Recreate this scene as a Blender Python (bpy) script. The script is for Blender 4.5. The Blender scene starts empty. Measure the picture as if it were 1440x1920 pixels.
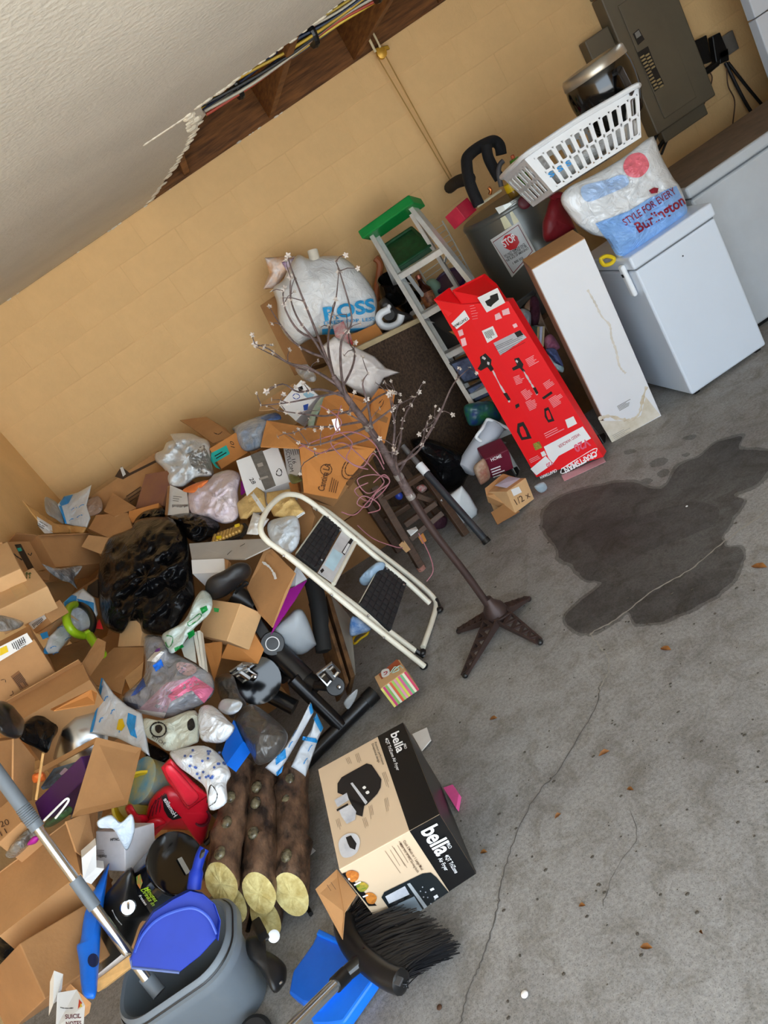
import bpy, bmesh, math, random
import numpy as np
from mathutils import Vector, Matrix, noise
random.seed(7)
SC = bpy.context.scene
COL = SC.collection

# ---------------------------------------------------------------- camera, sky, exposure
H = 1.75                                   # camera height above the slab (m)
FOC = 1400.0                               # focal length for a 1440 x 1920 frame
CEN = np.array([720., 960.]); NADIR = np.array([2800., 4000.])
_d = np.array([*(NADIR - CEN), FOC]); _down = _d/np.linalg.norm(_d)
_f = np.array([0, 0, 1.]); _f = _f - _f.dot(_down)*_down; _f /= np.linalg.norm(_f)
_r = np.cross(_down, _f); _r = _r if _r[0] > 0 else -_r
RC = np.array([_r, _f, -_down])            # rows: world x, y, z in camera axes (x right, y down, z ahead)
cam = bpy.data.cameras.new('camera'); cam.sensor_fit = 'VERTICAL'; cam.sensor_height = 24
cam.lens = FOC/1920*24; cam.clip_start = .05
CAM = bpy.data.objects.new('camera', cam); COL.objects.link(CAM)
_m = Matrix.Identity(4)
for i in range(3):
    _m[i][0] = RC[i, 0]; _m[i][1] = -RC[i, 1]; _m[i][2] = -RC[i, 2]
_m[2][3] = H
CAM.matrix_world = _m
SC.camera = CAM

world = bpy.data.worlds.new('sky'); SC.world = world; world.use_nodes = True
world.node_tree.nodes['Background'].inputs[0].default_value = (.74, .87, 1.0, 1)
world.node_tree.nodes['Background'].inputs[1].default_value = 2.3
sun = bpy.data.lights.new('sun', 'SUN'); sun.energy = 8; sun.angle = math.radians(3); sun.color = (1, .97, .93)   # falls on the driveway behind the camera
SUN = bpy.data.objects.new('sun', sun); COL.objects.link(SUN); SUN.rotation_euler = (math.radians(27), 0, math.radians(-12))
SC.view_settings.view_transform = 'Standard'
SC.view_settings.look = 'None'
SC.view_settings.gamma = 1
SC.view_settings.use_curve_mapping = False
SC.view_settings.exposure = 1.25

# ---------------------------------------------------------------- rays: photo point -> place
ZONE = dict(i=(0, 0, 1), z1=(0, 0, .5), z2=(720, 0, .5), z3=(460, 360, .34722), z4=(800, 200, .44444), z5=(780, 480, .34722),
            z6=(420, 640, 1/3), w1=(0, 760, .34722), w2=(340, 900, .36111), w3=(0, 1060, .30556), w4=(0, 1340, .30556),
            w5=(240, 1160, .34722), w6=(0, 1560, .30556), w7=(380, 1360, .38889), w8=(800, 780, .44444),
            x1=(1080, 0, .25), x2=(560, 0, .22222), x3=(680, 680, .208333), x4=(840, 240, 1/6), x5=(560, 440, .25),
            x6=(940, 540, 1/6), x7=(400, 1560, .208333), y1=(720, 1340, .18755), y2=(200, 1380, .18056), y3=(380, 1420, .17713))
def P(z, s):
    ox, oy, k = ZONE[z]; a = [float(t) for t in s.split()] if isinstance(s, str) else [float(t) for t in s]
    return [(ox + k*a[i], oy + k*a[i+1]) for i in range(0, len(a), 2)]
def ray(p):
    w = RC @ np.array([p[0]-CEN[0], p[1]-CEN[1], FOC]); return w/w[1]
def W(p, y):                               # point at distance y into the garage
    r = ray(p); return Vector((r[0]*y, y, H + r[2]*y))
def G(p, z=0.0):                           # point at height z
    r = ray(p); return W(p, (z-H)/r[2])
def SY(p):                                 # depth of the mound's sloping face
    r = ray(p); y = 2.39/(.4 - r[2])
    if r[0] < -.3: y = min(y, 1.55/-r[0])
    return y
def S(p, off=0.0): return W(p, SY(p) + off)
def proj(w):
    c = RC.T @ (np.array(w) - np.array([0, 0, H])); return CEN + FOC*c[:2]/c[2]
def toward(p):                             # unit vector from a seen point to the camera
    r = ray(p); return -Vector(r).normalized()

# ---------------------------------------------------------------- materials
def lin(c):
    if isinstance(c, str):
        c = [int(c[i:i+2], 16)/255 for i in (0, 2, 4)]
    return tuple(((v/12.92) if v <= .04045 else ((v+.055)/1.055)**2.4) for v in c)
MATS = {}
def mat(name, col, rough=.6, metal=0, var=.12, scale=8, bump=0, bscale=40, trans=0, alpha=1, spec=.5, col2=None, coat=0, stretch=None, kind='noise', sub=0):
    if name in MATS: return MATS[name]
    m = bpy.data.materials.new(name); m.use_nodes = True; MATS[name] = m
    nt = m.node_tree; b = nt.nodes['Principled BSDF']; L = nt.links.new
    c = lin(col); c2 = lin(col2) if col2 else tuple(max(0, v*(1-var)) for v in c)
    c1 = c if col2 else tuple(min(1, v*(1+var)) for v in c)
    tc = nt.nodes.new('ShaderNodeTexCoord'); src = tc.outputs['Object']
    if stretch:
        mp = nt.nodes.new('ShaderNodeMapping'); mp.inputs['Scale'].default_value = stretch; L(src, mp.inputs[0]); src = mp.outputs[0]
    n = nt.nodes.new('ShaderNodeTexNoise'); n.inputs['Scale'].default_value = scale; n.inputs['Detail'].default_value = 5; n.inputs['Roughness'].default_value = .62
    L(src, n.inputs['Vector'])
    r = nt.nodes.new('ShaderNodeValToRGB'); r.color_ramp.elements[0].position = .36; r.color_ramp.elements[1].position = .66
    r.color_ramp.elements[0].color = (*c2, 1); r.color_ramp.elements[1].color = (*c1, 1)
    L(n.outputs['Fac'], r.inputs[0]); L(r.outputs[0], b.inputs['Base Color'])
    b.inputs['Roughness'].default_value = rough; b.inputs['Metallic'].default_value = metal
    b.inputs['Specular IOR Level'].default_value = spec
    b.inputs['Coat Weight'].default_value = coat
    if trans: b.inputs['Transmission Weight'].default_value = trans; b.inputs['IOR'].default_value = 1.25
    if alpha < 1: b.inputs['Alpha'].default_value = alpha
    if bump:
        if kind == 'fold':
            t = nt.nodes.new('ShaderNodeTexNoise'); t.inputs['Scale'].default_value = bscale; t.inputs['Detail'].default_value = 3; t.inputs['Distortion'].default_value = 1.6
            ab = nt.nodes.new('ShaderNodeMath'); ab.operation = 'SUBTRACT'; ab.inputs[1].default_value = .5
            a2 = nt.nodes.new('ShaderNodeMath'); a2.operation = 'ABSOLUTE'
            L(src, t.inputs['Vector']); L(t.outputs['Fac'], ab.inputs[0]); L(ab.outputs[0], a2.inputs[0]); hout = a2.outputs[0]
        else:
            t = nt.nodes.new('ShaderNodeTexNoise'); t.inputs['Scale'].default_value = bscale; t.inputs['Detail'].default_value = 4
            L(src, t.inputs['Vector']); hout = t.outputs['Fac']
        bp = nt.nodes.new('ShaderNodeBump'); bp.inputs['Strength'].default_value = min(1, bump); bp.inputs['Distance'].default_value = .02*max(1, bump) if kind == 'fold' else .01
        L(hout, bp.inputs['Height']); L(bp.outputs[0], b.inputs['Normal'])
    return m

CARD = mat('cardboard', 'b98a5a', .85, var=.10, scale=5, bump=.08, bscale=90)
CARDD = mat('cardboard_dark', '9c7044', .88, var=.12, scale=5, bump=.08, bscale=90)
CARDL = mat('cardboard_light', 'd3a978', .85, var=.07, scale=5, bump=.06, bscale=90)
CARDO = mat('cardboard_orange', 'c98544', .8, var=.08, scale=4, bump=.06, bscale=80)
CARDG = mat('greyboard', 'b9b3ab', .8, var=.06, scale=6)
KRAFT = mat('kraft_paper', 'cf9e5e', .8, var=.08, scale=9, bump=.3, bscale=25, kind='fold')
MANILA = mat('manila_padded', 'd9b878', .75, var=.08, scale=9, bump=.4, bscale=22, kind='fold')
WHITEP = mat('white_gloss', 'e9ecee', .35, var=.02)
WHITEB = mat('white_board', 'eeeeee', .6, var=.03, scale=3)
ENAMEL = mat('white_enamel', 'd8e2ee', .28, var=.015, scale=3, coat=.3)
PAPER = mat('white_paper', 'e6e6e4', .75, var=.04)
BAGW = mat('white_film', 'e2e4e4', .32, var=.05, scale=10, bump=.6, bscale=14, kind='fold', spec=.6)
BAGC = mat('clear_film', 'dfe4e6', .12, var=.04, bump=.7, bscale=12, kind='fold', alpha=.40, spec=.8)
BAGP = mat('pink_white_film', 'e9dde0', .35, var=.05, col2='d9c9d4', bump=.6, bscale=14, kind='fold')
BAGK = mat('black_film', '0d0d0f', .2, var=.1, bump=.5, bscale=7, kind='fold', spec=.5)
BAGK.node_tree.nodes['Principled BSDF'].inputs['IOR'].default_value = 1.25
BAGG = mat('dusty_black_film', '4a4744', .3, var=.25, scale=6, bump=.6, bscale=10, kind='fold', spec=.7)
BLACK = mat('black_plastic', '141415', .38, var=.1)
BLACKG = mat('black_gloss', '0a0a0b', .12, var=.1, spec=.7)
RUBBER = mat('black_rubber', '1a1a1a', .75, var=.15)
STEEL = mat('bright_steel', 'c8ccd0', .25, 1, var=.05)
ALU = mat('aluminium', 'dcdedb', .42, .5, var=.08, scale=20)
GREYM = mat('grey_metal_tube', '8d9196', .3, .8, var=.05)
GREYP = mat('grey_plastic', '6f7880', .45, var=.06, scale=4)
GREYL = mat('light_grey_plastic', 'a9b0b6', .45, var=.05, scale=4)
CREAM = mat('cream_enamel', 'e8e4d2', .35, var=.05, scale=14)
BLUE = mat('blue_plastic', '0f2f9e', .45, spec=.3, var=.08, scale=6)
BLUEB = mat('bright_blue_plastic', '1272e8', .35, var=.08, scale=6)
CYAN = mat('cyan_print', '2596e0', .5, var=.06)
RED = mat('red_plastic', 'd0182c', .32, var=.08)
REDC = mat('red_carton', 'f01420', .45, var=.03, scale=3)
REDD = mat('red_carton_side', 'f00d18', .45, var=.03, scale=3)
MAROON = mat('maroon_plastic', '5c1020', .5, var=.12)
YELLOW = mat('yellow_plastic', 'e6c418', .4, var=.08)
LIME = mat('lime_plastic', '9ac21c', .35, var=.08)
GREEN = mat('green_plastic', '0e8a3e', .4, var=.08)
DGREEN = mat('dark_green_plastic', '0f4a26', .6, var=.3, scale=30)
PURPLE = mat('purple_plastic', '3e1650', .35, var=.1)
MAGENTA = mat('magenta_board', 'a81a92', .5, var=.06)
PINK = mat('pink_plastic', 'ee5fa2', .45, var=.08)
TEAL = mat('teal_print', '19b3a4', .6, var=.04)
INK = mat('black_ink', '17130f', .7, var=.05)
INKB = mat('brown_ink', '4a2f1c', .8, var=.05)
WHITEI = mat('white_ink', 'f3f3f3', .6, var=.02)
ROSSB = mat('blue_ink', '2d9fd8', .45, var=.06)
WINE = mat('wine_ink', '8e1430', .5, var=.06)
WOOD = mat('raw_lumber', '9a6632', .75, var=.25, scale=5, col2='6d421d', stretch=(1.5, 1.5, 14), bump=.15, bscale=30)
WOODB = mat('dark_stained_wood', '4c3524', .6, var=.25, scale=12, stretch=(2, 2, 9))
WOODP = mat('plank_wood', 'd0a468', .6, var=.1, scale=10, stretch=(2, 8, 8))
PLY = mat('old_sheathing', '8a5a2c', .8, col2='573518', scale=4, stretch=(1.2, 4, 14), bump=.15, bscale=30)
BARK = mat('resin_bark', '86664e', .45, col2='2a201a', scale=18, bump=1, bscale=38, stretch=(1, .55, 1))
LOGEND = mat('log_end', 'efe09c', .75, col2='c9b068', scale=30, bump=.4, bscale=60)
BRONZE = mat('brown_painted_iron', '43332f', .5, .3, var=.12)
TWIG = mat('twig_bark', '3c2f2c', .7, col2='6c5a58', scale=40)
PETAL = mat('pale_petal', 'b8aca2', .6, var=.08)
PWIRE = mat('pink_wire', '8a565e', .5, var=.1)
CARPET = mat('brown_carpet', '5a4533', .95, col2='33251a', scale=70, bump=.5, bscale=120)
LEAF = mat('dry_leaf', 'a06a30', .7, col2='70451c', scale=20)

# ---------------------------------------------------------------- mesh builders
ROOTS = []
def link(name, me, m, parent=None, smooth=False):
    o = bpy.data.objects.new(name, me); COL.objects.link(o)
    if m: 
        me.materials.clear(); me.materials.append(m)
    if parent: o.parent = parent
    if smooth:
        me.shade_smooth()
    return o
def tag(o, label, cat, group=None):
    o['label'] = label; o['category'] = cat
    if group: o['group'] = group
    ROOTS.append(o); return o
def thing(name, label, cat, group=None):
    o = bpy.data.objects.new(name, None); o.empty_display_size = .05; COL.objects.link(o)
    return tag(o, label, cat, group)
class MB:
    def __init__(s): s.v = []; s.f = []
    def add(s, v, f):
        n = len(s.v); s.v += [Vector(p) for p in v]; s.f += [tuple(i+n for i in q) for q in f]; return s
    def hexa(s, c):                        # 8 corners: bottom ring 0-3, top ring 4-7
        return s.add(c, [(3, 2, 1, 0), (4, 5, 6, 7), (0, 1, 5, 4), (1, 2, 6, 5), (2, 3, 7, 6), (3, 0, 4, 7)])
    def box(s, lo, hi):
        (a, b, c), (d, e, f) = lo, hi
        return s.hexa([(a, b, c), (d, b, c), (d, e, c), (a, e, c), (a, b, f), (d, b, f), (d, e, f), (a, e, f)])
    def obox(s, o, u, v, w):               # box from a corner and three edge vectors
        o, u, v, w = map(Vector, (o, u, v, w))
        return s.hexa([o, o+u, o+u+v, o+v, o+w, o+u+w, o+u+v+w, o+v+w])
    def bar(s, a, b, wv, hv):              # straight bar centred on a-b with half-extents wv, hv
        a, b, wv, hv = map(Vector, (a, b, wv, hv))
        return s.hexa([a-wv-hv, a+wv-hv, a+wv+hv, a-wv+hv, b-wv-hv, b+wv-hv, b+wv+hv, b-wv+hv])
    def tube(s, pts, r, n=8, closed=False):
        pts = [Vector(p) for p in pts]; k = len(pts); rr = r if isinstance(r, (list, tuple)) else [r]*k
        up = None; rings = []; base = len(s.v)
        for i in range(k):
            if closed: t = pts[(i+1) % k] - pts[i-1]
            else: t = pts[min(i+1, k-1)] - pts[max(i-1, 0)]
            t = t.normalized() if t.length > 1e-9 else Vector((0, 0, 1))
            if up is None:
                up = t.orthogonal().normalized()
            up = (up - up.dot(t)*t); up = up.normalized() if up.length > 1e-6 else t.orthogonal().normalized()
            sd = t.cross(up)
            for j in range(n):
                a = 2*math.pi*j/n; s.v.append(pts[i] + (up*math.cos(a) + sd*math.sin(a))*rr[i])
        m = k if closed else k-1
        for i in range(m):
            for j in range(n):
                a = base + i*n + j; b = base + i*n + (j+1) % n; i2 = (i+1) % k
                s.f.append((a, b, base + i2*n + (j+1) % n, base + i2*n + j))
        if not closed:
            s.f.append(tuple(base + j for j in reversed(range(n)))); s.f.append(tuple(base + (k-1)*n + j for j in range(n)))
        return s
    def lathe(s, o, ax, prof, n=32, sx=1.0, side=None, cap=True):   # prof: (radius, height) along ax
        o, ax = Vector(o), Vector(ax).normalized(); u = Vector(side).normalized() if side else ax.orthogonal().normalized()
        u = (u - u.dot(ax)*ax).normalized(); v = ax.cross(u); base = len(s.v)
        for r, h in prof:
            for j in range(n):
                a = 2*math.pi*j/n; s.v.append(o + ax*h + u*(r*sx*math.cos(a)) + v*(r*math.sin(a)))
        for i in range(len(prof)-1):
            for j in range(n):
                a = base+i*n+j; b = base+i*n+(j+1) % n; s.f.append((a, b, b+n, a+n))
        if cap:
            s.f.append(tuple(base+j for j in reversed(range(n)))); s.f.append(tuple(base+(len(prof)-1)*n+j for j in range(n)))
        return s
    def ball(s, c, r, n=8, k=6, sc=(1, 1, 1)):
        c = Vector(c); base = len(s.v)
        for i in range(1, k):
            t = math.pi*i/k
            for j in range(n):
                a = 2*math.pi*j/n
                s.v.append(c + Vector((r*sc[0]*math.sin(t)*math.cos(a), r*sc[1]*math.sin(t)*math.sin(a), r*sc[2]*math.cos(t))))
        s.v += [c + Vector((0, 0, r*sc[2])), c - Vector((0, 0, r*sc[2]))]; T = base + (k-1)*n
        for i in range(k-2):
            for j in range(n):
                a = base+i*n+j; b = base+i*n+(j+1) % n; s.f.append((a, a+n, b+n, b))
        for j in range(n):
            s.f.append((T, base+j, base+(j+1) % n)); s.f.append((T+1, base+(k-2)*n+(j+1) % n, base+(k-2)*n+j))
        return s
    def prism(s, pts, d):                  # polygon pushed along d
        pts = [Vector(p) for p in pts]; d = Vector(d); n = len(pts)
        return s.add(pts + [p+d for p in pts], [tuple(range(n)), tuple(reversed(range(n, 2*n)))] + [(j, (j+1) % n + 0, (j+1) % n + n, j+n)[::-1] for j in range(n)])
    def build(s, name, m, parent=None, smooth=False, bev=0, seg=2, label=None, cat=None, group=None, kind=None):
        me = bpy.data.meshes.new(name); me.from_pydata([tuple(p) for p in s.v], [], s.f)
        bm = bmesh.new(); bm.from_mesh(me); bmesh.ops.recalc_face_normals(bm, faces=bm.faces); bm.to_mesh(me); bm.free()
        o = link(name, me, m, parent, False)
        if smooth:
            me.shade_smooth()
            try: me.set_sharp_from_angle(angle=math.radians(42))
            except Exception: pass
        if bev:
            md = o.modifiers.new('bevel', 'BEVEL'); md.width = bev; md.segments = seg; md.limit_method = 'ANGLE'
        if cat: tag(o, label, cat, group)
        if kind: o['kind'] = kind
        return o
def smoothpath(pts, k=6):                  # Catmull-Rom
    pts = [Vector(p) for p in pts]; out = []
    for i in range(len(pts)-1):
        p0, p1, p2, p3 = pts[max(i-1, 0)], pts[i], pts[i+1], pts[min(i+2, len(pts)-1)]
        for j in range(k):
            t = j/k; out.append(.5*((2*p1) + (p2-p0)*t + (2*p0-5*p1+4*p2-p3)*t*t + (3*p1-p0-3*p2+p3)*t**3))
    return out + [pts[-1]]
def smoothloop(pts, k=4):
    pts = [Vector(p) for p in pts]; n = len(pts); out = []
    for i in range(n):
        p0, p1, p2, p3 = pts[i-1], pts[i], pts[(i+1) % n], pts[(i+2) % n]
        for j in range(k):
            t = j/k; out.append(.5*((2*p1) + (p2-p0)*t + (2*p0-5*p1+4*p2-p3)*t*t + (3*p1-p0-3*p2+p3)*t**3))
    return out

# surfaces on which print can be laid: hit(p, off) -> point of the surface seen at p
class Plane:
    def __init__(s, o, n):
        s.o = Vector(o); s.n = Vector(n).normalized()
        if s.n.dot(Vector((0, 0, H)) - s.o) < 0: s.n = -s.n
    def hit(s, p, off=.0015):
        d = Vector(ray(p)); c = Vector((0, 0, H)); t = (s.o + s.n*off - c).dot(s.n)/d.dot(s.n); return c + d*t
def plane3(a, b, c): return Plane(a, (b-a).cross(c-a))
class Cyl:
    def __init__(s, x, y, r): s.x, s.y, s.r = x, y, r
    def hit(s, p, off=.002):
        d = Vector(ray(p)); R = s.r+off
        a = d.x*d.x + d.y*d.y; b = -2*(d.x*s.x + d.y*s.y); c = s.x**2 + s.y**2 - R*R
        t = (-b - math.sqrt(max(0, b*b-4*a*c)))/(2*a); return Vector((0, 0, H)) + d*t

def resample(pts, n):
    pts = [np.array(p, float) for p in pts]; m = len(pts); L = [np.linalg.norm(pts[(i+1) % m]-pts[i]) for i in range(m)]; T = sum(L); out = []
    cnt = [max(1, round(n*l/T)) for l in L]
    for i in range(m):
        for j in range(cnt[i]): out.append(pts[i] + (pts[(i+1) % m]-pts[i])*j/cnt[i])
    return out
class Inflate:
    """a soft body: outline polygon bulged front and back, crumpled by noise"""
    def __init__(s, name, pts, m, d=None, off=0, thick=.08, back=.5, amp=.25, fs=9, seed=0, n=72, rings=14, soft=True, power=.5, tilt=None, parent=None, label=None, cat=None, group=None, sag=0):
        if soft: pts = [tuple(v)[:2] for v in smoothloop([(x, y, 0) for x, y in pts], 4)]
        bd = resample(pts, n); s.c = np.mean(bd, axis=0); s.ang = []
        A = 0; cx = cy = 0
        for i in range(len(bd)):
            x0, y0 = bd[i]; x1, y1 = bd[(i+1) % len(bd)]; k = x0*y1-x1*y0; A += k; cx += (x0+x1)*k; cy += (y0+y1)*k
        s.c = np.array([cx/(3*A), cy/(3*A)]); s.bd = bd
        s.d, s.off, s.tilt = d, off, tilt; s.thick, s.amp, s.fs, s.seed, s.power = thick, amp, fs, seed, power
        s.dir = toward(tuple(s.c)); s.y0 = SY(tuple(s.c)) + off if d is None else d
        V = []; F = []; N = len(bd)
        for side in (1, -1):
            b0 = len(V)
            for i in range(rings + (1 if side == 1 else 0)):
                r = (i/rings)**.8 if i else 0
                for j in range(N):
                    q = s.c + (bd[j]-s.c)*r
                    V.append(s.front(q, 0, r) if side == 1 else s.base(q) - s.dir*(thick*back*s.prof(r)))
            for i in range(rings if side == 1 else rings-1):
                for j in range(N):
                    a = b0+i*N+j; b = b0+i*N+(j+1) % N
                    F.append((a, b, b+N, a+N) if side == 1 else (a, a+N, b+N, b))
            if side == -1:
                for j in range(N):
                    F.append((b0+(rings-1)*N+j, rings*N+j, rings*N+(j+1) % N, b0+(rings-1)*N+(j+1) % N))
        mb = MB(); mb.v = V; mb.f = F
        me = bpy.data.meshes.new(name); me.from_pydata([tuple(p) for p in V], [], F)
        bm = bmesh.new(); bm.from_mesh(me); bmesh.ops.remove_doubles(bm, verts=bm.verts, dist=1e-5); bmesh.ops.recalc_face_normals(bm, faces=bm.faces); bm.to_mesh(me); bm.free()
        me.shade_smooth(); s.o = link(name, me, m, parent, False); me.shade_smooth()
        if cat: tag(s.o, label, cat, group)
    def prof(s, r): return max(0, 1-r*r)**s.power
    def base(s, q):
        q = tuple(q)
        if s.d is None: return S(q, s.off)
        if s.tilt is None: return W(q, s.d)
        return W(q, s.d + s.tilt[0]*(q[0]-s.c[0])/100 + s.tilt[1]*(q[1]-s.c[1])/100)
    def rad(s, q):
        v = np.array(q, float)-s.c; best = 0
        for j in range(len(s.bd)):
            a = s.bd[j]-s.c; b = s.bd[(j+1) % len(s.bd)]-s.c; M = a[0]*b[1]-a[1]*b[0]
            if abs(M) < 1e-9: continue
            u = (v[0]*b[1]-v[1]*b[0])/M; w = (a[0]*v[1]-a[1]*v[0])/M
            if u >= -1e-6 and w >= -1e-6: best = max(best, u+w)
        return min(1, best)
    def front(s, q, off=0, r=None):
        if r is None: r = s.rad(q)
        b = s.base(q); k = s.prof(r)
        p = Vector((b.x*s.fs+s.seed*7.3, b.y*s.fs, b.z*s.fs+s.seed*3.1))
        h = 1 - abs(noise.noise(p))*2.4 + .6*(1-abs(noise.noise(p*2.1))*2.2) + .35*(1-abs(noise.noise(p*4.3))*2.2) - .5
        k2 = k + s.amp*h*min(1, 3*(1-r))
        return b + s.dir*(s.thick*k2 + off)
    def hit(s, p, off=.0025): return s.front(p, off)

def decal(surf, pts, m, parent, name='print', off=.0015, n=0, rings=3, soft=False):
    if soft: pts = [tuple(v)[:2] for v in smoothloop([(x, y, 0) for x, y in pts], 5)]
    if n:
        bd = resample(pts, n); c = np.mean(bd, axis=0); V = [surf.hit(tuple(c), off)]; F = []; N = len(bd)
        for i in range(1, rings+1):
            V += [surf.hit(tuple(c + (b-c)*i/rings), off) for b in bd]
        for j in range(N): F.append((0, 1+j, 1+(j+1) % N))
        for i in range(rings-1):
            for j in range(N):
                a = 1+i*N+j; b = 1+i*N+(j+1) % N; F.append((a, a+N, b+N, b))
    else:
        V = [surf.hit(p, off) for p in pts]; F = [tuple(range(len(pts)))]
    return MB().add(V, F).build(name, m, parent)
_TXT = {}
def glyphs(s, bold=0):
    key = (s, bold)
    if key not in _TXT:
        cu = bpy.data.curves.new('t', 'FONT'); cu.body = s; cu.offset = bold; cu.resolution_u = 3; cu.align_x = 'LEFT'
        ob = bpy.data.objects.new('t', cu); me = bpy.data.meshes.new_from_object(ob)
        v = np.array([w.co[:2] for w in me.vertices]).reshape(-1, 2); f = [tuple(q.vertices) for q in me.polygons]
        bpy.data.objects.remove(ob); bpy.data.curves.remove(cu); bpy.data.meshes.remove(me)
        if len(v):
            v[:, 0] -= v[:, 0].min(); w = v[:, 0].max() or 1
        else: w = 1
        _TXT[key] = (v, f, w)
    return _TXT[key]
def text(surf, s, a, b, hgt, m, parent, bold=.0, off=.002, up=None, name='lettering', conform=False):
    """lettering from photo point a to b with capital height hgt (photo px)"""
    v, f, w = glyphs(s, bold); a = np.array(a); dx = (np.array(b)-a)/w
    u = np.array(up, float) if up else np.array([dx[1], -dx[0]]); u = u/np.linalg.norm(u)*hgt/.69
    V = [surf.hit(tuple(a + dx*x + u*y), off) for x, y in v]
    return MB().add(V, f).build(name, m, parent)
def lines(surf, a, b, rows, gap, thick, m, parent, up=None, name='small_print', off=.0018):
    """rows of tiny print, each a thin strip"""
    a, b = np.array(a, float), np.array(b, float); d = b-a; u = np.array(up, float) if up else np.array([-d[1], d[0]]); u = u/np.linalg.norm(u); mb = MB()
    for i in range(rows):
        k = random.uniform(.6, 1); p = a + u*gap*i; q = p + d*k
        mb.add([surf.hit(tuple(t), off) for t in (p, q, q+u*thick, p+u*thick)], [(0, 1, 2, 3)])
    return mb.build(name, m, parent)

# a panel of real thickness through photo points with their own depths
def panel(name, pts, deps, th, m, parent=None, bev=0, **kw):
    V = [W(p, y) if not isinstance(p, Vector) else p for p, y in zip(pts, deps)] if deps is not None else [S(p) for p in pts]
    n = Vector((0, 0, 0))
    for i in range(len(V)): n += V[i].cross(V[(i+1) % len(V)])
    n.normalize(); c = sum(V, Vector())/len(V)
    if n.dot(Vector((0, 0, H))-c) < 0: n = -n
    o = MB().prism(V, -n*th).build(name, m, parent, bev=bev, **kw)
    return o, Plane(c, n)
def spanel(name, pts, th, m, parent=None, offs=0, **kw):
    offs = offs if isinstance(offs, (list, tuple)) else [offs]*len(pts)
    return panel(name, pts, [SY(p)+o for p, o in zip(pts, offs)], th, m, parent, **kw)

# a rectangular box whose seen corners (bits: right, back, up) are fitted to the photograph
def rotv(r):
    a = np.linalg.norm(r)
    if a < 1e-9: return np.eye(3)
    k = r/a; K = np.array([[0, -k[2], k[1]], [k[2], 0, -k[0]], [-k[1], k[0], 0]])
    return np.eye(3) + math.sin(a)*K + (1-math.cos(a))*K@K
class Fit:
    def __init__(s, corners, y=None, off=0, dims=(None, None, None), yaw=0, pitch=0, roll=0, kr=.5, kd=.35):
        px = {k: np.array(v) for k, v in corners.items()}
        c = np.mean(list(px.values()), axis=0); y0 = y if y is not None else SY(tuple(c))+off
        y, p, r = map(math.radians, (yaw, pitch, roll))
        R0 = rotv(np.array([0, 0, y])) @ rotv(np.array([p, 0, 0])) @ rotv(np.array([0, r, 0]))
        d0 = np.array([v or .3 for v in dims]); tight = np.array([.06 if v else .8 for v in dims])
        keys = list(px); B = np.array([[int(ch) for ch in k] for k in keys], float)-.5; T = np.array([px[k] for k in keys])
        c0 = np.array(W(tuple(c), y0))
        bc = B.mean(axis=0)
        def res(q):
            R = rotv(q[3:6]) @ R0; D = d0*np.exp(q[6:9]); pts = (B*D) @ R.T + q[:3]
            cc = (pts - np.array([0, 0, H])) @ RC; pr = CEN + FOC*cc[:, :2]/cc[:, 2:3]
            mid = (bc*D) @ R.T + q[:3]
            return np.concatenate([((pr-T)/2.5).ravel(), [(mid[1]-y0)/.03], q[3:6]/kr, q[6:9]/tight])
        q = np.concatenate([c0, [0]*3, [0]*3]); lam = 1e-2; r = res(q); e = r@r
        for it in range(60):
            J = np.array([(res(q + np.eye(9)[i]*1e-5)-r)/1e-5 for i in range(9)]).T
            A = J.T@J; dq = -np.linalg.solve(A + lam*np.diag(np.diag(A)+1e-9), J.T@r); r2 = res(q+dq); e2 = r2@r2
            if e2 < e: 
                done = e-e2 < 1e-7; q, r, e = q+dq, r2, e2; lam = max(lam/4, 1e-7)
                if done: break
            else: lam *= 5
        s.R = rotv(q[3:6])@R0; s.D = d0*np.exp(q[6:9]); s.c = q[:3]
        s.ex, s.ey, s.ez = [Vector(s.R[:, i]) for i in range(3)]; s.o = s.pt(0, 0, 0)
        s.err = float(np.sqrt(np.mean(r[:2*len(keys)]**2))*2.5)
    def pt(s, u, v, w): return Vector(s.c + s.R@((np.array([u, v, w])-.5)*s.D))
    def pm(s, x, y, z): return s.pt(0, 0, 0) + s.ex*x + s.ey*y + s.ez*z      # metres from the left front bottom corner
    def face(s, k):
        n = dict(F=-s.ey, B=s.ey, L=-s.ex, R=s.ex, U=s.ez, D=-s.ez)[k]
        q = dict(F=(.5, 0, .5), B=(.5, 1, .5), L=(0, .5, .5), R=(1, .5, .5), U=(.5, .5, 1), D=(.5, .5, 0))[k]
        return Plane(s.pt(*q), n)
    def hexa(s, mb=None, lo=(0, 0, 0), hi=(1, 1, 1)):
        mb = mb or MB(); a, b, c = lo; d, e, f = hi
        return mb.hexa([s.pt(*q) for q in ((a, b, c), (d, b, c), (d, e, c), (a, e, c), (a, b, f), (d, b, f), (d, e, f), (a, e, f))])
def corners(z, s):                         # 'z', '001 10 20 101 30 40 ...'
    t = s.split(); return {t[i]: P(z, t[i+1:i+3])[0] for i in range(0, len(t), 3)}
CARTONS = []
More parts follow.
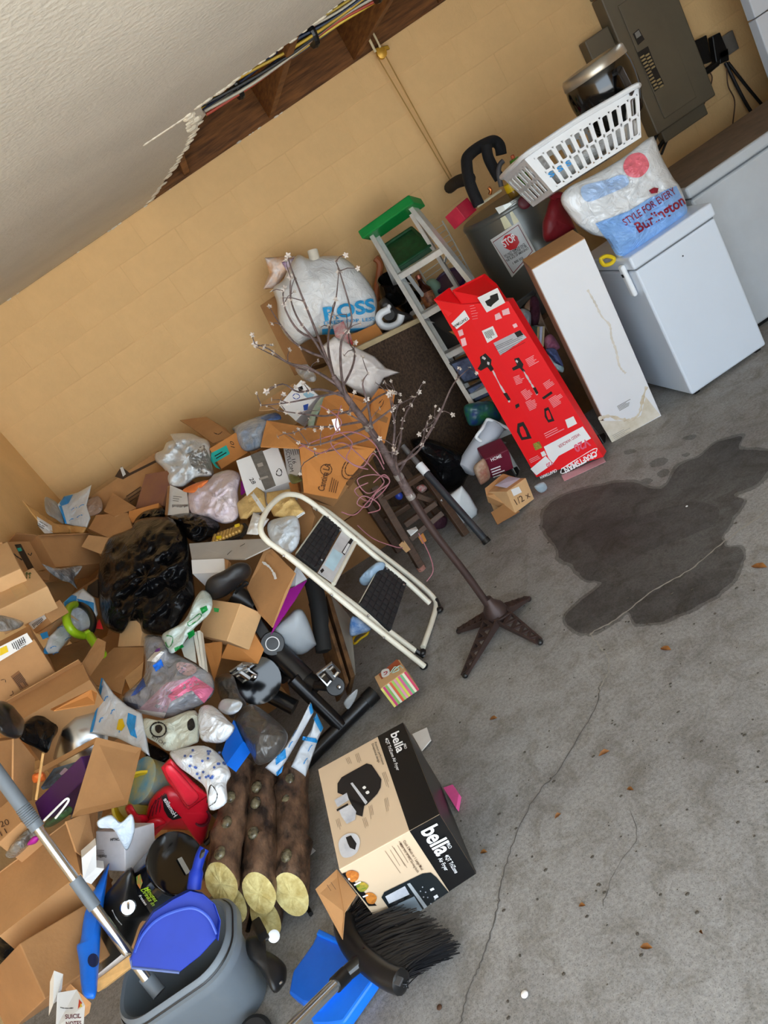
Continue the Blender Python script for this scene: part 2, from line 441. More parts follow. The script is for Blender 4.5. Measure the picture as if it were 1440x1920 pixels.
def carton(name, label, fb, m=CARD, flaps=None, fm=None, cat='box', group=None, t=.004, tape=None, fl=None):
    """cardboard box: closed, or open on its up side with hinged flaps {'F': angle, ...}"""
    root = thing(name, label, cat, group); CARTONS.append((name, fb.err, tuple(fb.D)))
    if flaps is None:
        b = fb.hexa().build('body', m, root, bev=.003)
        g = MB(); w = .0035                                    # closing seam: two lids meeting over the top
        g.hexa([fb.pt(u, v, z) for z, u, v in [(1.002, .0, .497), (1.002, 1, .497), (1.002, 1, .503), (1.002, 0, .503), (1.004, 0, .497), (1.004, 1, .497), (1.004, 1, .503), (1.004, 0, .503)]])
    else:
        D = fb.D; a, b_, c = t/D[0], t/D[1], t/D[2]; mb = MB()
        fb.hexa(mb, (0, 0, 0), (1, 1, c)); fb.hexa(mb, (0, 0, c), (a, 1, 1)); fb.hexa(mb, (1-a, 0, c), (1, 1, 1)); fb.hexa(mb, (a, 0, c), (1-a, b_, 1)); fb.hexa(mb, (a, 1-b_, c), (1-a, 1, 1))
        mb.build('body', m, root)
        for k, ang in flaps.items():
            a = math.radians(ang); full = D[1] if k in 'FB' else D[0]; L = (fl or {}).get(k, full/2)
            inn = dict(F=fb.ey, B=-fb.ey, L=fb.ex, R=-fb.ex)[k]; dr = (inn*math.cos(a) + fb.ez*math.sin(a))
            e0, e1 = dict(F=((0, 0, 1), (1, 0, 1)), B=((1, 1, 1), (0, 1, 1)), L=((0, 1, 1), (0, 0, 1)), R=((1, 0, 1), (1, 1, 1)))[k]
            e0, e1 = fb.pt(*e0), fb.pt(*e1); nn = dr.cross(e1-e0).normalized()*t; ins = (e1-e0)*.012
            MB().obox(e0+ins, e1-e0-ins*2, dr*L, nn).build('flap', fm or m, root)
    return root
def finish():
    """give each thing its origin at its base"""
    done = set()
    for r in ROOTS:
        ds = [o for o in [r]+list(r.children_recursive) if o.type == 'MESH']
        co = []
        for o in ds:
            me = o.data; a = np.empty(len(me.vertices)*3); me.vertices.foreach_get('co', a); a = a.reshape(-1, 3)
            co.append(a + np.array(o.location) if o.get('_local') else a)
        if not co: continue
        a = np.concatenate(co); lo, hi = a.min(0), a.max(0); b = Vector(((lo[0]+hi[0])/2, (lo[1]+hi[1])/2, lo[2]))
        for o in ds:
            if o.get('_local'):
                o.location -= b
            elif o.data not in done: o.data.transform(Matrix.Translation(-b)); done.add(o.data)
        if r.type != 'MESH' or not r.get('_local'): r.location = b
    for o in bpy.data.objects:
        if '_local' in o: del o['_local']

# ================================================================ the garage itself
D = 5.0; CZ = 2.33; XL = -1.70; XR = 4.30; YF = -.6
def concrete(nm='concrete_slab', c0='85827f', c1='aaa8a5', lo='c8c2b6', rough=.8):
    m = bpy.data.materials.new(nm); m.use_nodes = True; nt = m.node_tree; b = nt.nodes['Principled BSDF']; L = nt.links.new
    tc = nt.nodes.new('ShaderNodeTexCoord')
    def nz(sc, det=6, ro=.65, dist=0):
        n = nt.nodes.new('ShaderNodeTexNoise'); n.inputs['Scale'].default_value = sc; n.inputs['Detail'].default_value = det; n.inputs['Roughness'].default_value = ro; n.inputs['Distortion'].default_value = dist
        L(tc.outputs['Object'], n.inputs['Vector']); return n.outputs['Fac']
    def ramp(f, p0, c0, p1, c1):
        r = nt.nodes.new('ShaderNodeValToRGB'); r.color_ramp.elements[0].position = p0; r.color_ramp.elements[1].position = p1
        r.color_ramp.elements[0].color = (*lin(c0), 1); r.color_ramp.elements[1].color = (*lin(c1), 1); L(f, r.inputs[0]); return r.outputs[0]
    def mul(a, c, f):
        x = nt.nodes.new('ShaderNodeMix'); x.data_type = 'RGBA'; x.blend_type = 'MULTIPLY'; x.inputs[0].default_value = f; L(a, x.inputs[6]); L(c, x.inputs[7]); return x.outputs[2]
    c = ramp(nz(1.3, 8, .68, .5), .3, c0, .7, c1)
    c = mul(c, ramp(nz(90, 3), .3, 'c0c0c0', .62, 'ffffff'), .7)
    c = mul(c, ramp(nz(9, 6, .7, .6), .30, lo, .55, 'ffffff'), .8)
    c = mul(c, ramp(nz(260, 2), .30, '8a8a8a', .45, 'ffffff'), .7)
    L(c, b.inputs['Base Color']); b.inputs['Roughness'].default_value = rough
    bp = nt.nodes.new('ShaderNodeBump'); bp.inputs['Strength'].default_value = .25; bp.inputs['Distance'].default_value = .006; L(nz(110, 4), bp.inputs['Height']); L(bp.outputs[0], b.inputs['Normal'])
    return m
FLOORM = concrete()
WALLM = mat('tan_masonry_paint', 'ebc287', .75, var=.07, scale=2.2, bump=.3, bscale=60)
CEILM = mat('flat_ceiling_paint', 'd6d0c2', .9, var=.05, scale=3, bump=.45, bscale=55)
def struct(o): o['kind'] = 'structure'; return o
floor = struct(MB().box((XL-.9, YF, -.15), (XR+.2, D+.2, 0)).build('floor', FLOORM))
struct(MB().box((-9, -14, -.16), (11, YF-.001, -.01)).build('driveway', mat('pale_driveway', 'bfbebb', .9, var=.08)))  # unseen ground outside, made pale to bounce light onto the ceiling
wb = struct(MB().box((XL-.2, D+.0025, 0), (XR+.2, D+.2, CZ)).build('wall_back', WALLM))
struct(MB().box((XL-.75, 3.70, 0), (XL, D+.0025, CZ)).build('wall_left', WALLM))
struct(MB().box((XL-.75, YF, 0), (XL-.55, 3.70, CZ)).build('wall_left', WALLM))
struct(MB().box((XR, YF, 0), (XR+.2, D+.0025, CZ)).build('wall_right', WALLM))
struct(MB().box((2.1, YF-.2, 0), (XR+.2, YF, CZ+.3)).build('wall_light_block', WALLM))  # added unseen wall piece, narrows the opening to dim the right side
# masonry blocks, each proud of its joints
bw, bh, jt = .406, .203, .003
blk = None; row = 0; z = -.09
def blockmesh(w, h):
    e = .002; y = D+.0012; mb = MB()
    mb.add([(0, y+.0024, 0), (w, y+.0024, 0), (w, y+.0024, h), (0, y+.0024, h), (e, y, e), (w-e, y, e), (w-e, y, h-e), (e, y, h-e)], [(4, 5, 6, 7), (0, 1, 5, 4), (1, 2, 6, 5), (2, 3, 7, 6), (3, 0, 4, 7)])
    me = bpy.data.meshes.new('block'); me.from_pydata([tuple(p) for p in mb.v], [], mb.f); me.materials.append(WALLM); return me
BM = {}
while z < CZ-.02:
    x = XL - (bw/2 if row % 2 else 0)
    h = min(bh-jt, CZ-z-.004) if z+bh > CZ else bh-jt
    while x < XR:
        a = max(x, XL+.002); c = min(x+bw-jt, XR-.002)
        if c-a > .05 and z+h > .05:
            k = (round(c-a, 3), round(h, 3))
            if k not in BM: BM[k] = blockmesh(*k)
            o = bpy.data.objects.new('block', BM[k]); o.location = (a, 0, z); o.parent = wb; COL.objects.link(o)
        x += bw
    z += bh; row += 1
# ceiling board with its torn edge, the joists and sheathing above it
def ragged(pts, step=.035, amp=.012):
    out = []
    for a, b in zip(pts[:-1], pts[1:]):
        a, b = Vector((*a, 0)), Vector((*b, 0)); n = max(1, int((b-a).length/step))
        for i in range(n):
            p = a+(b-a)*i/n; out.append((p.x+random.uniform(-amp, amp), p.y+random.uniform(-amp, amp)))
    return out+[pts[-1]]
edge = ragged([(XR, 3.33), (1.0, 3.30), (.74, 3.37), (.31, 3.40)]) + ragged([(.33, 3.60), (.27, 3.86), (.2, 4.12), (.11, 4.38), (.02, 4.62), (-.11, 4.99)])
cpoly = [(XL-.55, YF), (XR, YF)] + edge + [(XL-.55, D)]
struct(MB().prism([(x, y, CZ) for x, y in cpoly], (0, 0, .013)).build('ceiling', CEILM))
ceil = bpy.data.objects['ceiling']
ch = MB()                                             # torn paper and gypsum along the break
for i, (x, y) in enumerate(edge[60:]):
    r = random.uniform(.006, .02)
    if random.random() < .8: ch.ball((x+random.uniform(-.015, .008), y, CZ-.001), r, 6, 4, (1.6, 1, .35))
for i in range(34):
    t = i/33; p = G((545/2+t*75, 540/2-t*50), CZ); ch.ball((p.x, p.y, CZ), random.uniform(.004, .014), 6, 4, (1.5, 1, .4))
for t in range(10):
    p = G((358+random.uniform(-8, 8), 215+t*3), CZ); ch.ball((p.x, p.y, CZ-.003), random.uniform(.012, .026), 7, 5, (1.3, 1, .5))
for i in range(16):
    x = random.uniform(-1.2, .9); ch.ball((x, D-.004, CZ-.002), random.uniform(.004, .011), 6, 4, (1.8, .6, .6))
ch.build('torn_gypsum', mat('gypsum', 'e8dfca', .9), ceil)
struct(MB().box((XL-.8, YF-.2, 2.64), (XR+.2, D+.2, 2.67)).build('trim_1', PLY))
struct(MB().box((XL-.8, D+.02, CZ), (XR+.2, D+.06, 2.64)).build('trim_2', PLY))
struct(MB().box((XL-.8, YF-.2, CZ), (2.1, YF-.16, 2.64)).build('trim_3', PLY))
for i, x in enumerate((-1.65, -1.05, -.44, .17, .785, 1.40, 2.01, 2.62, 3.23, 3.84)):
    j = struct(MB().box((x-.02, YF, CZ+.014), (x+.02, D+.02, 2.64)).build('trim_%d' % (i+4), WOOD, bev=.003))
    if .1 < x < 2.2: MB().box((x+.0205, 4.62, CZ+.05), (x+.0225, 4.86, 2.58)).build('nail_plate', mat('zinc_plate', '6f6a62', .5, .8, var=.3, scale=60), j)
# bundle of data cables lying along the break
cb = thing('cable_bundle', 'bundle of blue, yellow and white cables behind the torn ceiling edge', 'cables')
cc = [('2a3c66', 'navy'), ('2a3c66', 'navy'), ('d8b93c', 'yellow'), ('d6cfba', 'ivory'), ('22324f', 'dark blue'), ('c9a630', 'gold'), ('18191c', 'black'), ('b9b3a2', 'grey'), ('a83a20', 'rust'), ('d8b93c', 'yellow'), ('3a5a86', 'blue'), ('cfc7b0', 'ivory')]
for i, (h, nm) in enumerate(cc):
    a = 2*math.pi*i/len(cc); pts = []
    for k in range(15):
        x = .34+k*.24; w = .045 + .028*math.sin(k*2.1)**2
        pts.append((x, 3.74 + .03*math.sin(k*.9) + w*math.cos(a + k*.25), 2.372 + .5*w*math.sin(a+k*.25) - .012*math.sin(k*1.3+i)))
    MB().tube(smoothpath(pts, 4), .0065, 6).build('cable', mat('cable_'+nm, h, .5), cb, smooth=True)
for x in (.52, .92, 1.25):
    MB().lathe((x, 3.74 + .03*math.sin((x-.2)/.24*.9), 2.375), (1, .1, 0), [(.055, -.012), (.058, 0), (.055, .012)], 16).build('cable_tie', BLACK, cb)
# brass pulley with its two cords
pu = thing('rope_pulley', 'brass ceiling pulley with two thin cords hanging down the wall', 'pulley')
py = 4.93
MB().bar(W(P('x2', '640 430')[0], py), W(P('x2', '760 400')[0], py), (0, .012, 0), (0, 0, .012)).build('bracket', mat('old_brass', 'c79a2e', .4, .6), pu, bev=.004)
MB().lathe(W(P('x2', '700 450')[0], py), (0, 1, 0), [(.012, -.02), (.03, -.014), (.02, 0), (.03, .014), (.012, .02)], 20).build('wheel', mat('old_brass2', 'd8a43a', .4, .4), pu, smooth=True)
MB().tube([W(q, py-.02) for q in P('x2', '575 290 610 360 650 440')], .008, 8).build('hook', mat('cream_metal', 'e6d7ae', .5), pu)
MB().tube([W(q, py-.02) for q in P('x2', '615 255 650 320 690 400')], .006, 8).build('hook', mat('cream_metal', 'e6d7ae', .5), pu)
CORD = mat('tan_cord', 'b98e4c', .8)
for s in ('665 480 1290 1540', '735 475 1290 1490'):
    a, b = P('x2', s); MB().tube([W(a, py), W((a[0]*.5+b[0]*.5, a[1]*.5+b[1]*.5), py+.02), W(b, py)], .0035, 6).build('cord', CORD, pu)
# stained and cracked places of the slab
WET = concrete('damp_concrete', '3a3836', '6c6a67', 'a89c86', .72)
WET2 = concrete('damp_concrete_pale', '646260', '807e7b', 'c4b8a6', .6)
def stain(pts, m, z, name='damp_stain'):
    pts = [G(p) for p in pts]; pts = smoothloop(pts, 10); c = sum(pts, Vector())/len(pts); V = []
    for p in pts:
        k = noise.noise(Vector((p.x*14, p.y*14, 3)))*.014 + noise.noise(Vector((p.x*45, p.y*45, 7)))*.006
        q = p + (p-c).normalized()*k; V.append((q.x, q.y, z))
    return MB().add(V, [tuple(range(len(V)))]).build(name, m, floor)
stain(P('w8', '495 400 560 345 700 300 860 280 990 310 1060 215 1150 170 1230 110 1330 88 1320 140 1440 150 1450 220 1390 290 1300 330 1330 370 1280 450 1250 500 1260 550 1330 560 1320 640 1240 740 1160 790 1010 860 890 880 850 830 800 860 690 920 620 900 585 850 640 790 740 705 680 690 610 630 560 600 550 560 500 490 488 460'), WET, .0012)
stain(P('w8', '485 395 560 335 700 290 860 268 990 298 1050 205 1150 160 1230 100 1340 76 1332 130 1450 140 1460 230 1395 302 1312 338 1342 372 1292 455 1262 500 1270 545 1342 552 1332 645 1250 750 1165 802 1015 872 885 892 848 842 805 872 690 932 612 912 573 852 632 782 722 708 672 700 602 642 548 610 538 565 488 495 476 462'), WET2, .0007, 'damp_halo')
stain(P('w8', '700 440 900 420 1150 360 1240 420 1130 500 960 560 800 640 700 560 640 500'), concrete('damp_core', '3c3a38', '5a5856', 'b4a890', .7), .0018)
for s in ('940 200 975 178 1015 185 1000 210 955 220', '970 245 1000 228 1030 235 1010 255 980 262', '905 275 935 262 960 270 945 288 915 290', '1085 95 1110 82 1138 88 1110 105', '1080 165 1100 158 1115 165 1095 175', '830 150 860 140 880 150 850 160'):
    stain(P('w8', s), WET2, .0012)
CRK = mat('pale_crack', '98938a', .9, var=.1); CRKD = mat('dark_crack', '5d5a56', .95, var=.1)
def crack(pts, m, w=.003, zz=.0022):
    pts = smoothpath([G(p) for p in pts], 8); V = []; F = []
    for i, p in enumerate(pts):
        t = (pts[min(i+1, len(pts)-1)]-pts[max(i-1, 0)]).normalized(); s = Vector((-t.y, t.x, 0)); j = random.uniform(-.004, .004); k = w*random.uniform(.5, 1.3)
        V += [(p+s*(j+k)).xy.to_tuple()+(zz,), (p+s*(j-k)).xy.to_tuple()+(zz,)]
    for i in range(len(pts)-1): F.append((2*i, 2*i+1, 2*i+3, 2*i+2))
    MB().add(V, F).build('crack', m, floor)
crack(P('w8', '1440 400 1260 530 1110 650 940 750 800 860 690 920'), CRK, .0035, .0026)
crack(P('w8', '690 920 720 960 760 1010 770 1070 740 1130 730 1170'), CRK, .003)
crack(P('i', '1125 1285 1115 1330 1050 1440 1000 1500 960 1590 940 1660 930 1720 905 1800 880 1850 865 1920'), CRKD, .002)
crack(P('i', '1180 1520 1195 1570 1150 1640 1130 1700'), CRKD, .001)

# ================================================================ right side: freezers, heater, panel, ladder
# ---- small chest freezer seen end-on
fx0, fx1, fy0, fy1, fz = 1.64, 2.10, 3.43, 3.98, .81
fr = thing('chest_freezer', 'small white chest freezer carrying the plastic bag and laundry basket', 'freezer')
MB().box((fx0, fy0, .02), (fx1, fy1, fz-.075)).build('cabinet', ENAMEL, fr, bev=.012, seg=3)
MB().box((fx0-.006, fy0-.008, fz-.068), (fx1+.008, fy1, fz)).build('lid', ENAMEL, fr, bev=.012, seg=3)
MB().box((fx0+.01, fy0+.006, fz-.078), (fx1-.006, fy1-.01, fz-.066)).build('gasket', mat('grey_gasket', '6d7378', .6), fr)
h = MB().box((fx0-.030, fy0+.055, fz-.20), (fx0-.004, fy0+.095, fz-.03)).build('latch', WHITEP, fr, bev=.012, seg=4)
MB().box((fx0-.0325, fy0+.066, fz-.088), (fx0-.028, fy0+.083, fz-.072)).build('lock', BLACK, h)
for x in (fx0+.03, fx1-.05):
    for y in (fy0+.03, fy1-.06): MB().box((x, y, 0), (x+.03, y+.03, .025)).build('foot', BLACK, fr)
MB().ball(tuple(W((1280, 480), fy0)+Vector((0, -.002, 0))), .004, 8, 6).build('screw', BLACK, fr)
# ---- larger freezer behind it
f2 = thing('chest_freezer', 'larger grey-white chest freezer with dusty lid at the right edge', 'freezer')
gx, gy, gz = 2.16, 3.66, .88
MB().box((gx, gy, .03), (3.35, 4.30, gz-.07)).build('cabinet', mat('grey_enamel', 'bcc3c9', .4, var=.03), f2, bev=.015, seg=3)  # even grey-white coat, darker than the small freezer's
lid = MB().box((gx-.012, gy-.015, gz-.06), (3.36, 4.31, gz)).build('lid', mat('grey_enamel', 'bcc3c9', .4, var=.03), f2, bev=.014, seg=3)
MB().box((gx, gy, gz+.0005), (3.35, 4.30, gz+.002)).build('dust_layer', mat('brown_dust', '7d6b58', .9, var=.15), lid)
MB().box((gx+.01, gy+.01, gz-.072), (3.34, 4.28, gz-.058)).build('gasket', MATS['grey_gasket'], f2)
MB().box((gx+.02, gy+.04, 0), (3.3, 4.26, .04)).build('plinth', BLACK, f2)
# ---- stuffed store bag on the small freezer
BAGF = mat('stuffed_film', 'dbdfe2', .22, var=.06, scale=7, bump=.7, bscale=12, kind='fold', spec=.7)
bg = thing('plastic_bag', 'stuffed clear and blue store bag on the small freezer', 'bag')
bs = Inflate('film', P('z4', '565 395 600 340 700 290 820 220 940 130 965 140 990 210 1040 300 1070 340 1100 430 1095 470 1000 545 850 635 800 630 760 560 700 540 650 510 610 470'), BAGF, d=3.56, thick=.12, back=1.7, amp=.16, fs=9, seed=3, power=.36, n=110, rings=20, parent=bg)
decal(bs, P('z4', '715 490 850 440 940 385 1010 350 1050 335 1098 430 1093 468 1000 542 850 630 800 622 760 560'), mat('blue_bag_print', '86b2ea', .4, var=.05, bump=.4, bscale=14, kind='fold'), bg, 'blue_band', n=80, rings=14, off=.012)
decal(bs, P('z4', '660 340 760 310 830 290 850 330 760 375 680 400'), mat('blue_bag_print2', 'a9c5ea', .4), bg, 'blue_patch', n=40, rings=8, off=.011, soft=True)
decal(bs, P('z4', '830 255 850 212 895 198 925 220 935 260 900 300 850 295'), mat('pink_disc', 'e0707e', .4), bg, 'pink_disc', n=40, rings=8, off=.011, soft=True)
decal(bs, P('z4', '935 355 955 343 975 345 970 365 945 368'), WINE, bg, 'print', n=12, off=.014)
text(bs, 'STYLE FOR EVERY', P('z4', '840 500')[0], P('z4', '1050 365')[0], 13, WINE, bg, off=.018, bold=.005)
text(bs, 'Burlington', P('z4', '895 528')[0], P('z4', '1090 408')[0], 19, WINE, bg, off=.018, bold=.02)
MB().tube(smoothpath([W(q, 3.56) for q in P('z4', '735 640 760 630 790 640 780 660 750 668 735 652')], 5), .010, 8, closed=True).build('yellow_ring', YELLOW, None, smooth=True, label='yellow plastic ring lying on the small freezer corner', cat='ring')
# ---- laundry basket with real slots
bk = thing('laundry_basket', 'white slotted laundry basket tilted on top of the stuffed bag', 'basket')
TLb, TRb = P('z2', '520 590 955 320'); BLb, BRb = P('z2', '635 722 965 515')
A, B_, C_, E_ = W(TLb, 3.62), W(TRb, 3.56), W(BLb, 3.60), W(BRb, 3.56)
inw = Vector((.02, .40, -.06))
def bk_pt(u, v, out=0):
    top = A.lerp(B_, u) + Vector((0, 0, -.035*math.sin(math.pi*u)**2*0 + .02*math.cos(math.pi*2*u)*.5)); bot = C_.lerp(E_, u); return top.lerp(bot, v)
def slotted(p00, p10, p01, p11, cols, name, rows=2, t=Vector((0, .006, 0))):
    """wall with rounded slots: a grid of cells with a stadium hole each"""
    mb = MB(); f = lambda u, v: p00.lerp(p10, u).lerp(p01.lerp(p11, u), v)
    u0, u1, v0, v1 = .06, .985, .14, .93
    def quad(a, b, c, d): 
        V = [f(*a), f(*b), f(*c), f(*d)]; mb.add(V+[x+t for x in V], [(0, 1, 2, 3), (7, 6, 5, 4), (0, 4, 5, 1), (1, 5, 6, 2), (2, 6, 7, 3), (3, 7, 4, 0)])
    quad((0, 0), (1, 0), (1, v0), (0, v0)); quad((0, v1), (1, v1), (1, 1), (0, 1)); quad((0, v0), (u0, v0), (u0, v1), (0, v1)); quad((u1, v0), (1, v0), (1, v1), (u1, v1))
    cw, rh = (u1-u0)/cols, (v1-v0)/rows
    for i in range(cols):
        for j in range(rows):
            cu, cv = u0+(i+.5)*cw, v0+(j+.5)*rh; hw, hh = cw*.29, rh*.42; N = 20; ring = []; outer = []
            for k in range(N):
                a = 2*math.pi*k/N; ca, sa = math.cos(a), math.sin(a); cap = hw*1.1
                yy = (hh-cap*.75)*(1 if sa >= 0 else -1) + cap*.75*sa if abs(sa) > 1e-6 else 0
                ring.append((cu+hw*ca, cv+yy)); q = max(abs(ca), abs(sa)); outer.append((cu+cw/2*ca/q, cv+rh/2*sa/q))
            V = [f(*p) for p in ring]+[f(*p) for p in outer]; V2 = V+[x+t for x in V]; F = []
            for k in range(N):
                m = (k+1) % N; F += [(k, m, N+m, N+k), (2*N+k, 3*N+k, 3*N+m, 2*N+m), (k, 2*N+k, 2*N+m, m)]
            mb.add(V2, F)
    return mb.build(name, WHITEP, bk)
ins = (E_-C_).normalized()*.03; th = Vector((0, .005, 0))
slotted(A, B_, C_, E_, 11, 'slotted_side')
A2, B2, C2, E2 = [p+inw for p in (A, B_)]+[p+inw*.85 for p in (C_, E_)]
slotted(A2, B2, C2, E2, 11, 'slotted_side')
slotted(A, A2, C_, C2, 6, 'slotted_end', t=(B_-A).normalized()*.005); slotted(B_, B2, E_, E2, 6, 'slotted_end', t=(A-B_).normalized()*.005)
MB().prism([C_, E_, E2, C2], (0, 0, .005)).build('bottom', WHITEP, bk)
rim = [A, A.lerp(B_, .25)+Vector((0, 0, .008)), A.lerp(B_, .5)+Vector((0, 0, .012)), A.lerp(B_, .75)+Vector((0, 0, .008)), B_, B2, A2.lerp(B2, .5)+Vector((0, 0, .012)), A2]
MB().tube(smoothloop(rim, 5), .013, 8, closed=True).build('rim', WHITEP, bk, smooth=True)
for i, s in enumerate(('535 640 560 580 620 600 640 690 600 690', '640 640 720 560 850 490 930 440 955 500 800 590 660 690')):
    Inflate('plastic_bag', P('z2', s), BAGW, d=3.72+.04*i, thick=.05, amp=.3, fs=14, seed=i+20, label=('crumpled white bag at the low end of the laundry basket', 'long crumpled white bag filling the laundry basket')[i], cat='bag', group='bags inside the laundry basket')
text(Plane(C_, Vector((0, -1, .1))), 'S S S', P('x4', '1150 560')[0], P('x4', '1400 400')[0], 9, CYAN, bk, bold=.02, off=.008)
# ---- black air fryer standing in the basket
af = thing('air_fryer', 'black egg-shaped air fryer with silver lid sitting in the basket', 'air fryer')
ap = W((1132, 168), 3.84); ax = Vector((-.03, .02, 1)).normalized()
prof = [(.09, -.20), (.125, -.17), (.158, -.07), (.166, .0), (.166, .05), (.160, .085)]
MB().lathe(ap, ax, prof, 36).build('body', BLACKG, af, smooth=True)
MB().lathe(ap, ax, [(.161, .085), (.163, .090), (.160, .125), (.152, .136), (.10, .141), (.0, .142)], 36).build('top_band', mat('champagne_silver', 'b3aa9a', .3, .7), af, smooth=True)
hp = W(P('x1', '330 520')[0], 3.64); he = W(P('x1', '420 700')[0], 3.56)
MB().bar(hp, he, (.016, .006, .008), (.004, .02, .004)).build('handle', mat('bronze_handle', '4a4440', .35, .3), af, bev=.006)
MB().tube([hp+Vector((0, .08, -.005)), hp, ], .016, 8).build('handle_neck', BLACK, af)
# ---- breaker panel
ep = thing('breaker_panel', 'grey-olive electrical breaker panel with open door on the back wall', 'breaker panel')
OLIVE = mat('olive_grey_paint', '6d6452', .55, .1, var=.06, scale=5)
MB().box((2.84, 4.88, .98), (3.30, 4.999, 1.86)).build('enclosure', OLIVE, ep, bev=.01)
MB().box((2.66, 4.91, 1.33), (2.838, 4.999, 1.70)).build('side_box', OLIVE, ep, bev=.008)
MB().box((2.84, 4.90, 1.865), (3.16, 4.999, 2.32)).build('raceway', OLIVE, ep, bev=.008)
dr = MB().box((2.92, 4.872, 1.04), (3.17, 4.88, 1.76)).build('door', OLIVE, ep, bev=.004)
ps = Plane((0, 4.872, 1), (0, -1, 0))
for s in ('425 255 470 215 515 295 465 340', '460 395 540 345 595 490 660 630 590 690 520 530'):
    decal(ps, P('x1', s), mat('dark_recess', '1e1a16', .6), dr, 'breaker_bay', off=.001)
for i in range(11):
    for side in (0, 1):
        if (side and 5 <= i <= 7): continue
        c = ps.hit(P('x1', [492+side*38+i*10.5, 428-side*14+i*23.5])[0], 0)
        MB().box((c.x-.013, c.y-.012, c.z-.005), (c.x+.013, c.y-.001, c.z+.005)).build('breaker', mat('breaker_tan', 'b09a6c', .5), dr)
decal(ps, P('x1', '440 250 470 225 490 265 455 290'), mat('panel_label', '8a8a86', .5), dr, 'label_plate', off=.002)
MB().box((2.90, 4.93, .90), (3.24, 4.999, .98)).build('wire_gutter', OLIVE, ep, bev=.006)
for s, r in (('640 940 600 1020 580 1080', .012), ('880 850 850 920 740 975 640 1080 600 1160', .014), ('720 980 680 1060 640 1160', .008)):
    MB().tube(smoothpath([W(q, 4.95) for q in P('x1', s)], 5), r, 8).build('cable', BLACK, ep, smooth=True)
MB().ball(W(P('x1', '645 955')[0], 4.92), .018, 8, 6).build('knockout', STEEL, ep)
# ---- wall outlet with adapters and cords
ou = thing('power_outlet', 'wall outlet loaded with black plug adapters and hanging cords', 'outlet')
op = lambda s: [W(q, 4.95) for q in P('x1', s)]
a = W(P('x1', '1130 340')[0], 4.96)
MB().box((a.x-.07, 4.955, a.z-.06), (a.x+.07, 4.999, a.z+.06)).build('outlet_box', mat('galvanised', '8d8a84', .45, .5), ou, bev=.004)
for s, r in (('840 330 960 270 1000 470 900 500', .06), ('1000 280 1060 250 1130 420 1030 480', .05), ('1050 400 1120 370 1130 460 1060 490', .04)):
    q = op(s); MB().prism([v+Vector((0, -.03, 0)) for v in q], (0, r, 0)).build('adapter', BLACK, ou, bev=.006)
MB().tube(op('840 625 1000 520 1060 470'), .022, 10).build('plug_strip', BLACK, ou)
for s, r in (('1120 470 1260 750 1400 970', .011), ('1140 470 1290 660 1450 850', .010), ('1130 480 1140 640 1190 760 1175 960 1200 1100', .004), ('1000 540 1020 600 960 780 880 880', .004)):
    MB().tube(smoothpath(op(s), 6), r, 8).build('cord', BLACK if r > .005 else mat('thin_brown_cord', '5a3a24', .6), ou, smooth=True)
# ---- white panel at the right edge
wp = thing('white_partition', 'tall white partition edge in the top right corner of the picture', 'partition')
MB().box((3.39, 4.45, 0), (4.28, 4.52, 1.28)).build('lower_leaf', ENAMEL, wp, bev=.006)
MB().box((3.39, 4.45, 1.285), (4.28, 4.52, 2.2)).build('upper_leaf', ENAMEL, wp, bev=.006)
# ---- water heater
hx, hy, hr, hz = 1.62, 4.50, .285, 1.225
wh = thing('water_heater', 'short grey cylindrical water heater with a STOP notice on its side', 'water heater')
HG = mat('heater_grey', '5b5d59', .28, .35, var=.04, scale=3)
MB().lathe((hx, hy, 0), (0, 0, 1), [(hr-.01, .03), (hr, .05), (hr, hz-.03), (hr-.006, hz-.01), (hr-.02, hz)], 64).build('tank', HG, wh, smooth=True)
MB().lathe((hx, hy, hz), (0, 0, 1), [(hr+.003, -.035), (hr+.004, -.03), (hr+.004, -.015), (hr-.01, .002), (.02, .006)], 64).build('top_pan', HG, wh, smooth=True)
cy = Cyl(hx, hy, hr)
sg = decal(cy, P('x4', '475 1260 800 1050 985 1390 720 1680'), mat('notice_white', 'cfcfca', .3, var=.03), wh, 'notice', n=48, rings=6, off=.0015)
decal(cy, P('x4', '500 1285 790 1085 955 1385 735 1640'), mat('wine_border', '7a3038', .5), sg, 'border', n=48, rings=6, off=.002)
decal(cy, P('x4', '508 1290 787 1096 945 1385 735 1625'), mat('notice_face', 'c7cbcc', .3, var=.02), sg, 'face', n=48, rings=6, off=.0026)
oc = []
for k in range(8):
    a = math.pi/8 + k*math.pi/4; oc.append((705+98*math.cos(a+.45), 1282+95*math.sin(a+.45)))
decal(cy, [P('x4', q)[0] for q in oc], mat('stop_red', 'c81822', .35), sg, 'octagon', n=32, rings=3, off=.0032)
text(cy, 'STOP', P('x4', '638 1345')[0], P('x4', '775 1250')[0], 13, WHITEI, sg, bold=.03, off=.004)
for i, (s, a, b) in enumerate((('DO NOT REMOVE FACE', '640 1455', '870 1315'), ('WATER HEATER TO BE', '665 1475', '890 1335'), ('THE PLACE OF EMERGENCY', '660 1510', '915 1360'), ('1 800 555', '735 1535', '850 1470'))):
    text(cy, s, P('x4', a)[0], P('x4', b)[0], 4.2, INK, sg, bold=.02, off=.0034)
decal(cy, P('x4', '530 900 700 830 850 740 1010 620 1020 680 860 810 720 900 580 975'), mat('satin_badge', '8f918c', .25, .6), wh, 'badge', n=40, rings=3, off=.002)
decal(cy, P('x4', '570 975 620 950 720 1100 640 1145'), mat('cream_sticker', 'd8d6b0', .35), wh, 'sticker', n=20, off=.0025)
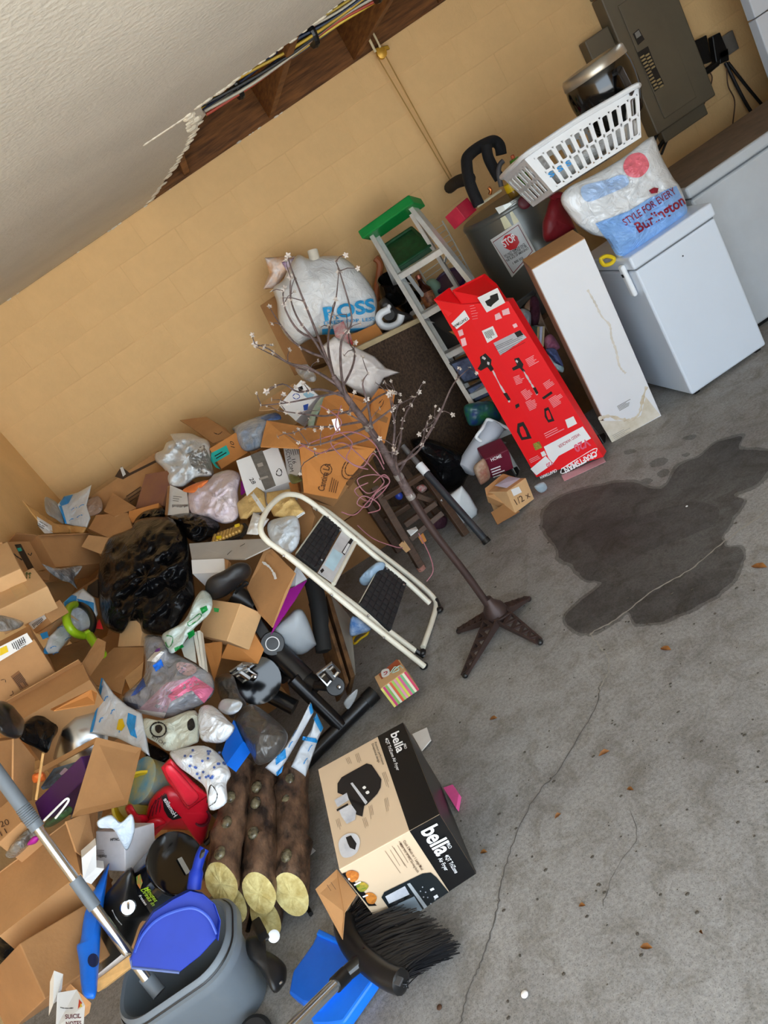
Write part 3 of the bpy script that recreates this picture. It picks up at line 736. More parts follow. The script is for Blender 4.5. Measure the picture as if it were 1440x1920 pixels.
decal(cy, P('x4', '690 945 720 930 800 1050 740 1090'), MATS['cream_sticker'], wh, 'sticker', n=20, off=.0025)
kb = W(P('x4', '860 835')[0], 4.19)
MB().lathe(kb, (-.2, -1, .1), [(.03, -.02), (.036, -.01), (.036, .01), (.028, .016), (.012, .016)], 24).build('valve_knob', MAROON, wh, smooth=True)
MB().tube(smoothpath([kb, kb+Vector((.06, .02, -.01)), kb+Vector((.12, .08, -.04))], 4), .016, 10).build('drain_pipe', MAROON, wh, smooth=True)
FOAM = mat('black_foam', '17171a', .85, var=.2, scale=30, bump=.3, bscale=60)
MB().tube(smoothpath([W(q, y) for q, y in zip(P('x4', '350 870 270 690 230 560 210 400 220 330 300 250 420 180 520 150 580 200 600 300'), (4.42, 4.44, 4.46, 4.5, 4.52, 4.55, 4.58, 4.6, 4.6, 4.6))], 5), .033, 12).build('insulated_pipe', FOAM, wh, smooth=True)
MB().tube(smoothpath([W(q, 4.5) for q in P('x4', '430 190 450 320 510 450 580 570')], 5), .031, 12).build('insulated_pipe', FOAM, wh, smooth=True)
MB().tube(smoothpath([W(q, y) for q, y in zip(P('x4', '250 570 150 590 80 620 20 670'), (4.48, 4.6, 4.75, 4.95))], 5), .036, 12).build('insulated_pipe', FOAM, wh, smooth=True)
MB().tube(smoothpath([W(q, 4.42) for q in P('x4', '620 370 580 420 570 520 600 660')], 5), .014, 10).build('flexible_hose', mat('grey_hose', '55555a', .5), wh, smooth=True)
MB().tube([W(q, 4.42) for q in P('x4', '330 885 600 700')], .008, 6).build('tray_edge', mat('cream_edge', 'cfc4a6', .6), wh)
MB().tube(smoothpath([W(q, 4.40) for q in P('x4', '455 670 480 700 470 750')], 4), .010, 8).build('copper_stub', mat('copper', 'b06a3c', .3, .9), wh)
# things kept on the heater
z0 = hz+.006
def on(px, z=z0): return G(px, z)
b = W(P('x4', '200 900')[0], 4.44)
fbp = Fit(corners('x4', '001 95 905 101 240 790 100 300 910 000 200 1005'), y=4.40, dims=(.15, .10, .10), yaw=-10)
carton('small_box', 'small red cardboard box on the water heater beside black pipes', fbp, mat('rose_red_card', 'c42440', .5), cat='box')
c = W(P('x4', '690 620')[0], 4.36); c.z = z0
yj = thing('jar', 'short jar with yellow lid on the water heater', 'jar')
MB().lathe(c, (0, 0, 1), [(.033, 0), (.035, .01), (.035, .035)], 24).build('glass', mat('amber_jar', '8a6a2a', .2), yj, smooth=True)
MB().lathe(c, (0, 0, 1), [(.037, .035), (.038, .04), (.038, .078), (.034, .082)], 24).build('lid', YELLOW, yj, smooth=True)
c = W(P('x4', '800 470')[0], 4.42); c.z = z0
sc = thing('spray_can', 'green aerosol spray can standing on the water heater', 'spray can')
MB().lathe(c, (0, 0, 1), [(.033, 0), (.033, .15), (.026, .17)], 24).build('can', mat('leaf_green_label', '4d8a22', .3, var=.3, scale=30), sc, smooth=True)
MB().lathe(c, (0, 0, 1), [(.034, .147), (.034, .155), (.012, .172)], 24).build('collar', STEEL, sc, smooth=True)
MB().lathe(c, (0, 0, 1), [(.011, .172), (.011, .19), (.007, .192)], 16).build('nozzle', mat('orange_cap', 'd8683a', .5), sc, smooth=True)
c = W(P('x4', '730 500')[0], 4.50); c.z = z0
bb = thing('bottle', 'small black bottle between jar and spray can', 'bottle')
MB().lathe(c, (0, 0, 1), [(.025, 0), (.025, .09), (.014, .105)], 20).build('body', BLACK, bb, smooth=True)
MB().lathe(c, (0, 0, 1), [(.015, .103), (.015, .125), (.012, .127)], 20).build('cap', WHITEP, bb, smooth=True)
# ---- red fuel can between heater and freezer
gc = thing('fuel_can', 'dark red plastic fuel can wedged behind the white carton', 'fuel can')
Inflate('body', P('x4', '1150 800 1240 745 1290 780 1330 900 1420 1100 1400 1150 1110 1290 1060 1100 1100 960'), mat('fuel_can_red', '8c1a26', .45, var=.1), d=4.02, thick=.10, amp=.03, power=.3, parent=gc)
MB().tube(smoothpath([W(q, 3.96) for q in P('x4', '1170 800 1210 760 1270 760 1300 800')], 4), .018, 8).build('handle', MATS['fuel_can_red'], gc, smooth=True)
MB().box((1.74, 4.02, .0), (1.96, 4.24, .62)).build('storage_crate', mat('dark_grey_crate', '5b5550', .7), None, bev=.01, label='dark crate standing behind white carton under the fuel can', cat='crate')  # one even dark grey all over
# ---- tall white carton leaning back
fw = Fit({'001': (1000, 507), '101': (1091, 451), '100': (1242, 775), '000': (1150, 838), '011': (982, 485), '111': (1077, 430)}, y=3.50, dims=(None, None, None), yaw=-2, pitch=-2, kr=.08)
wc = thing('long_carton', 'tall white cardboard carton with brown water stains leaning by the freezer', 'box')
fw.hexa().build('body', mat('white_carton', 'dcdde0', .6, var=.02, scale=3), wc, bev=.003)
MB().hexa([fw.pt(u, v, w) for u, v, w in ((0, 0, 1.001), (1, 0, 1.001), (1, 1, 1.001), (0, 1, 1.001), (0, 0, 1.004), (1, 0, 1.004), (1, 1, 1.004), (0, 1, 1.004))]).build('top_flap', CARD, wc)
fl = fw.face('L')
MB().hexa([fw.pt(u, v, w) for u, v, w in ((-.012, .02, 0), (-.003, .02, 0), (-.003, .98, 0), (-.012, .98, 0), (-.012, .02, 1), (-.003, .02, 1), (-.003, .98, 1), (-.012, .98, 1))]).build('side_panel', mat('pinkish_card', 'a8836c', .8), wc)
ff = fw.face('F'); STN = mat('water_stain', 'bfae90', .7, col2='d6cdbb', scale=30)
def strip(surf, pts, w, m, parent, name='stain_line', off=.0012):
    pts = [np.array(v[:2]) for v in smoothpath([(x, y, 0) for x, y in pts], 7)]; V = []; F = []
    for i, p in enumerate(pts):
        t = pts[min(i+1, len(pts)-1)]-pts[max(i-1, 0)]; n = np.array([-t[1], t[0]])/(np.linalg.norm(t)+1e-9); k = w*random.uniform(.4, 1.4)
        V += [surf.hit(tuple(p+n*k), off), surf.hit(tuple(p-n*k), off)]
    for i in range(len(pts)-1): F.append((2*i, 2*i+1, 2*i+3, 2*i+2))
    return MB().add(V, F).build(name, m, parent)
strip(ff, P('x6', '970 20 1060 180 1130 320 1220 420 1240 560 1290 700 1330 880 1400 960'), 2.0, mat('faint_stain', 'cfc8bc', .7), wc)
strip(ff, P('z5', '1245 705 1225 770 1205 850 1160 885 1100 880 1040 865 985 880'), 3.2, STN, wc)
decal(ff, P('z5', '990 890 1100 890 1170 890 1215 860 1240 760 1320 860 1060 1010'), mat('damp_card', 'd9d2c4', .7, col2='c9bea8', scale=14), wc, 'damp_area', off=.0008)
lines(ff, P('z5', '1085 812')[0], P('z5', '1160 770')[0], 5, 2.2, 1.2, mat('grey_print', '8b8b88', .7), wc)
lines(ff, P('z5', '1060 970')[0], P('z5', '1160 915')[0], 6, 3, .7, MATS['grey_print'], wc)
# ---- red tool carton
class Folded:                                          # half-flattened carton: two seen faces meeting at a crease
    def __init__(s, c, y):
        p = s.p = {k: W(c[k], y[k]) for k in c}
        s.F, s.L = plane3(p['000'], p['100'], p['001']), plane3(p['000'], p['001'], p['011'])
        p['101'] = s.F.hit(c['101'], 0); p['010'] = s.L.hit(c['010'], 0)
    def panel(s, k, t):
        f = s.F if k == 'F' else s.L; return MB().prism([s.p[q] for q in (('000', '100', '101', '001') if k == 'F' else ('000', '001', '011', '010'))], -f.n*t)
    def face(s, k): return s.F if k == 'F' else s.L
fc = Folded(corners('z5', '001 245 262 101 500 245 100 1012 1085 000 765 1155 011 105 240 010 650 1195'), {'001': 3.72, '101': 3.58, '100': 3.405, '000': 3.57, '011': 3.80, '010': 3.625})
rc = thing('tool_carton', 'long red printed tool carton leaning upside down on the ladder', 'box')
fc.panel('F', .07).build('body', REDC, rc); fc.panel('L', .05).build('side_panel', REDD, rc)
fF, fL = fc.face('F'), fc.face('L')
o, _ = panel('flap', P('z5', '195 185 370 95 435 150 500 245 248 262'), [3.78, 3.84, 3.74, 3.585, 3.725], .004, REDD, rc)
panel('flap', P('z5', '95 235 180 170 245 258 175 330'), [3.81, 3.84, 3.73, 3.77], .004, REDD, rc)
panel('flap', P('z5', '785 1185 1010 1085 1025 1110 800 1215'), [G(q, .006).y for q in P('z5', '785 1185 1010 1085 1025 1110 800 1215')], .002, mat('pale_flap', 'd9a6b0', .5), rc)
decal(fF, P('z5', '690 1030 900 920 945 985 770 1080 740 1120 715 1090'), WHITEB, rc, 'white_band')
decal(fL, P('z5', '618 1150 700 1080 740 1122 650 1185'), WHITEB, rc, 'white_band')
decal(fF, P('z5', '332 225 440 172 482 252 382 305'), PAPER, rc, 'picture_panel')
decal(fF, P('z5', '372 245 400 230 400 215 440 200 448 235 415 262 405 275 385 268'), INK, rc, 'picture', off=.002)
decal(fF, P('z5', '355 405 415 378 442 435 385 470'), PAPER, rc, 'barcode_panel')
lines(fF, P('z5', '368 412')[0], P('z5', '388 458')[0], 8, 2.1, 1.0, INK, rc, up=(.9, -.4), name='barcode', off=.002)
decal(fF, P('z5', '418 470 560 400 597 440 455 537'), mat('silver_panel', 'b9b9bd', .5), rc, 'notice_panel')
decal(fF, P('z5', '530 415 562 400 580 425 548 440'), INK, rc, 'notice_tab', off=.002)
lines(fF, P('z5', '425 490')[0], P('z5', '580 420')[0], 3, 3, .7, INK, rc, off=.002)
lines(fF, P('z5', '445 518')[0], P('z5', '590 445')[0], 3, 3, .6, INK, rc, off=.002)
decal(fL, P('z5', '190 365 262 292 290 340 220 395'), WHITEB, rc, 'white_band')
text(fL, 'CRAFTSMAN', P('z5', '275 330')[0], P('z5', '198 378')[0], 5, INK, rc, bold=.02)
def trimmer(sf, head, up, mid, low, par):
    decal(sf, P('z5', head), INK, par, 'tool_head', off=.0018, soft=False)
    strip(sf, P('z5', up), 1.6, mat('silver_print', 'cfc4c6', .5), par, 'tool_shaft', off=.0018)
    decal(sf, P('z5', mid), INK, par, 'tool_grip', off=.0022); decal(sf, P('z5', low), INK, par, 'tool_motor', off=.0018)
trimmer(fL, '345 545 375 525 408 560 405 585 420 610 405 625 385 600 350 620 332 610 350 580', '415 620 450 690 485 750 505 790', '470 742 490 738 512 775 498 782', '548 905 580 895 600 930 625 985 570 995 545 950', rc)
trimmer(fF, '530 555 555 548 580 585 575 605 590 620 580 628 560 605 525 620 518 605 545 590', '580 620 610 670 640 720 655 750', '630 712 645 708 662 740 650 748', '692 825 715 815 730 850 748 890 715 900 695 868', rc)
for sf_, q_ in ((fL, '560 925 575 918 590 945 600 975 575 978 562 950'), (fF, '702 838 714 832 725 855 732 880 715 884 706 862')): decal(sf_, P('z5', q_), REDC, rc, 'tool_opening', off=.0028)
for sf_, q_ in ((fL, '360 540 378 552 372 562 355 552'), (fL, '385 570 398 575 395 590 384 584'), (fF, '540 560 552 568 548 578 537 570')): decal(sf_, P('z5', q_), mat('silver_print', 'cfc4c6', .5), rc, 'tool_detail', off=.0028)
decal(fF, P('z5', '680 765 730 730 738 742 690 775'), INK, rc, 'battery_picture')
decal(fL, P('z5', '535 805 555 795 560 812 540 825'), INK, rc, 'battery_picture')
for a, b, n in (('590 560', '645 530', 6), ('525 655', '575 635', 6), ('565 735', '610 705', 7), ('685 690', '730 660', 5), ('715 775', '780 735', 7), ('590 790', '640 765', 7)):
    lines(fF, P('z5', a)[0], P('z5', b)[0], n, 2.8, 1.3, mat('pink_print', 'f59aa0', .6), rc)
lines(fF, P('z5', '690 960')[0], P('z5', '800 905')[0], 3, 4, 1.5, MATS['pink_print'], rc)
lines(fL, P('z5', '610 1100')[0], P('z5', '680 1065')[0], 3, 3, 1.2, MATS['pink_print'], rc)
lines(fF, P('z5', '290 270')[0], P('z5', '330 262')[0], 6, 5, .8, MATS['pink_print'], rc)
decal(fF, P('z5', '805 885 850 865 870 905 820 930'), PAPER, rc, 'code_panel')
decal(fL, P('z5', '672 1062 692 1052 705 1075 683 1085'), PAPER, rc, 'code_panel')
decal(fL, P('z5', '630 1015 665 1000 682 1035 645 1050'), mat('yellow_photo', 'b8a83a', .5, col2='4a5a2a', scale=60), rc, 'photo')
for s in ('425 318 450 305 465 335 430 348', '463 295 500 280 508 312 470 322', '225 405 250 395 258 425 235 435', '240 450 265 440 275 480 250 490', '520 372 540 362 550 380 530 390'):
    decal(fF if int(s[:3]) > 300 else fL, P('z5', s), mat('pale_icon', 'f2c0c4', .6), rc, 'icon', off=.0016)
text(fF, 'CRAFTSMAN', P('z5', '968 1052')[0], P('z5', '795 1146')[0], 10.5, WHITEI, rc, bold=.03)
strip(fF, P('z5', '785 1150 960 1042 972 1062'), .8, WHITEI, rc, 'frame_line'); strip(fF, P('z5', '785 1150 800 1172 972 1075'), .8, WHITEI, rc, 'frame_line')
text(fF, 'V20', P('z5', '928 985')[0], P('z5', '848 1025')[0], 14, mat('pink_logo', 'e0607a', .5), rc, bold=.03)
text(fF, 'WEED WACKER', P('z5', '880 955')[0], P('z5', '765 1025')[0], 5.5, mat('rose_print', 'c05a68', .5), rc, bold=.02)
text(fL, 'V20', P('z5', '738 1105')[0], P('z5', '700 1125')[0], 7, MATS['pink_logo'], rc, bold=.03)
text(fL, 'CRAFTSMAN', P('z5', '757 1150')[0], P('z5', '668 1192')[0], 5, WHITEI, rc, bold=.03)
# ---- aluminium stepladder
ld = thing('step_ladder', 'open aluminium stepladder with green top cap against the wall', 'ladder')
fa, fb_ = G(P('z5', '535 1180')[0]), G((1128, 828)); ta, tb = W((697, 440), 4.62), W((775, 385), 4.44)
sd = (tb-ta).normalized(); up = (ta-fa).normalized(); fo = sd.cross(up).normalized()
def rail(a, b, w, d, name='rail'):
    s2 = (b-a).normalized(); sx = sd
    mb = MB(); mb.bar(a, b, sx*w*.5, fo*.004); mb.bar(a+fo*d/2, b+fo*d/2, sx*.003, fo*d/2); return mb.build(name, ALU, ld)
for a, b, s in ((fa, ta, 1), (fb_, tb, -1)):
    mb = MB(); mb.bar(a, b, sd*.003, fo*.038); mb.bar(a+fo*.036+sd*.012*s, b+fo*.036+sd*.012*s, sd*.013, fo*.0025); mb.bar(a-fo*.036+sd*.012*s, b-fo*.036+sd*.012*s, sd*.013, fo*.0025); mb.build('rail', ALU, ld)
    MB().bar(a-up*.012, a+up*.04, sd*.022, fo*.05).build('rubber_foot', BLACK, ld, bev=.004)
for k in range(1, 6):
    t = k/6.05; a, b = fa.lerp(ta, t), fb_.lerp(tb, t); dp = Vector((0, .08, 0))
    hz_ = (b-a).cross(Vector((0, 0, 1))).normalized(); hz_ = -hz_ if hz_.y < 0 else hz_
    mb = MB(); mb.obox(a-hz_*.035, b-a, hz_*.075, (0, 0, -.004)); mb.obox(a-hz_*.035, b-a, hz_*.004, (0, 0, -.035)); mb.obox(a+hz_*.036, b-a, hz_*.004, (0, 0, -.03)); mb.build('step', ALU, ld)
    for q, s in ((a, 1), (b, -1)): MB().bar(q-Vector((0, 0, .035)), q-Vector((0, 0, .035))-up*.05+sd*.05*s, fo*.012, up*.003).build('brace', ALU, ld)
back = Vector((.06, .40, 0)); ra, rb = fa+Vector((-.02, .92, 0)), fb_+Vector((.02, .98, 0)); rta, rtb = ta+Vector((.02, .05, -.04)), tb+Vector((-.02, .05, -.04))
for a, b in ((ra, rta), (rb, rtb)): MB().bar(a, b, sd*.012, fo*.014).build('rear_leg', ALU, ld)
for t in (.12, .4, .66):
    MB().bar(ra.lerp(rta, t), rb.lerp(rtb, t), (0, .012, 0), (0, 0, .014)).build('rear_bar', ALU, ld)
cp = MB().bar(ta-sd*.035+up*.01, tb+sd*.035+up*.01, fo*.075, up*.028).build('top_cap', GREEN, ld, bev=.008, seg=3)
cf = plane3(ta+up*.04+fo*0, tb+up*.04, ta+up*.04+fo)
for u0, u1 in ((.06, .36), (.62, .94)):
    a = ta.lerp(tb, u0); b = ta.lerp(tb, u1); MB().bar(a+up*.0385-fo*.03, b+up*.0385-fo*.03, fo*.008, up*.001).build('tool_slot', BLACK, cp)
MB().bar(ta.lerp(tb, .42)+up*.0385-fo*.01, ta.lerp(tb, .58)+up*.0385-fo*.01, fo*.012, up*.001).build('emblem', mat('pale_green', '6cc48c', .5), cp)
sh = [W(q, y) for q, y in zip(P('z3', '745 300 900 198 1005 290 820 415'), (4.78, 4.70, 4.50, 4.55))]
tr = MB().prism(sh, (0, 0, -.03)).build('pail_shelf', DGREEN, ld, bev=.006)
for k in range(4): MB().tube([sh[k]+Vector((0, 0, .006)), sh[(k+1) % 4]+Vector((0, 0, .006))], .010, 6).build('shelf_lip', DGREEN, tr)
for a, b in (('870 440', '960 560'), ('1060 310', '1120 350')):
    p, q = P('z3', a)[0], P('z3', b)[0]; MB().bar(W(p, 4.55), W(q, 4.6), (.012, 0, 0), (0, 0, .004)).build('spreader', ALU, ld)
# ---- white wire shelving against the wall
ws = thing('wire_shelf', 'white coated wire shelf standing on edge behind the ladder', 'shelf')
WIRE = mat('white_wire', 'd8d2c4', .4)
wa, wb_, wc_ = W(P('z3', '1040 150')[0], 4.86), W(P('z3', '1260 450')[0], 4.86), W(P('z3', '960 560')[0], 4.86)
for k in range(34):
    t = k/33; x = .98+.36*1; z_ = 1.28-1.2*t
    MB().tube([(.92, 4.86, z_), (1.34, 4.86, z_)], .0026, 5).build('wire', WIRE, ws)
for x in (.92, 1.06, 1.20, 1.34): MB().tube([(x, 4.865, .02), (x, 4.865, 1.30)], .0045, 6).build('spine', WIRE, ws)

# ================================================================ middle: behind and beside the ladder
def ellipsoid(name, c, r, sc, m, parent=None, **kw): return MB().ball(c, r, 24, 16, sc).build(name, m, parent, smooth=True, **kw)
# things seen through the ladder
pb = thing('bottle', 'brown glass bottle with orange label seen through the ladder', 'bottle')
c, t = W(P('x5', '985 500')[0], 4.62), W(P('x5', '895 310')[0], 4.66); L_ = (t-c).length
MB().lathe(c, t-c, [(.038, -.06), (.042, -.05), (.042, L_*.45), (.018, L_*.68), (.016, L_*.98)], 24).build('glass', mat('brown_glass', '3a1a10', .12, spec=.7), pb, smooth=True)
MB().lathe(c, t-c, [(.0425, -.03), (.043, 0), (.043, L_*.3), (.0425, L_*.33)], 24, cap=False).build('label', mat('orange_label', 'b8764a', .5, col2='5a2a1a', scale=40), pb, smooth=True)
MB().lathe(c, t-c, [(.018, L_*.86), (.02, L_*.88), (.02, L_*1.02), (.015, L_*1.04)], 20).build('cap', mat('copper_foil', 'a8604a', .35, .5), pb, smooth=True)
MB().lathe(W(P('x5', '1135 350')[0], 4.70), (-.15, -.55, 1), [(.10, -.02), (.105, 0), (.1, .014), (.085, .016), (.08, .01), (.0, .009)], 36).build('round_lid', mat('deep_violet_plastic', '2c1648', .4), None, smooth=True, label='dark violet round lid leaning behind the ladder steps', cat='lid')
ellipsoid('plush_ball', W(P('x5', '1015 405')[0], 4.74), .05, (1, 1, 1.3), mat('mint_plastic', '86a890', .6), label='pale mint rounded object behind the brown bottle', cat='toy')
Inflate('trash_bag', P('x5', '800 330 900 420 930 470 880 560 830 640 760 560 700 500 690 420 740 340'), BAGK, d=4.76, thick=.08, amp=.2, seed=11, label='black plastic bag squeezed behind the left ladder rail', cat='bag')
po = thing('black_pot', 'glossy black pot lying behind the ladder near the wall', 'pot')
c = W(P('x5', '720 400')[0], 4.66)
MB().lathe(c, (.25, -.5, 1), [(.0, -.10), (.06, -.098), (.085, -.07), (.095, 0), (.092, .06), (.097, .066), (.09, .07), (.08, .0), (.0, -.05)], 32).build('bowl', BLACKG, po, smooth=True)
MB().tube([c+Vector((.07, -.05, -.02)), c+Vector((.12, -.09, .05))], .012, 8).build('handle', BLACKG, po)
MB().tube(smoothpath([W(q, 4.80) for q in P('x5', '575 175 610 220 600 330 585 430 590 500')], 6), .022, 8).build('hose', mat('rust_orange', 'b5673c', .5), None, smooth=True, label='rust orange strap hanging beside the white store bag', cat='strap')
tp = thing('tape_gun', 'white curved tape dispenser on top of the brown carpeted panel', 'tape dispenser')
MB().tube(smoothpath([W(q, 4.45) for q in P('x5', '680 560 620 590 600 630 625 680 690 690 750 660 770 600')], 6), .022, 10).build('frame', WHITEP, tp, smooth=True)
MB().lathe(W(P('x5', '675 605')[0], 4.46), (0, -1, .3), [(.02, -.02), (.034, -.02), (.034, .02), (.02, .02)], 24).build('tape_roll', BLACK, tp, smooth=True)
MB().ball(W(P('x5', '678 540')[0], 4.44), .014, 10, 8).build('knob', WHITEP, tp, smooth=True)
MB().tube(smoothpath([W(q, 4.42) for q in P('x5', '680 740 720 720 790 670 850 650')], 5), .006, 6).build('wire_handle', STEEL, tp, smooth=True)
Inflate('trash_bag', P('x5', '600 520 650 470 740 560 840 600 860 650 760 690 640 760 610 700 640 620'), BAGG, d=4.62, thick=.06, amp=.3, seed=12, label='dusty dark bag under the white tape dispenser', cat='bag')
# carpeted panel
ca = Fit({'001': P('x5', '500 880')[0], '101': P('x5', '960 602')[0], '000': (740, 960), '100': (935, 832)}, y=4.28, dims=(.72, .14, .95), yaw=-4, kr=.4)
cpz = thing('carpet_panel', 'large board covered in brown carpet behind the blossom tree', 'panel')
ca.hexa().build('carpet', CARPET, cpz, bev=.006)
MB().hexa([ca.pt(u, v, w) for u, v, w in ((-.01, -.05, 1.0), (1.01, -.05, 1.0), (1.01, .25, 1.0), (-.01, .25, 1.0), (-.01, -.05, 1.03), (1.01, -.05, 1.03), (1.01, .25, 1.03), (-.01, .25, 1.03))]).build('wood_edge', mat('pale_strip', 'c8b48c', .6), cpz)
# store bag on its carton
rb = thing('plastic_bag', 'big white store bag with blue lettering on top of the heap', 'bag')
R_ = Inflate('film', P('z3', '280 340 345 360 420 345 520 350 600 410 660 480 705 560 710 640 690 730 600 760 420 770 340 800 280 830 220 780 180 700 170 600 150 520 200 480 230 420'), BAGW, d=4.50, thick=.20, amp=.08, fs=6, seed=4, power=.45, n=90, rings=16, parent=rb)
text(R_, 'ROSS', P('z3', '430 690')[0], P('z3', '700 640')[0], 23, ROSSB, rb, bold=.035, off=.016)
text(R_, 'DRESS FOR LESS', P('z3', '425 712')[0], P('z3', '695 690')[0], 6, ROSSB, rb, bold=.01, off=.016)
decal(R_, P('z3', '415 735 550 735 690 725 640 748 500 768 415 770'), ROSSB, rb, 'blue_band', n=50, rings=5, off=.014)
Inflate('gift_paper', P('z3', '105 355 270 345 288 405 230 430 160 520 95 525 130 440'), mat('orange_paper', 'e8a33c', .6, col2='efe4e0', scale=9), d=4.62, thick=.05, amp=.3, seed=5, soft=False, label='orange and white paper bag poking out behind the store bag', cat='paper')
Inflate('paper_scrap', P('z3', '195 380 270 350 288 410 225 432'), mat('violet_paper', '7a3a9c', .6, col2='f0e8ea', scale=12), d=4.56, thick=.03, amp=.2, seed=6, soft=False, label='violet and white paper scrap above the store bag', cat='paper')
MB().lathe(W(P('z3', '375 365')[0], 4.45), (.35, .1, 1), [(.028, -.06), (.030, -.05), (.030, .05), (.026, .055)], 20).build('paper_roll', mat('cream_paper', 'e3dccb', .8), None, smooth=True, label='cream paper roll sticking out of the store bag', cat='roll')
panel('brown_carton', P('z3', '540 785 705 712 748 775 640 850 560 825'), [4.30, 4.38, 4.34, 4.26, 4.26], .06, CARDO, None, label='orange-brown carton under the white store bag', cat='box')
fb1 = Fit({'001': P('z3', '85 605')[0], '101': P('z3', '150 570')[0], '100': P('z3', '350 940')[0], '000': P('z3', '260 1000')[0]}, y=4.52, dims=(.12, .35, None), yaw=-15)
carton('tall_carton', 'tall narrow brown carton at the left of the store bag', fb1, CARDD)
sp = MB().tube([W(q, 4.25) for q in P('z3', '640 855 750 790')], .012, 6).build('dark_rod', BLACK, None, label='short black rod lying on the carpeted panel edge', cat='rod')
Inflate('plastic_sheet', P('z3', '415 830 480 780 560 820 700 890 760 950 835 975 750 1005 720 1060 700 1135 600 1080 530 1030 470 1000 430 900'), mat('milky_film', 'd3cdc9', .4, var=.05, bump=.4, bscale=9, kind='fold'), d=4.02, thick=.05, amp=.35, fs=7, seed=7, soft=False, label='milky white plastic sheet draped behind the blossom tree', cat='plastic sheet')
rcx = Fit(corners('z3', '001 490 778 101 540 755 100 578 822 000 530 847'), y=4.22, dims=(.07, .1, .1))
carton('small_carton', 'small red and white carton below the store bag', rcx, mat('red_white_card', 'd8303a', .5, col2='e8e0dc', scale=16))

# ---- blossom tree on its iron foot
tr = thing('blossom_tree', 'bare artificial blossom tree on a brown four-legged iron stand', 'artificial tree')
hub = Vector((.15, 2.70, 0)); 
MB().lathe(hub, (0, 0, 1), [(.05, .045), (.055, .06), (.045, .10), (.022, .13), (.018, .15)], 20).build('hub', BRONZE, tr, smooth=True)
for q in ((875, 1270), (1015, 1208), (993, 1127), (863, 1187)):
    e = G(q); d = (e-hub); d.z = 0; Ln = d.length; d.normalize(); s = Vector((-d.y, d.x, 0)); mb = MB()
    t0, t1 = hub+Vector((0, 0, .085)), hub+d*Ln+Vector((0, 0, .022)); b0, b1 = hub+Vector((0, 0, .05)), hub+d*Ln+Vector((0, 0, .012))
    for sg in (-1, 1):                              # lattice leg: two flanges and cross webs
        mb.hexa([b0+s*.038*sg-s*.004, b0+s*.038*sg+s*.004, b1+s*.012*sg+s*.004, b1+s*.012*sg-s*.004, t0+s*.038*sg-s*.004, t0+s*.038*sg+s*.004, t1+s*.012*sg+s*.004, t1+s*.012*sg-s*.004])
    for k in range(6):
        a, b = k/6, (k+.5)/6; w1, w2 = .038-.026*a, .038-.026*b; z1, z2 = .08-.06*a, .08-.06*b
        mb.bar(hub+d*Ln*a-s*w1+Vector((0, 0, z1)), hub+d*Ln*b+s*w2+Vector((0, 0, z2)), d*.008, (0, 0, .004)); mb.bar(hub+d*Ln*b+s*w2+Vector((0, 0, z2)), hub+d*Ln*(a+1/6)-s*(w1-.004)+Vector((0, 0, z1-.01)), d*.008, (0, 0, .004))
    leg = mb.build('leg', BRONZE, tr)
    MB().ball(hub+d*Ln+Vector((0, 0, .012)), .014, 10, 6, (1, 1, .85)).build('foot_pad', BLACK, leg, smooth=True)
TY = 2.70
stem = smoothpath([W(q, TY) for q in P('i', '940 1170 875 1078 815 1000 770 930 735 870 690 800 650 745 625 705')], 5)
k1 = 16
MB().tube(stem[:k1], .016, 12).build('pole', BRONZE, tr, smooth=True)
MB().tube(stem[k1-1:], [.018 - .008*i/(len(stem)-k1) for i in range(len(stem)-k1+1)], 10).build('trunk', TWIG, tr, smooth=True)
for q in ('770 930', '748 893', '690 800'):
    MB().lathe(W(P('i', q)[0], TY), (stem[-1]-stem[0]), [(.0175, -.012), (.0185, 0), (.0175, .012)], 12).build('wrap', mat('silver_tape', '8a8480', .4, .3), tr)
BR = ['625 705 600 640 580 590 560 540 545 500 540 480', '625 705 615 650 620 600 630 560 635 510', '620 690 590 640 560 600 545 560 545 520', '640 730 600 700 560 690 520 670 480 650', '630 720 580 690 540 680 505 655 478 645', '640 735 590 745 540 755 490 760',
      '660 770 610 780 560 775 520 770', '650 750 640 700 640 640 660 600 640 520 630 490', '670 780 700 750 730 735 750 740', '700 820 690 760 680 720 690 700', '690 800 640 820 590 835 560 830', '700 820 640 840 600 850 570 868', '690 800 730 770 745 760 775 745', '735 870 750 830 755 790 770 760 785 735', '740 875 780 850 800 820 810 800', '735 860 740 800 735 770 730 740',
      '745 890 770 850 790 830 800 800 812 790 825 770', '760 915 745 880 742 850 738 835', '610 670 580 660 550 640 520 600 505 575', '600 640 560 620 535 580 530 545', '650 745 600 730 560 735 530 720 500 735', '680 790 620 800 580 800 550 812', '715 835 690 800 660 780 640 770', '640 730 660 690 665 660 655 640 650 590', '800 820 825 775 850 720 880 690']
PET = MB()
def blossom(c, r):
    mb = MB()
    n0 = Vector((random.uniform(-1, 1), random.uniform(-1.5, .2), random.uniform(-.2, 1))).normalized(); u = n0.orthogonal().normalized(); v = n0.cross(u)
    for k in range(5):
        a = 2*math.pi*k/5 + random.uniform(-.2, .2); d = u*math.cos(a)+v*math.sin(a); s = n0.cross(d)
        mb.add([c, c+d*r*.55+s*r*.34+n0*r*.2, c+d*r*1.05+n0*r*random.uniform(.1, .5), c+d*r*.55-s*r*.34+n0*r*.2, c-n0*r*.08], [(0, 1, 2, 3), (4, 3, 2, 1)])
    return mb
nb = 0
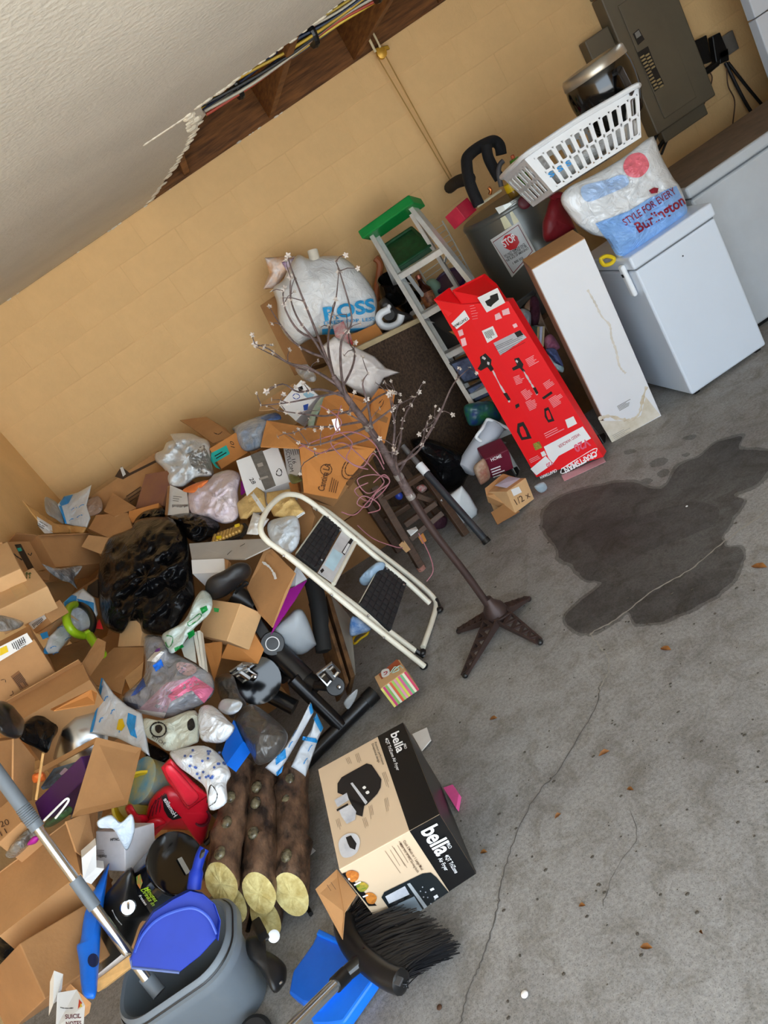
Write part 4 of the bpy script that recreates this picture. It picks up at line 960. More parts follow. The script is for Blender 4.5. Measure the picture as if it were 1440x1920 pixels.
for i, s in enumerate(BR):
    q = P('i', s); dy = (-.28, .22, -.15, .3, .1, -.05, .25, -.22, .18, -.1)[i % 10]*.8; n = len(q)
    pts = smoothpath([W(p, TY + dy*(j/(n-1))) for j, p in enumerate(q)], 4)
    b = MB().tube(pts, [.0055-.004*j/(len(pts)-1) for j in range(len(pts))], 6).build('branch', TWIG, tr, smooth=True)
    for t in [1.0] + [random.uniform(.35, .95) for _ in range(2)]:
        j = min(len(pts)-1, int(t*(len(pts)-1))); c = pts[j]; g = MB()
        blossom(c, random.uniform(.008, .014)).build('blossom', PETAL, b)
        if random.random() < .7:
            d = Vector((random.uniform(-1, 1), random.uniform(-.5, .5), random.uniform(-.2, 1))).normalized()*random.uniform(.03, .09)
            MB().tube([c, c+d*.5+Vector((0, 0, .006)), c+d], [.002, .0016, .001], 5).build('twig', TWIG, b)
            blossom(c+d, random.uniform(.007, .012)).build('blossom', PETAL, b)
# loose wires of its light string
for i, (s, y) in enumerate((('560 830 600 850 640 830 670 850 700 880 720 905 690 925 670 900 700 890 730 900 715 925 690 940 665 920 690 905', 2.66), ('700 905 720 890 730 905 705 925 690 950 670 945 680 930 705 940 712 955 690 962', 2.64), ('640 760 630 800 660 830 650 860 680 875 700 850 720 880', 2.62), ('720 905 690 940 665 965 640 960', 2.64), ('670 985 700 1010 740 1025 755 1027', 2.9), ('785 1000 805 1040 812 1070 800 1090', 2.66), ('600 760 640 790 620 830 660 870 690 880', 2.62), ('560 840 610 820 660 810 700 830 720 870', 2.6))):
    MB().tube(smoothpath([W(q, y) for q in P('i', s)], 8), .0023, 6).build('light_wire', PWIRE, tr, smooth=True)
panel('paper_tag', P('z6', '605 440 640 432 655 500 630 510'), [2.62]*4, .001, PAPER, tr)

# ---- dark wooden stool / easel lying against the carpet panel
es = thing('wooden_stool', 'dark brown wooden bar stool frame standing behind the blossom tree', 'stool')
def px3(s, ys): return [W(q, y) for q, y in zip(P('x3', s), ys if isinstance(ys, (list, tuple)) else [ys]*99)]
def wbar(s, ys, r=.019, par=None, name='leg'):
    a, b = px3(s, ys); t = (b-a).normalized(); u = Vector((1, .3, 0)); u = (u-u.dot(t)*t).normalized(); v = t.cross(u)
    return MB().bar(a, b, u*r, v*r).build(name, WOODB, par or es, bev=.003)
gl, gr = G(P('x3', '535 1860')[0]), G(P('x3', '930 1550')[0])
def wleg(a, b, r=.02, name='leg'):
    t = (b-a).normalized(); u = Vector((1, .3, 0)); u = (u-u.dot(t)*t).normalized(); v = t.cross(u); return MB().bar(a, b, u*r, v*r).build(name, WOODB, es, bev=.003)
wleg(gl, px3('100 1120', 3.75)[0]); wleg(gr, px3('520 960', 3.78)[0])
wleg(G(P('x3', '330 1700')[0]), px3('30 1250', 4.0)[0]); wleg(px3('640 1240', 3.95)[0]-Vector((0, .02, .45)), px3('330 920', 4.0)[0])
for s, ys in (('380 1460 660 1260', 3.66), ('430 1590 720 1350', 3.62), ('170 1230 560 1000', 3.72), ('200 1420 420 1280', 3.82), ('280 920 420 885', 3.9), ('480 1200 660 1260', 3.75)): wbar(s, ys, .015, name='rung')
ft = [G(P('x3', '535 1860')[0])]
MB().lathe(gl, (0, 0, 1), [(.024, 0), (.024, .02), (.02, .022)], 12).build('foot_cap', mat('pink_cap', 'a8786c', .6), es)
for s, m, lb in (('325 1640 370 1595 430 1680 390 1710', CARDL, 'torn cardboard scrap below the stool rung'), ('490 1550 540 1525 575 1600 535 1630', CARDO, 'small brown cardboard piece under the stool'), ('395 1510 480 1475 495 1500 430 1555', PAPER, 'white card lying under the stool frame')):
    panel('card_scrap', P('x3', s), [3.62, 3.62, 3.58, 3.58], .006, m, None, label=lb, cat='card')
Inflate('cloth', P('x3', '600 1440 700 1380 760 1400 740 1480 640 1500'), mat('wine_cloth', '3c1424', .8), d=3.85, thick=.03, amp=.3, seed=8, label='wine red cloth crumpled under the stool', cat='cloth')
Inflate('toy', P('x3', '485 1120 540 1095 580 1130 540 1170 500 1150'), mat('red_white_toy', 'd82a30', .4, col2='e8e2de', scale=60), d=3.9, thick=.02, amp=.4, seed=2, label='red and white trinket on the stool rung', cat='toy')
ellipsoid('toy_ball', W(P('x3', '325 1195')[0], 3.85), .022, (1, 1, 1.2), mat('toy_blue', '2a3f9c', .4), label='small dark blue ball beside the stool leg', cat='ball')
ellipsoid('toy_ball', W(P('x3', '465 1245')[0], 3.7), .014, (1, 1, 1), mat('toy_blue_light', '3a7fc0', .4), label='tiny light blue ball beside the tree trunk', cat='ball')
# black garbage bag, white bin, curtain rod
Inflate('garbage_bag', P('x3', '430 700 520 670 620 690 760 740 900 810 980 860 985 950 930 1050 900 1110 830 1150 720 1180 680 1120 600 1000 540 880 470 790'), BAGK, d=3.98, thick=.16, back=.3, amp=.10, fs=6, seed=9, label='black garbage bag slumped against the brown carpeted panel', cat='bag')
wbk = thing('waste_bin', 'small white plastic bin tipped below the black bag', 'bin')
Inflate('body', P('x3', '690 1240 780 1190 890 1105 960 1190 1035 1320 1030 1370 980 1410 890 1460 800 1400'), mat('dirty_white_plastic', 'dfe5e8', .4, var=.05, scale=9), d=3.76, thick=.07, amp=.02, power=.35, soft=False, parent=wbk)
MB().tube([W(q, 3.69) for q in P('x3', '700 1235 760 1290 890 1455')], .008, 6).build('rim', WHITEP, wbk)
rd = thing('curtain_rod', 'black and grey telescopic rod leaning beside the black bag', 'rod')
a, b = W(P('x3', '360 750')[0], 3.80), G(P('x3', '1125 1620')[0])
MB().tube([a.lerp(b, .28), b], .020, 10).build('tube', mat('slate_tube', '3c4148', .35, .4), rd, smooth=True)
MB().tube([a, a.lerp(b, .3)], .015, 10).build('inner_tube', GREYM, rd, smooth=True)
MB().tube([a.lerp(b, .2), a.lerp(b, .29)], .024, 10).build('collar', WHITEP, rd, smooth=True)
MB().tube([a.lerp(b, .965), b], .023, 10).build('end_cap', BLACK, rd, smooth=True)
# roll, maroon pack, small carton by the ladder foot
MB().lathe(W(P('x3', '1000 850')[0], 3.88), (.9, .25, .30), [(.05, -.09), (.058, -.085), (.06, 0), (.06, .22), (.05, .225)], 28).build('paper_roll', mat('grey_white_tub', 'b9bec8', .45, var=.05), None, smooth=True, label='grey-white plastic tub lying under the ladder', cat='tub')
fbh = Fit(corners('x3', '001 1100 870 101 1300 790 100 1344 960 000 1165 1030'), y=3.72, dims=(.17, .12, .14), yaw=-10)
hb = thing('snack_pack', 'maroon printed pack standing at the ladder foot', 'pack'); fbh.hexa().build('pack', mat('maroon_pack', '6b1a30', .45, var=.1), hb, bev=.004)
text(fbh.face('F'), 'HOME', P('x3', '1160 890')[0], P('x3', '1255 850')[0], 6, WHITEI, hb, bold=.01)
lines(fbh.face('F'), P('x3', '1150 960')[0], P('x3', '1260 920')[0], 4, 5, 2, WHITEI, hb)
Inflate('snack_bag', P('x3', '995 950 1040 890 1100 870 1150 1030 1070 1100 1030 1040'), mat('beige_wrapper', 'b9a58c', .4, col2='8e5a4a', scale=18), d=3.7, thick=.04, amp=.2, seed=3, label='beige crinkled snack wrapper beside the maroon pack', cat='wrapper')
fb2 = Fit(corners('z5', '001 375 1275 101 500 1340 100 500 1345 110 655 1310 111 600 1215 011 470 1175'), y=3.52, dims=(.20, .17, .12), yaw=-25)
sb = Fit(corners('z5', '001 490 1275 101 590 1210 100 650 1310 000 540 1380 011 365 1270 '), y=3.50, dims=(.15, .15, .13), yaw=-12, pitch=-10)
cbx = carton('small_carton', 'small opened cardboard box with handwritten mark on the floor by the ladder', sb, CARDL, flaps=None)
panel('flap', P('z5', '372 1255 470 1175 570 1205 495 1270 490 1345 380 1295'), [3.6, 3.66, 3.58, 3.5, 3.48, 3.56], .05, CARD, cbx)
panel('flap', P('z5', '405 1385 480 1335 560 1380 440 1450'), [3.47, 3.50, 3.44, 3.40], .004, CARDD, cbx)
sF = sb.face('F')
decal(sF, P('z5', '512 1262 555 1245 572 1275 528 1297'), PAPER, cbx, 'label')
text(sF, '1/2 x', P('z5', '545 1345')[0], P('z5', '620 1300')[0], 12, INKB, cbx)
panel('label', P('z5', '425 1240 500 1190 565 1200 505 1255'), [3.54, 3.6, 3.54, 3.49], .001, mat('lilac_label', 'b9b4c4', .5), cbx)
Inflate('clear_jar', P('z5', '640 1240 690 1220 710 1255 680 1280 650 1265'), mat('glass_wrap', 'b4c8d4', .15, alpha=.7), d=3.48, thick=.03, amp=.1, label='crumpled clear wrapper on the floor beside red carton', cat='wrapper')
# heap glimpsed between the red and the white carton
fbk = [('004d40', '2f4a38', '305 440 405 430 400 640 320 560', 'dark green hardcover book standing behind red carton'), ('x', 'b8a06a', '405 440 432 436 420 650 402 645', 'thin tan book next to the green hardcover'), ('y', 'c9d0e8', '436 436 468 432 450 670 425 660', 'pale blue book in the row behind red carton'), ('z', 'd8c49a', '470 430 492 430 478 660 455 668', 'cream book at the right end of the row')]
for i, (k, h, s, lb) in enumerate(fbk):
    panel('book', P('x6', s), [3.86]*4, .12, mat('book_'+h, h, .6), None, bev=.002, label=lb, cat='book', group='books behind the red carton')
for i, (s, m, y, lb) in enumerate((('150 300 230 230 330 280 330 420 300 480 220 400', mat('grey_film2', 'aebac0', .35, bump=.6, bscale=14, kind='fold'), 3.95, 'grey plastic bag behind the red carton'), ('330 110 400 100 440 230 410 420 340 420 320 250', mat('plum_cloth', '4a1a30', .8), 3.98, 'plum coloured cloth above the row of books'), ('260 230 330 120 400 150 460 330 540 520 490 430 420 430 400 300', mat('beige_cloth', 'a88e78', .8), 4.02, 'beige cloth behind the white carton edge'),
        ('490 560 560 520 640 620 655 680 540 720 490 650', mat('rose_cloth', 'c88aa4', .8, col2='a85a7a', scale=20), 3.86, 'rose pink cloth beside the books'), ('500 690 600 680 650 760 700 880 650 870 560 790', mat('violet_blue_cloth', '8a86c0', .8, col2='5a6a9c', scale=12), 3.80, 'violet blue fabric under the pink cloth'), ('400 740 500 730 620 850 700 890 690 950 620 920 540 850 440 800', mat('teal_wrap', '6aa0aa', .5, col2='c8d8dc', scale=12), 3.76, 'teal gift wrap spilling beside red carton'), ('430 800 540 850 600 900 590 1010 520 960', mat('orange_wrap', 'd8963a', .6), 3.76, 'orange paper wedged beside the red carton edge'))):
    Inflate('cloth' if 'cloth' in lb or 'fabric' in lb else ('plastic_bag' if 'bag' in lb else 'gift_wrap'), P('x6', s), m, d=y, thick=.05, amp=.35, fs=12, seed=30+i, label=lb, cat='cloth' if 'cloth' in lb or 'fabric' in lb else ('bag' if 'bag' in lb else 'paper'))
MB().box((1.16, 4.06, 0), (1.42, 4.16, .62)).build('wood_cabinet', mat('varnished_brown', '6d4a22', .4, col2='4a3016', scale=6), None, bev=.004, label='varnished brown board standing between ladder and white carton', cat='board')
panel('dark_case', P('x6', '110 200 360 20 380 60 150 290'), [4.08, 4.05, 4.05, 4.06], .06, BLACK, None, label='black case edge in front of the water heater', cat='case')
# glass picture frames and packs behind the ladder steps
for i, (s, y, lb) in enumerate((('180 580 300 530 350 660 260 690', 4.18, 'framed glass picture leaning behind the upper ladder steps'), ('270 720 370 670 410 750 320 790', 4.10, 'dark glass frame leaning behind the lower ladder steps'))):
    fr_ = thing('framed_picture', lb, 'picture frame'); _, pl = panel('frame', P('z5', s), [y]*4, .02, BLACK, fr_)
    q = P('z5', s); c = np.mean(q, axis=0); decal(pl, [tuple(c+(np.array(t)-c)*.86) for t in q], mat('blue_glass', '7d90b4', .08, col2='2a2c38', scale=5, spec=.8), fr_, 'glass')
panel('dark_case', P('z5', '40 330 180 270 260 480 150 560'), [4.40, 4.3, 4.2, 4.3], .05, BLACK, None, label='black flat case behind the middle ladder steps', cat='case')
panel('dark_case', P('z5', '185 410 250 390 270 440 240 445'), [4.20]*4, .03, CARDO, None, label='orange card edge behind the ladder steps', cat='card')
Inflate('snack_bag', P('z5', '260 810 330 790 420 790 460 880 400 900 300 920 270 880'), mat('navy_green_wrapper', '1a2a6a', .35, col2='2a6a3a', scale=14), d=4.02, thick=.05, amp=.15, seed=4, label='navy blue snack bag behind the ladder steps', cat='wrapper')
MB().tube(smoothpath([W(q, 3.86) for q in P('x3', '1190 780 1040 690 1025 660 1080 590')] + [W(q, 3.9) for q in P('x3', '1110 530 1150 515 1344 610')], 5), .009, 8).build('wire_hoop', WHITEP, None, smooth=True, label='bent white metal hoop behind the ladder rail', cat='hoop')

# ================================================================ the heap, upper half
def bag(name, z, s, m, label, cat='bag', **kw):
    if cat in ('mailer', 'wrapper', 'paper', 'cloth') and 'power' not in kw: kw['power'] = .3; kw['thick'] = kw.get('thick', .08)*.7; kw['amp'] = kw.get('amp', .25)*1.7
    elif 'amp' in kw and kw['amp'] >= .15: kw['amp'] *= 1.3
    return Inflate(name, P(z, s), m, label=label, cat=cat, **kw)
def fit(z, s, **kw):
    c = corners(z, s)
    if 'yaw' not in kw: r = ray(tuple(np.mean(list(c.values()), axis=0))); kw['yaw'] = math.degrees(math.atan(-r[0]))
    return Fit(c, **kw)
# large printed carton lying open under the tree
cl = thing('large_carton', 'large orange-brown carton with printed lettering lying open under the tree', 'box')
_, f1 = panel('face', P('z6', '425 600 600 560 850 605 690 790 640 885 450 850'), [3.42, 3.5, 3.46, 3.34, 3.27, 3.28], .006, CARDO, cl)
_, f2_ = panel('face', P('z6', '515 480 560 320 640 270 830 330 905 400 905 560 850 600 600 560'), [3.72, 3.86, 3.92, 3.86, 3.74, 3.60, 3.52, 3.52], .006, CARDO, cl)
panel('flap', P('z6', '205 590 240 445 560 500 600 520 600 575 425 600'), [3.68, 3.82, 3.66, 3.62, 3.52, 3.48], .006, mat('cardboard_amber', 'd09050', .8), cl)
_, f3 = panel('flap', P('z6', '830 320 870 265 965 280 945 400 905 570 850 600 820 480'), [3.80, 3.88, 3.84, 3.74, 3.58, 3.52, 3.66], .006, CARDO, cl)
panel('flap', P('z6', '440 855 700 815 615 930 480 890'), [3.30, 3.32, 3.36, 3.36], .006, CARDD, cl)
panel('side', P('z6', '690 790 850 605 850 640 700 830'), [3.35, 3.47, 3.6, 3.45], .006, CARDD, cl)
text(f1, 'Cantina LA', P('z6', '562 845')[0], P('z6', '600 690')[0], 12, INKB, cl, bold=.01)
text(f2_, 'CA 75', P('z6', '545 640')[0], P('z6', '562 560')[0], 9, INKB, cl)
lines(f1, P('z6', '590 845')[0], P('z6', '610 760')[0], 4, 4, 1.2, INKB, cl)
for k in range(2):
    q = [P('z6', [735+(95-24*k)*math.cos(a)*.75, 700+(75-20*k)*math.sin(a-.5)])[0] for a in np.linspace(0, 2*math.pi, 24)]
    strip(f1, q, .9, INKB, cl, 'print_ring')
q = [P('z6', [575+32*math.cos(a), 722+30*math.sin(a)])[0] for a in np.linspace(0, 2*math.pi, 20)]; strip(f1, q, .7, INKB, cl, 'print_ring')
strip(f3, P('z6', '870 350 905 315 890 360 875 372'), .9, INKB, cl, 'print'); 
decal(f3, P('z6', '845 395 925 430 915 460 860 440'), CARDD, cl, 'tape', off=.001)
# white and other boxes at the left of it
wbx = fit('z6', '001 72 668 101 295 588 100 362 790 000 139 870', y=3.62, dims=(.29, .16, .25), pitch=-35)
b = carton('parcel_box', 'white parcel box with grey printed tape marked 28', wbx, WHITEB); f = wbx.face('F')
decal(f, P('z6', '148 640 215 612 292 812 232 838'), mat('grey_tape', '6e6a64', .4, var=.2, scale=30), b, 'tape')
text(f, '28', P('z6', '140 775')[0], P('z6', '160 805')[0], 8, INK, b, up=(1, -.4))
strip(f, P('z6', '295 735 310 715 325 735 318 755 298 752 294 738'), .9, INK, b, 'recycle_mark')
for s in ('185 690 215 680 222 700 192 708', '195 770 245 755 250 765 200 782'): decal(f, P('z6', s), mat('tape_print', 'a8a096', .5), b, 'tape_print', off=.002)
_, pl = spanel('shipping_label', P('z6', '330 575 415 590 440 745 360 770'), .004, PAPER, None, offs=-.06, label='white shipping label card marked with black letters', cat='card')
o_ = bpy.data.objects['shipping_label']; text(pl, 'SCYLLOM', P('z6', '345 610')[0], P('z6', '372 735')[0], 7, INK, o_, up=(1, -.25)); text(pl, '16', P('z6', '380 665')[0], P('z6', '388 690')[0], 7, INK, o_, up=(1, -.2)); lines(pl, P('z6', '375 610')[0], P('z6', '385 650')[0], 4, -4, 1, INK, o_)
ab = fit('z6', '001 310 350 101 430 225 100 530 300 000 405 455', off=-.02, dims=(.20, .15, .14), pitch=-30)
b = carton('appliance_box', 'white appliance box with blue logo under the branches', ab, WHITEB); f = ab.face('F')
decal(f, P('z6', '415 260 440 250 450 285 425 290'), BLACK, b, 'photo'); decal(f, P('z6', '455 275 510 300 480 330 445 300'), mat('pale_blue_print', '9cc4d8', .5), b, 'photo'); decal(f, P('z6', '445 360 475 350 470 385 450 390'), mat('logo_blue', '1a4aa8', .5), b, 'logo')
strip(f, P('z6', '385 310 400 295 420 300 425 315 405 325 388 315'), .8, mat('logo_blue', '1a4aa8'), b, 'print')
spanel('cardboard_sheet', P('z6', '195 390 215 340 300 290 410 225 330 340 300 380'), .005, CARDL, None, offs=[.0, .05, .08, .08, 0, 0], label='light brown cardboard sheet against the wall behind white box', cat='cardboard')
bag('plastic_bag', 'z6', '60 490 150 440 240 445 225 520 210 595 130 620 85 580', mat('bluish_film', 'c3cfdc', .25, col2='8fa6c4', scale=6, bump=.7, bscale=12, kind='fold'), 'bluish white plastic bag between cartons by the wall', off=.02, thick=.10, amp=.2, seed=21)
bag('plastic_bag', 'z6', '50 485 170 430 290 400 320 440 230 445 150 460 80 510', mat('royal_film', '1c4f9a', .25, col2='a8b8c8', scale=5), 'royal blue and clear plastic film near the wall', off=.08, thick=.05, amp=.3, seed=22)
bag('plastic_bottle', 'z6', '470 470 500 380 540 320 570 300 560 370 520 430 500 490', mat('green_label_film', 'cfd8d0', .3, col2='7aa890', scale=9), 'clear plastic bottle with green cap beside the white box', cat='bottle', off=-.05, thick=.04, amp=.05, seed=2)
bag('plastic_bag', 'z6', '400 150 470 130 520 200 500 230 440 210', BAGC, 'clear crumpled plastic bag behind the tree trunk', off=.02, thick=.06, amp=.3, seed=23)
# orange carton marked 10
tf = fit('w1', '001 1135 225 101 1265 155 100 1340 250 000 1195 348', off=0, dims=(.19, .16, .14), pitch=-40)
b = carton('small_carton', 'small orange carton marked 10 with teal label', tf, CARDO); f = tf.face('F')
text(f, '10', P('w1', '1268 230')[0], P('w1', '1262 198')[0], 8, INK, b, up=(-1, -.3))
decal(f, P('w1', '1140 258 1222 216 1242 262 1160 310'), TEAL, b, 'teal_label')
decal(tf.face('D') if 0 else f, P('w1', '1140 260 1160 310 1190 345 1165 335 1140 300'), TEAL, b, 'teal_label')
lines(f, P('w1', '1165 285')[0], P('w1', '1225 250')[0], 2, -5, 2, INK, b, off=.002)
spanel('cardboard_sheet', P('w1', '970 80 1115 62 1220 125 1255 165 1150 205 1030 118'), .005, CARD, None, offs=[.1, .12, .08, .03, .03, .06], label='brown carton flap with curved arrow mark near the wall', cat='cardboard')
o_ = bpy.data.objects['cardboard_sheet.001']; pl = plane3(*[S(P('w1', s)[0], k) for s, k in (('1115 62', .12), ('1220 125', .08), ('1150 205', .03))]); strip(pl, P('w1', '1155 148 1180 156 1200 142'), 1.0, INKB, o_, 'arrow_print', off=.012)
# crumpled bags
cr = thing('plastic_bag', 'crumpled white and grey plastic bag against the wall', 'bag')
c_ = Inflate('film', P('w1', '920 155 1020 150 1075 170 1130 200 1140 300 1150 380 1060 390 990 440 915 430 890 350 840 300 840 260 880 240 900 200 950 180'), BAGW, off=-.02, thick=.13, amp=.45, fs=11, seed=24, parent=cr)
decal(c_, P('w1', '1010 260 1100 215 1135 290 1148 375 1080 365 1030 320'), mat('grey_film_print', '8e8c88', .35, bump=.8, bscale=16, kind='fold'), cr, 'grey_print', n=30, rings=6, off=.004)
bag('grocery_bag', 'w1', '1015 470 1060 425 1130 400 1160 370 1240 348 1297 380 1285 470 1290 600 1220 640 1130 615 1030 585', BAGP, 'pinkish white grocery bag in front of the parcel box', off=-.08, thick=.13, amp=.25, fs=8, seed=25)
bag('paper_scrap', 'w1', '985 460 1045 425 1125 402 1105 430 1050 472', mat('orange_tissue', 'ea8040', .6), 'orange tissue beside the pinkish grocery bag', cat='paper', off=-.16, thick=.03, amp=.3, seed=1)
spanel('magenta_card', P('w1', '1300 410 1335 400 1330 450 1300 480'), .01, MAGENTA, None, offs=-.06, label='small magenta card behind the grocery bag', cat='card')
_, pl = spanel('invoice_sheet', P('w1', '918 430 1010 470 1022 590 903 592'), .002, PAPER, None, offs=[-.05, -.1, -.12, -.1], label='white paper sheet with barcode beside the grocery bag', cat='paper')
o_ = bpy.data.objects['invoice_sheet']; lines(pl, P('w1', '930 535')[0], P('w1', '930 552')[0], 14, 2.2, 1.0, INK, o_, up=(1, 0), name='barcode', off=.002); lines(pl, P('w1', '935 490')[0], P('w1', '985 495')[0], 3, 4, .8, INK, o_, off=.002)
MB().add([S(q, -.11) for q in P('w1', '890 590 905 440 918 430 906 592')], [(0, 1, 2, 3)]).build('card_edge', CARDD, o_)
bag('garbage_bag', 'w1', '910 600 1040 578 1130 600 1190 655 1140 712 1060 742 1005 710 980 650', BAGK, 'small black plastic bag beside the tray of golden balls', off=-.10, thick=.10, amp=.3, seed=26)
bag('garbage_bag', 'w1', '715 650 735 600 790 565 885 553 890 600 840 620 760 650', BAGK, 'black plastic fold behind the big black garbage bag', off=0, thick=.06, amp=.4, seed=27)
# trays of golden balls
ty = thing('ball_tray', 'tray of small golden brown balls beside the yellow mailers', 'tray')
_, pl = spanel('tray', P('w2', '150 320 180 275 330 222 345 250 300 290 235 318'), .02, mat('tray_brown', '2a2018', .6), ty, offs=-.10)
ball = MB().ball((0, 0, 0), .0125, 10, 8)
me = bpy.data.meshes.new('ball'); me.from_pydata([tuple(v) for v in ball.v], [], ball.f); me.shade_smooth(); me.materials.append(mat('gold_foil', 'b08a48', .35, .3, var=.3, scale=30))
for i in range(9):
    for j in range(4):
        u, v = (i+.5)/9, (j+.5)/4; q = P('w2', [170+150*u+(-10)*v, 288-52*u+ 42*v*(1-.35*u)])[0]
        o = bpy.data.objects.new('ball', me); o.parent = ty; o.location = pl.hit(q, .008); o['_local'] = 1; COL.objects.link(o)
for s in ('275 232 302 225 304 240 278 248', '180 292 208 288 210 302 184 308'): decal(pl, P('w2', s), YELLOW, ty, 'price_tag', off=.024)
# padded mailers
m1 = bag('padded_mailer', 'z6', '68 912 185 815 228 850 245 960 170 965 130 1000 90 1000', MANILA, 'manila padded mailer above the step stool handle', cat='mailer', off=-.12, thick=.05, amp=.25, fs=9, seed=31, soft=False)
decal(m1, P('z6', '140 850 158 838 240 955 215 960'), PAPER, m1.o, 'white_strip', n=20, off=.004)
m2 = bag('padded_mailer', 'z6', '240 850 370 830 410 900 455 960 400 1000 280 985 238 900', MANILA, 'crumpled manila mailer inside the step stool handle', cat='mailer', off=-.14, thick=.06, amp=.3, fs=9, seed=32, soft=False)
decal(m2, P('z6', '395 990 450 955 457 968 405 1004'), PAPER, m2.o, 'white_strip', n=16, off=.004)
bag('plastic_bag', 'z6', '250 1020 320 990 410 985 428 1110 380 1190 300 1160 250 1090', mat('bluewhite_film', 'd3dde6', .28, bump=.5, bscale=12, kind='fold'), 'bluish white plastic bag behind the step stool handle', off=-.16, thick=.08, amp=.2, seed=33)
bag('paper_bag', 'z6', '125 1085 165 960 255 1000 215 1060 190 1090', PAPER, 'crumpled white paper bag beside the step stool handle', cat='paper', off=-.18, thick=.05, amp=.35, seed=34, soft=False)
spanel('cardboard_strip', P('z6', '425 840 460 860 510 980 490 1080 440 1120 420 1000'), .02, CARD, None, offs=-.02, label='folded brown cardboard behind the step stool steps', cat='cardboard')
spanel('cardboard_strip', P('z6', '360 780 410 770 420 840 380 860'), .03, CARDO, None, offs=-.05, label='small orange cardboard end beside shipping label', cat='cardboard')
bag('plastic_wrap', 'z6', '365 745 440 770 430 790 380 800', mat('olive_film', '6a6a3a', .3), 'olive plastic wrap under the shipping label', cat='wrapper', off=-.10, thick=.02, amp=.3)
# shallow white carton with its grey lid
sw = thing('shallow_carton', 'shallow white carton with grey lid beside the big black bag', 'box')
spanel('lid', P('w2', '40 330 290 310 432 305 465 345 330 410 200 408 55 412'), .006, CARDG, sw, offs=[-.14, -.12, -.14, -.18, -.2, -.18, -.18])
spanel('front', P('w2', '52 415 220 408 226 478 58 487'), .10, WHITEB, sw, offs=-.2)
spanel('side', P('w2', '220 408 245 418 240 455 226 478'), .02, CARD, sw, offs=-.19)
for a in ('238 388 262 365', '305 345 330 330'):
    q = P('w2', a); MB().tube([S(q[0], -.205), S(q[1], -.20)], .0016, 5).build('staple', mat('dark_staple', '3c3a38', .4, .6), sw)
# the big black garbage bag
bag('garbage_bag', 'i', '203 1010 243 993 257 975 295 968 333 975 351 1010 358 1048 365 1107 364 1125 348 1150 330 1178 308 1192 270 1188 262 1172 245 1165 228 1188 205 1180 190 1160 184 1110 186 1060', BAGK, 'big glossy black garbage bag in the middle of the heap', off=-.10, thick=.19, amp=.20, fs=5.5, seed=44, n=110, rings=24, power=.4)
# cartons at the left wall
lb = fit('w1', '001 20 755 101 165 745 100 238 875 000 92 892', off=-.05, dims=(.30, .16, .26), pitch=-40)
b = carton('parcel_box', 'brown parcel box with black printed tape at the left edge', lb, CARD); f = lb.face('F')
decal(f, P('w1', '78 752 112 748 185 880 150 886'), BLACK, b, 'tape'); decal(f, P('w1', '92 772 112 768 120 785 100 790'), TEAL, b, 'tape_print', off=.002)
strip(f, P('w1', '150 800 165 810 172 795'), 1, INK, b, 'arrow_print'); strip(f, P('w1', '75 800 90 815 120 835'), 1, INK, b, 'arrow_print')
lt = fit('w1', '001 -120 800 101 15 752 100 92 890 000 -60 960', off=-.08, dims=(.30, .12, .3), pitch=-55)
carton('parcel_box', 'light brown box top at the far left edge of the heap', lt, CARDL)
l2 = fit('w1', '001 -95 1000 101 172 884 100 236 982 000 -20 1115', off=-.16, dims=(.45, .12, .22), pitch=-30)
b = carton('parcel_box', 'brown box with green arrows and clear tape at left edge', l2, CARDL); f = l2.face('F')
decal(f, P('w1', '30 955 98 925 160 1010 90 1045'), mat('clear_tape', 'd0a873', .35), b, 'tape')
for x in (143, 160): strip(f, P('w1', [x, 935, x+2, 905]), .9, mat('olive_ink', '5a6a30', .7), b, 'arrow_print'); strip(f, P('w1', [x-6, 914, x+2, 903, x+9, 911]), .8, MATS['olive_ink'], b, 'arrow_print')
oc = fit('w1', '001 215 712 101 470 690 100 560 850 000 295 868', off=-.14, dims=(.36, .14, .24), pitch=-30)
b = carton('open_carton', 'open brown carton holding mailers near the wall corner', oc, CARD, flaps={'F': 225, 'R': 200, 'L': 170}, fl={'F': .02, 'R': .12, 'L': .12})
spanel('cardboard_piece', P('w1', '440 762 478 700 592 715 545 802'), .005, CARDL, None, offs=[-.12, -.1, -.1, -.14], label='light cardboard flap beside the big black bag', cat='cardboard')
km = bag('padded_mailer', 'w1', '118 513 165 560 300 640 400 650 470 660 450 692 290 692 215 640 165 580', KRAFT, 'long kraft padded mailer pointing at the wall corner', cat='mailer', off=-.04, thick=.04, amp=.2, seed=42, soft=False)
decal(km, P('w1', '200 600 280 650 285 690 240 692 205 650'), PAPER, km.o, 'label', n=20, off=.004); lines(km, P('w1', '215 625')[0], P('w1', '265 655')[0], 3, 4, 1, INK, km.o, off=.008)
pm = bag('poly_mailer', 'w1', '310 535 350 490 420 470 495 428 470 540 490 610 470 660 400 655 355 640', mat('white_poly', 'd8dde2', .35, var=.03, bump=.4, bscale=12, kind='fold'), 'white and blue poly mailer standing in the open carton', cat='mailer', off=-.03, thick=.06, amp=.15, seed=43, soft=False)
decal(pm, P('w1', '345 492 395 482 370 530 330 545 322 530'), CYAN, pm.o, 'blue_print', n=20, off=.005); decal(pm, P('w1', '318 540 335 545 362 640 350 638'), CYAN, pm.o, 'blue_print', n=20, off=.005)
for x, y in ((400, 560), (430, 600), (385, 620), (440, 545)): strip(pm, P('w1', [x-15, y+6, x, y-6, x+15, y-8]), .7, CYAN, pm.o, 'logo_print')
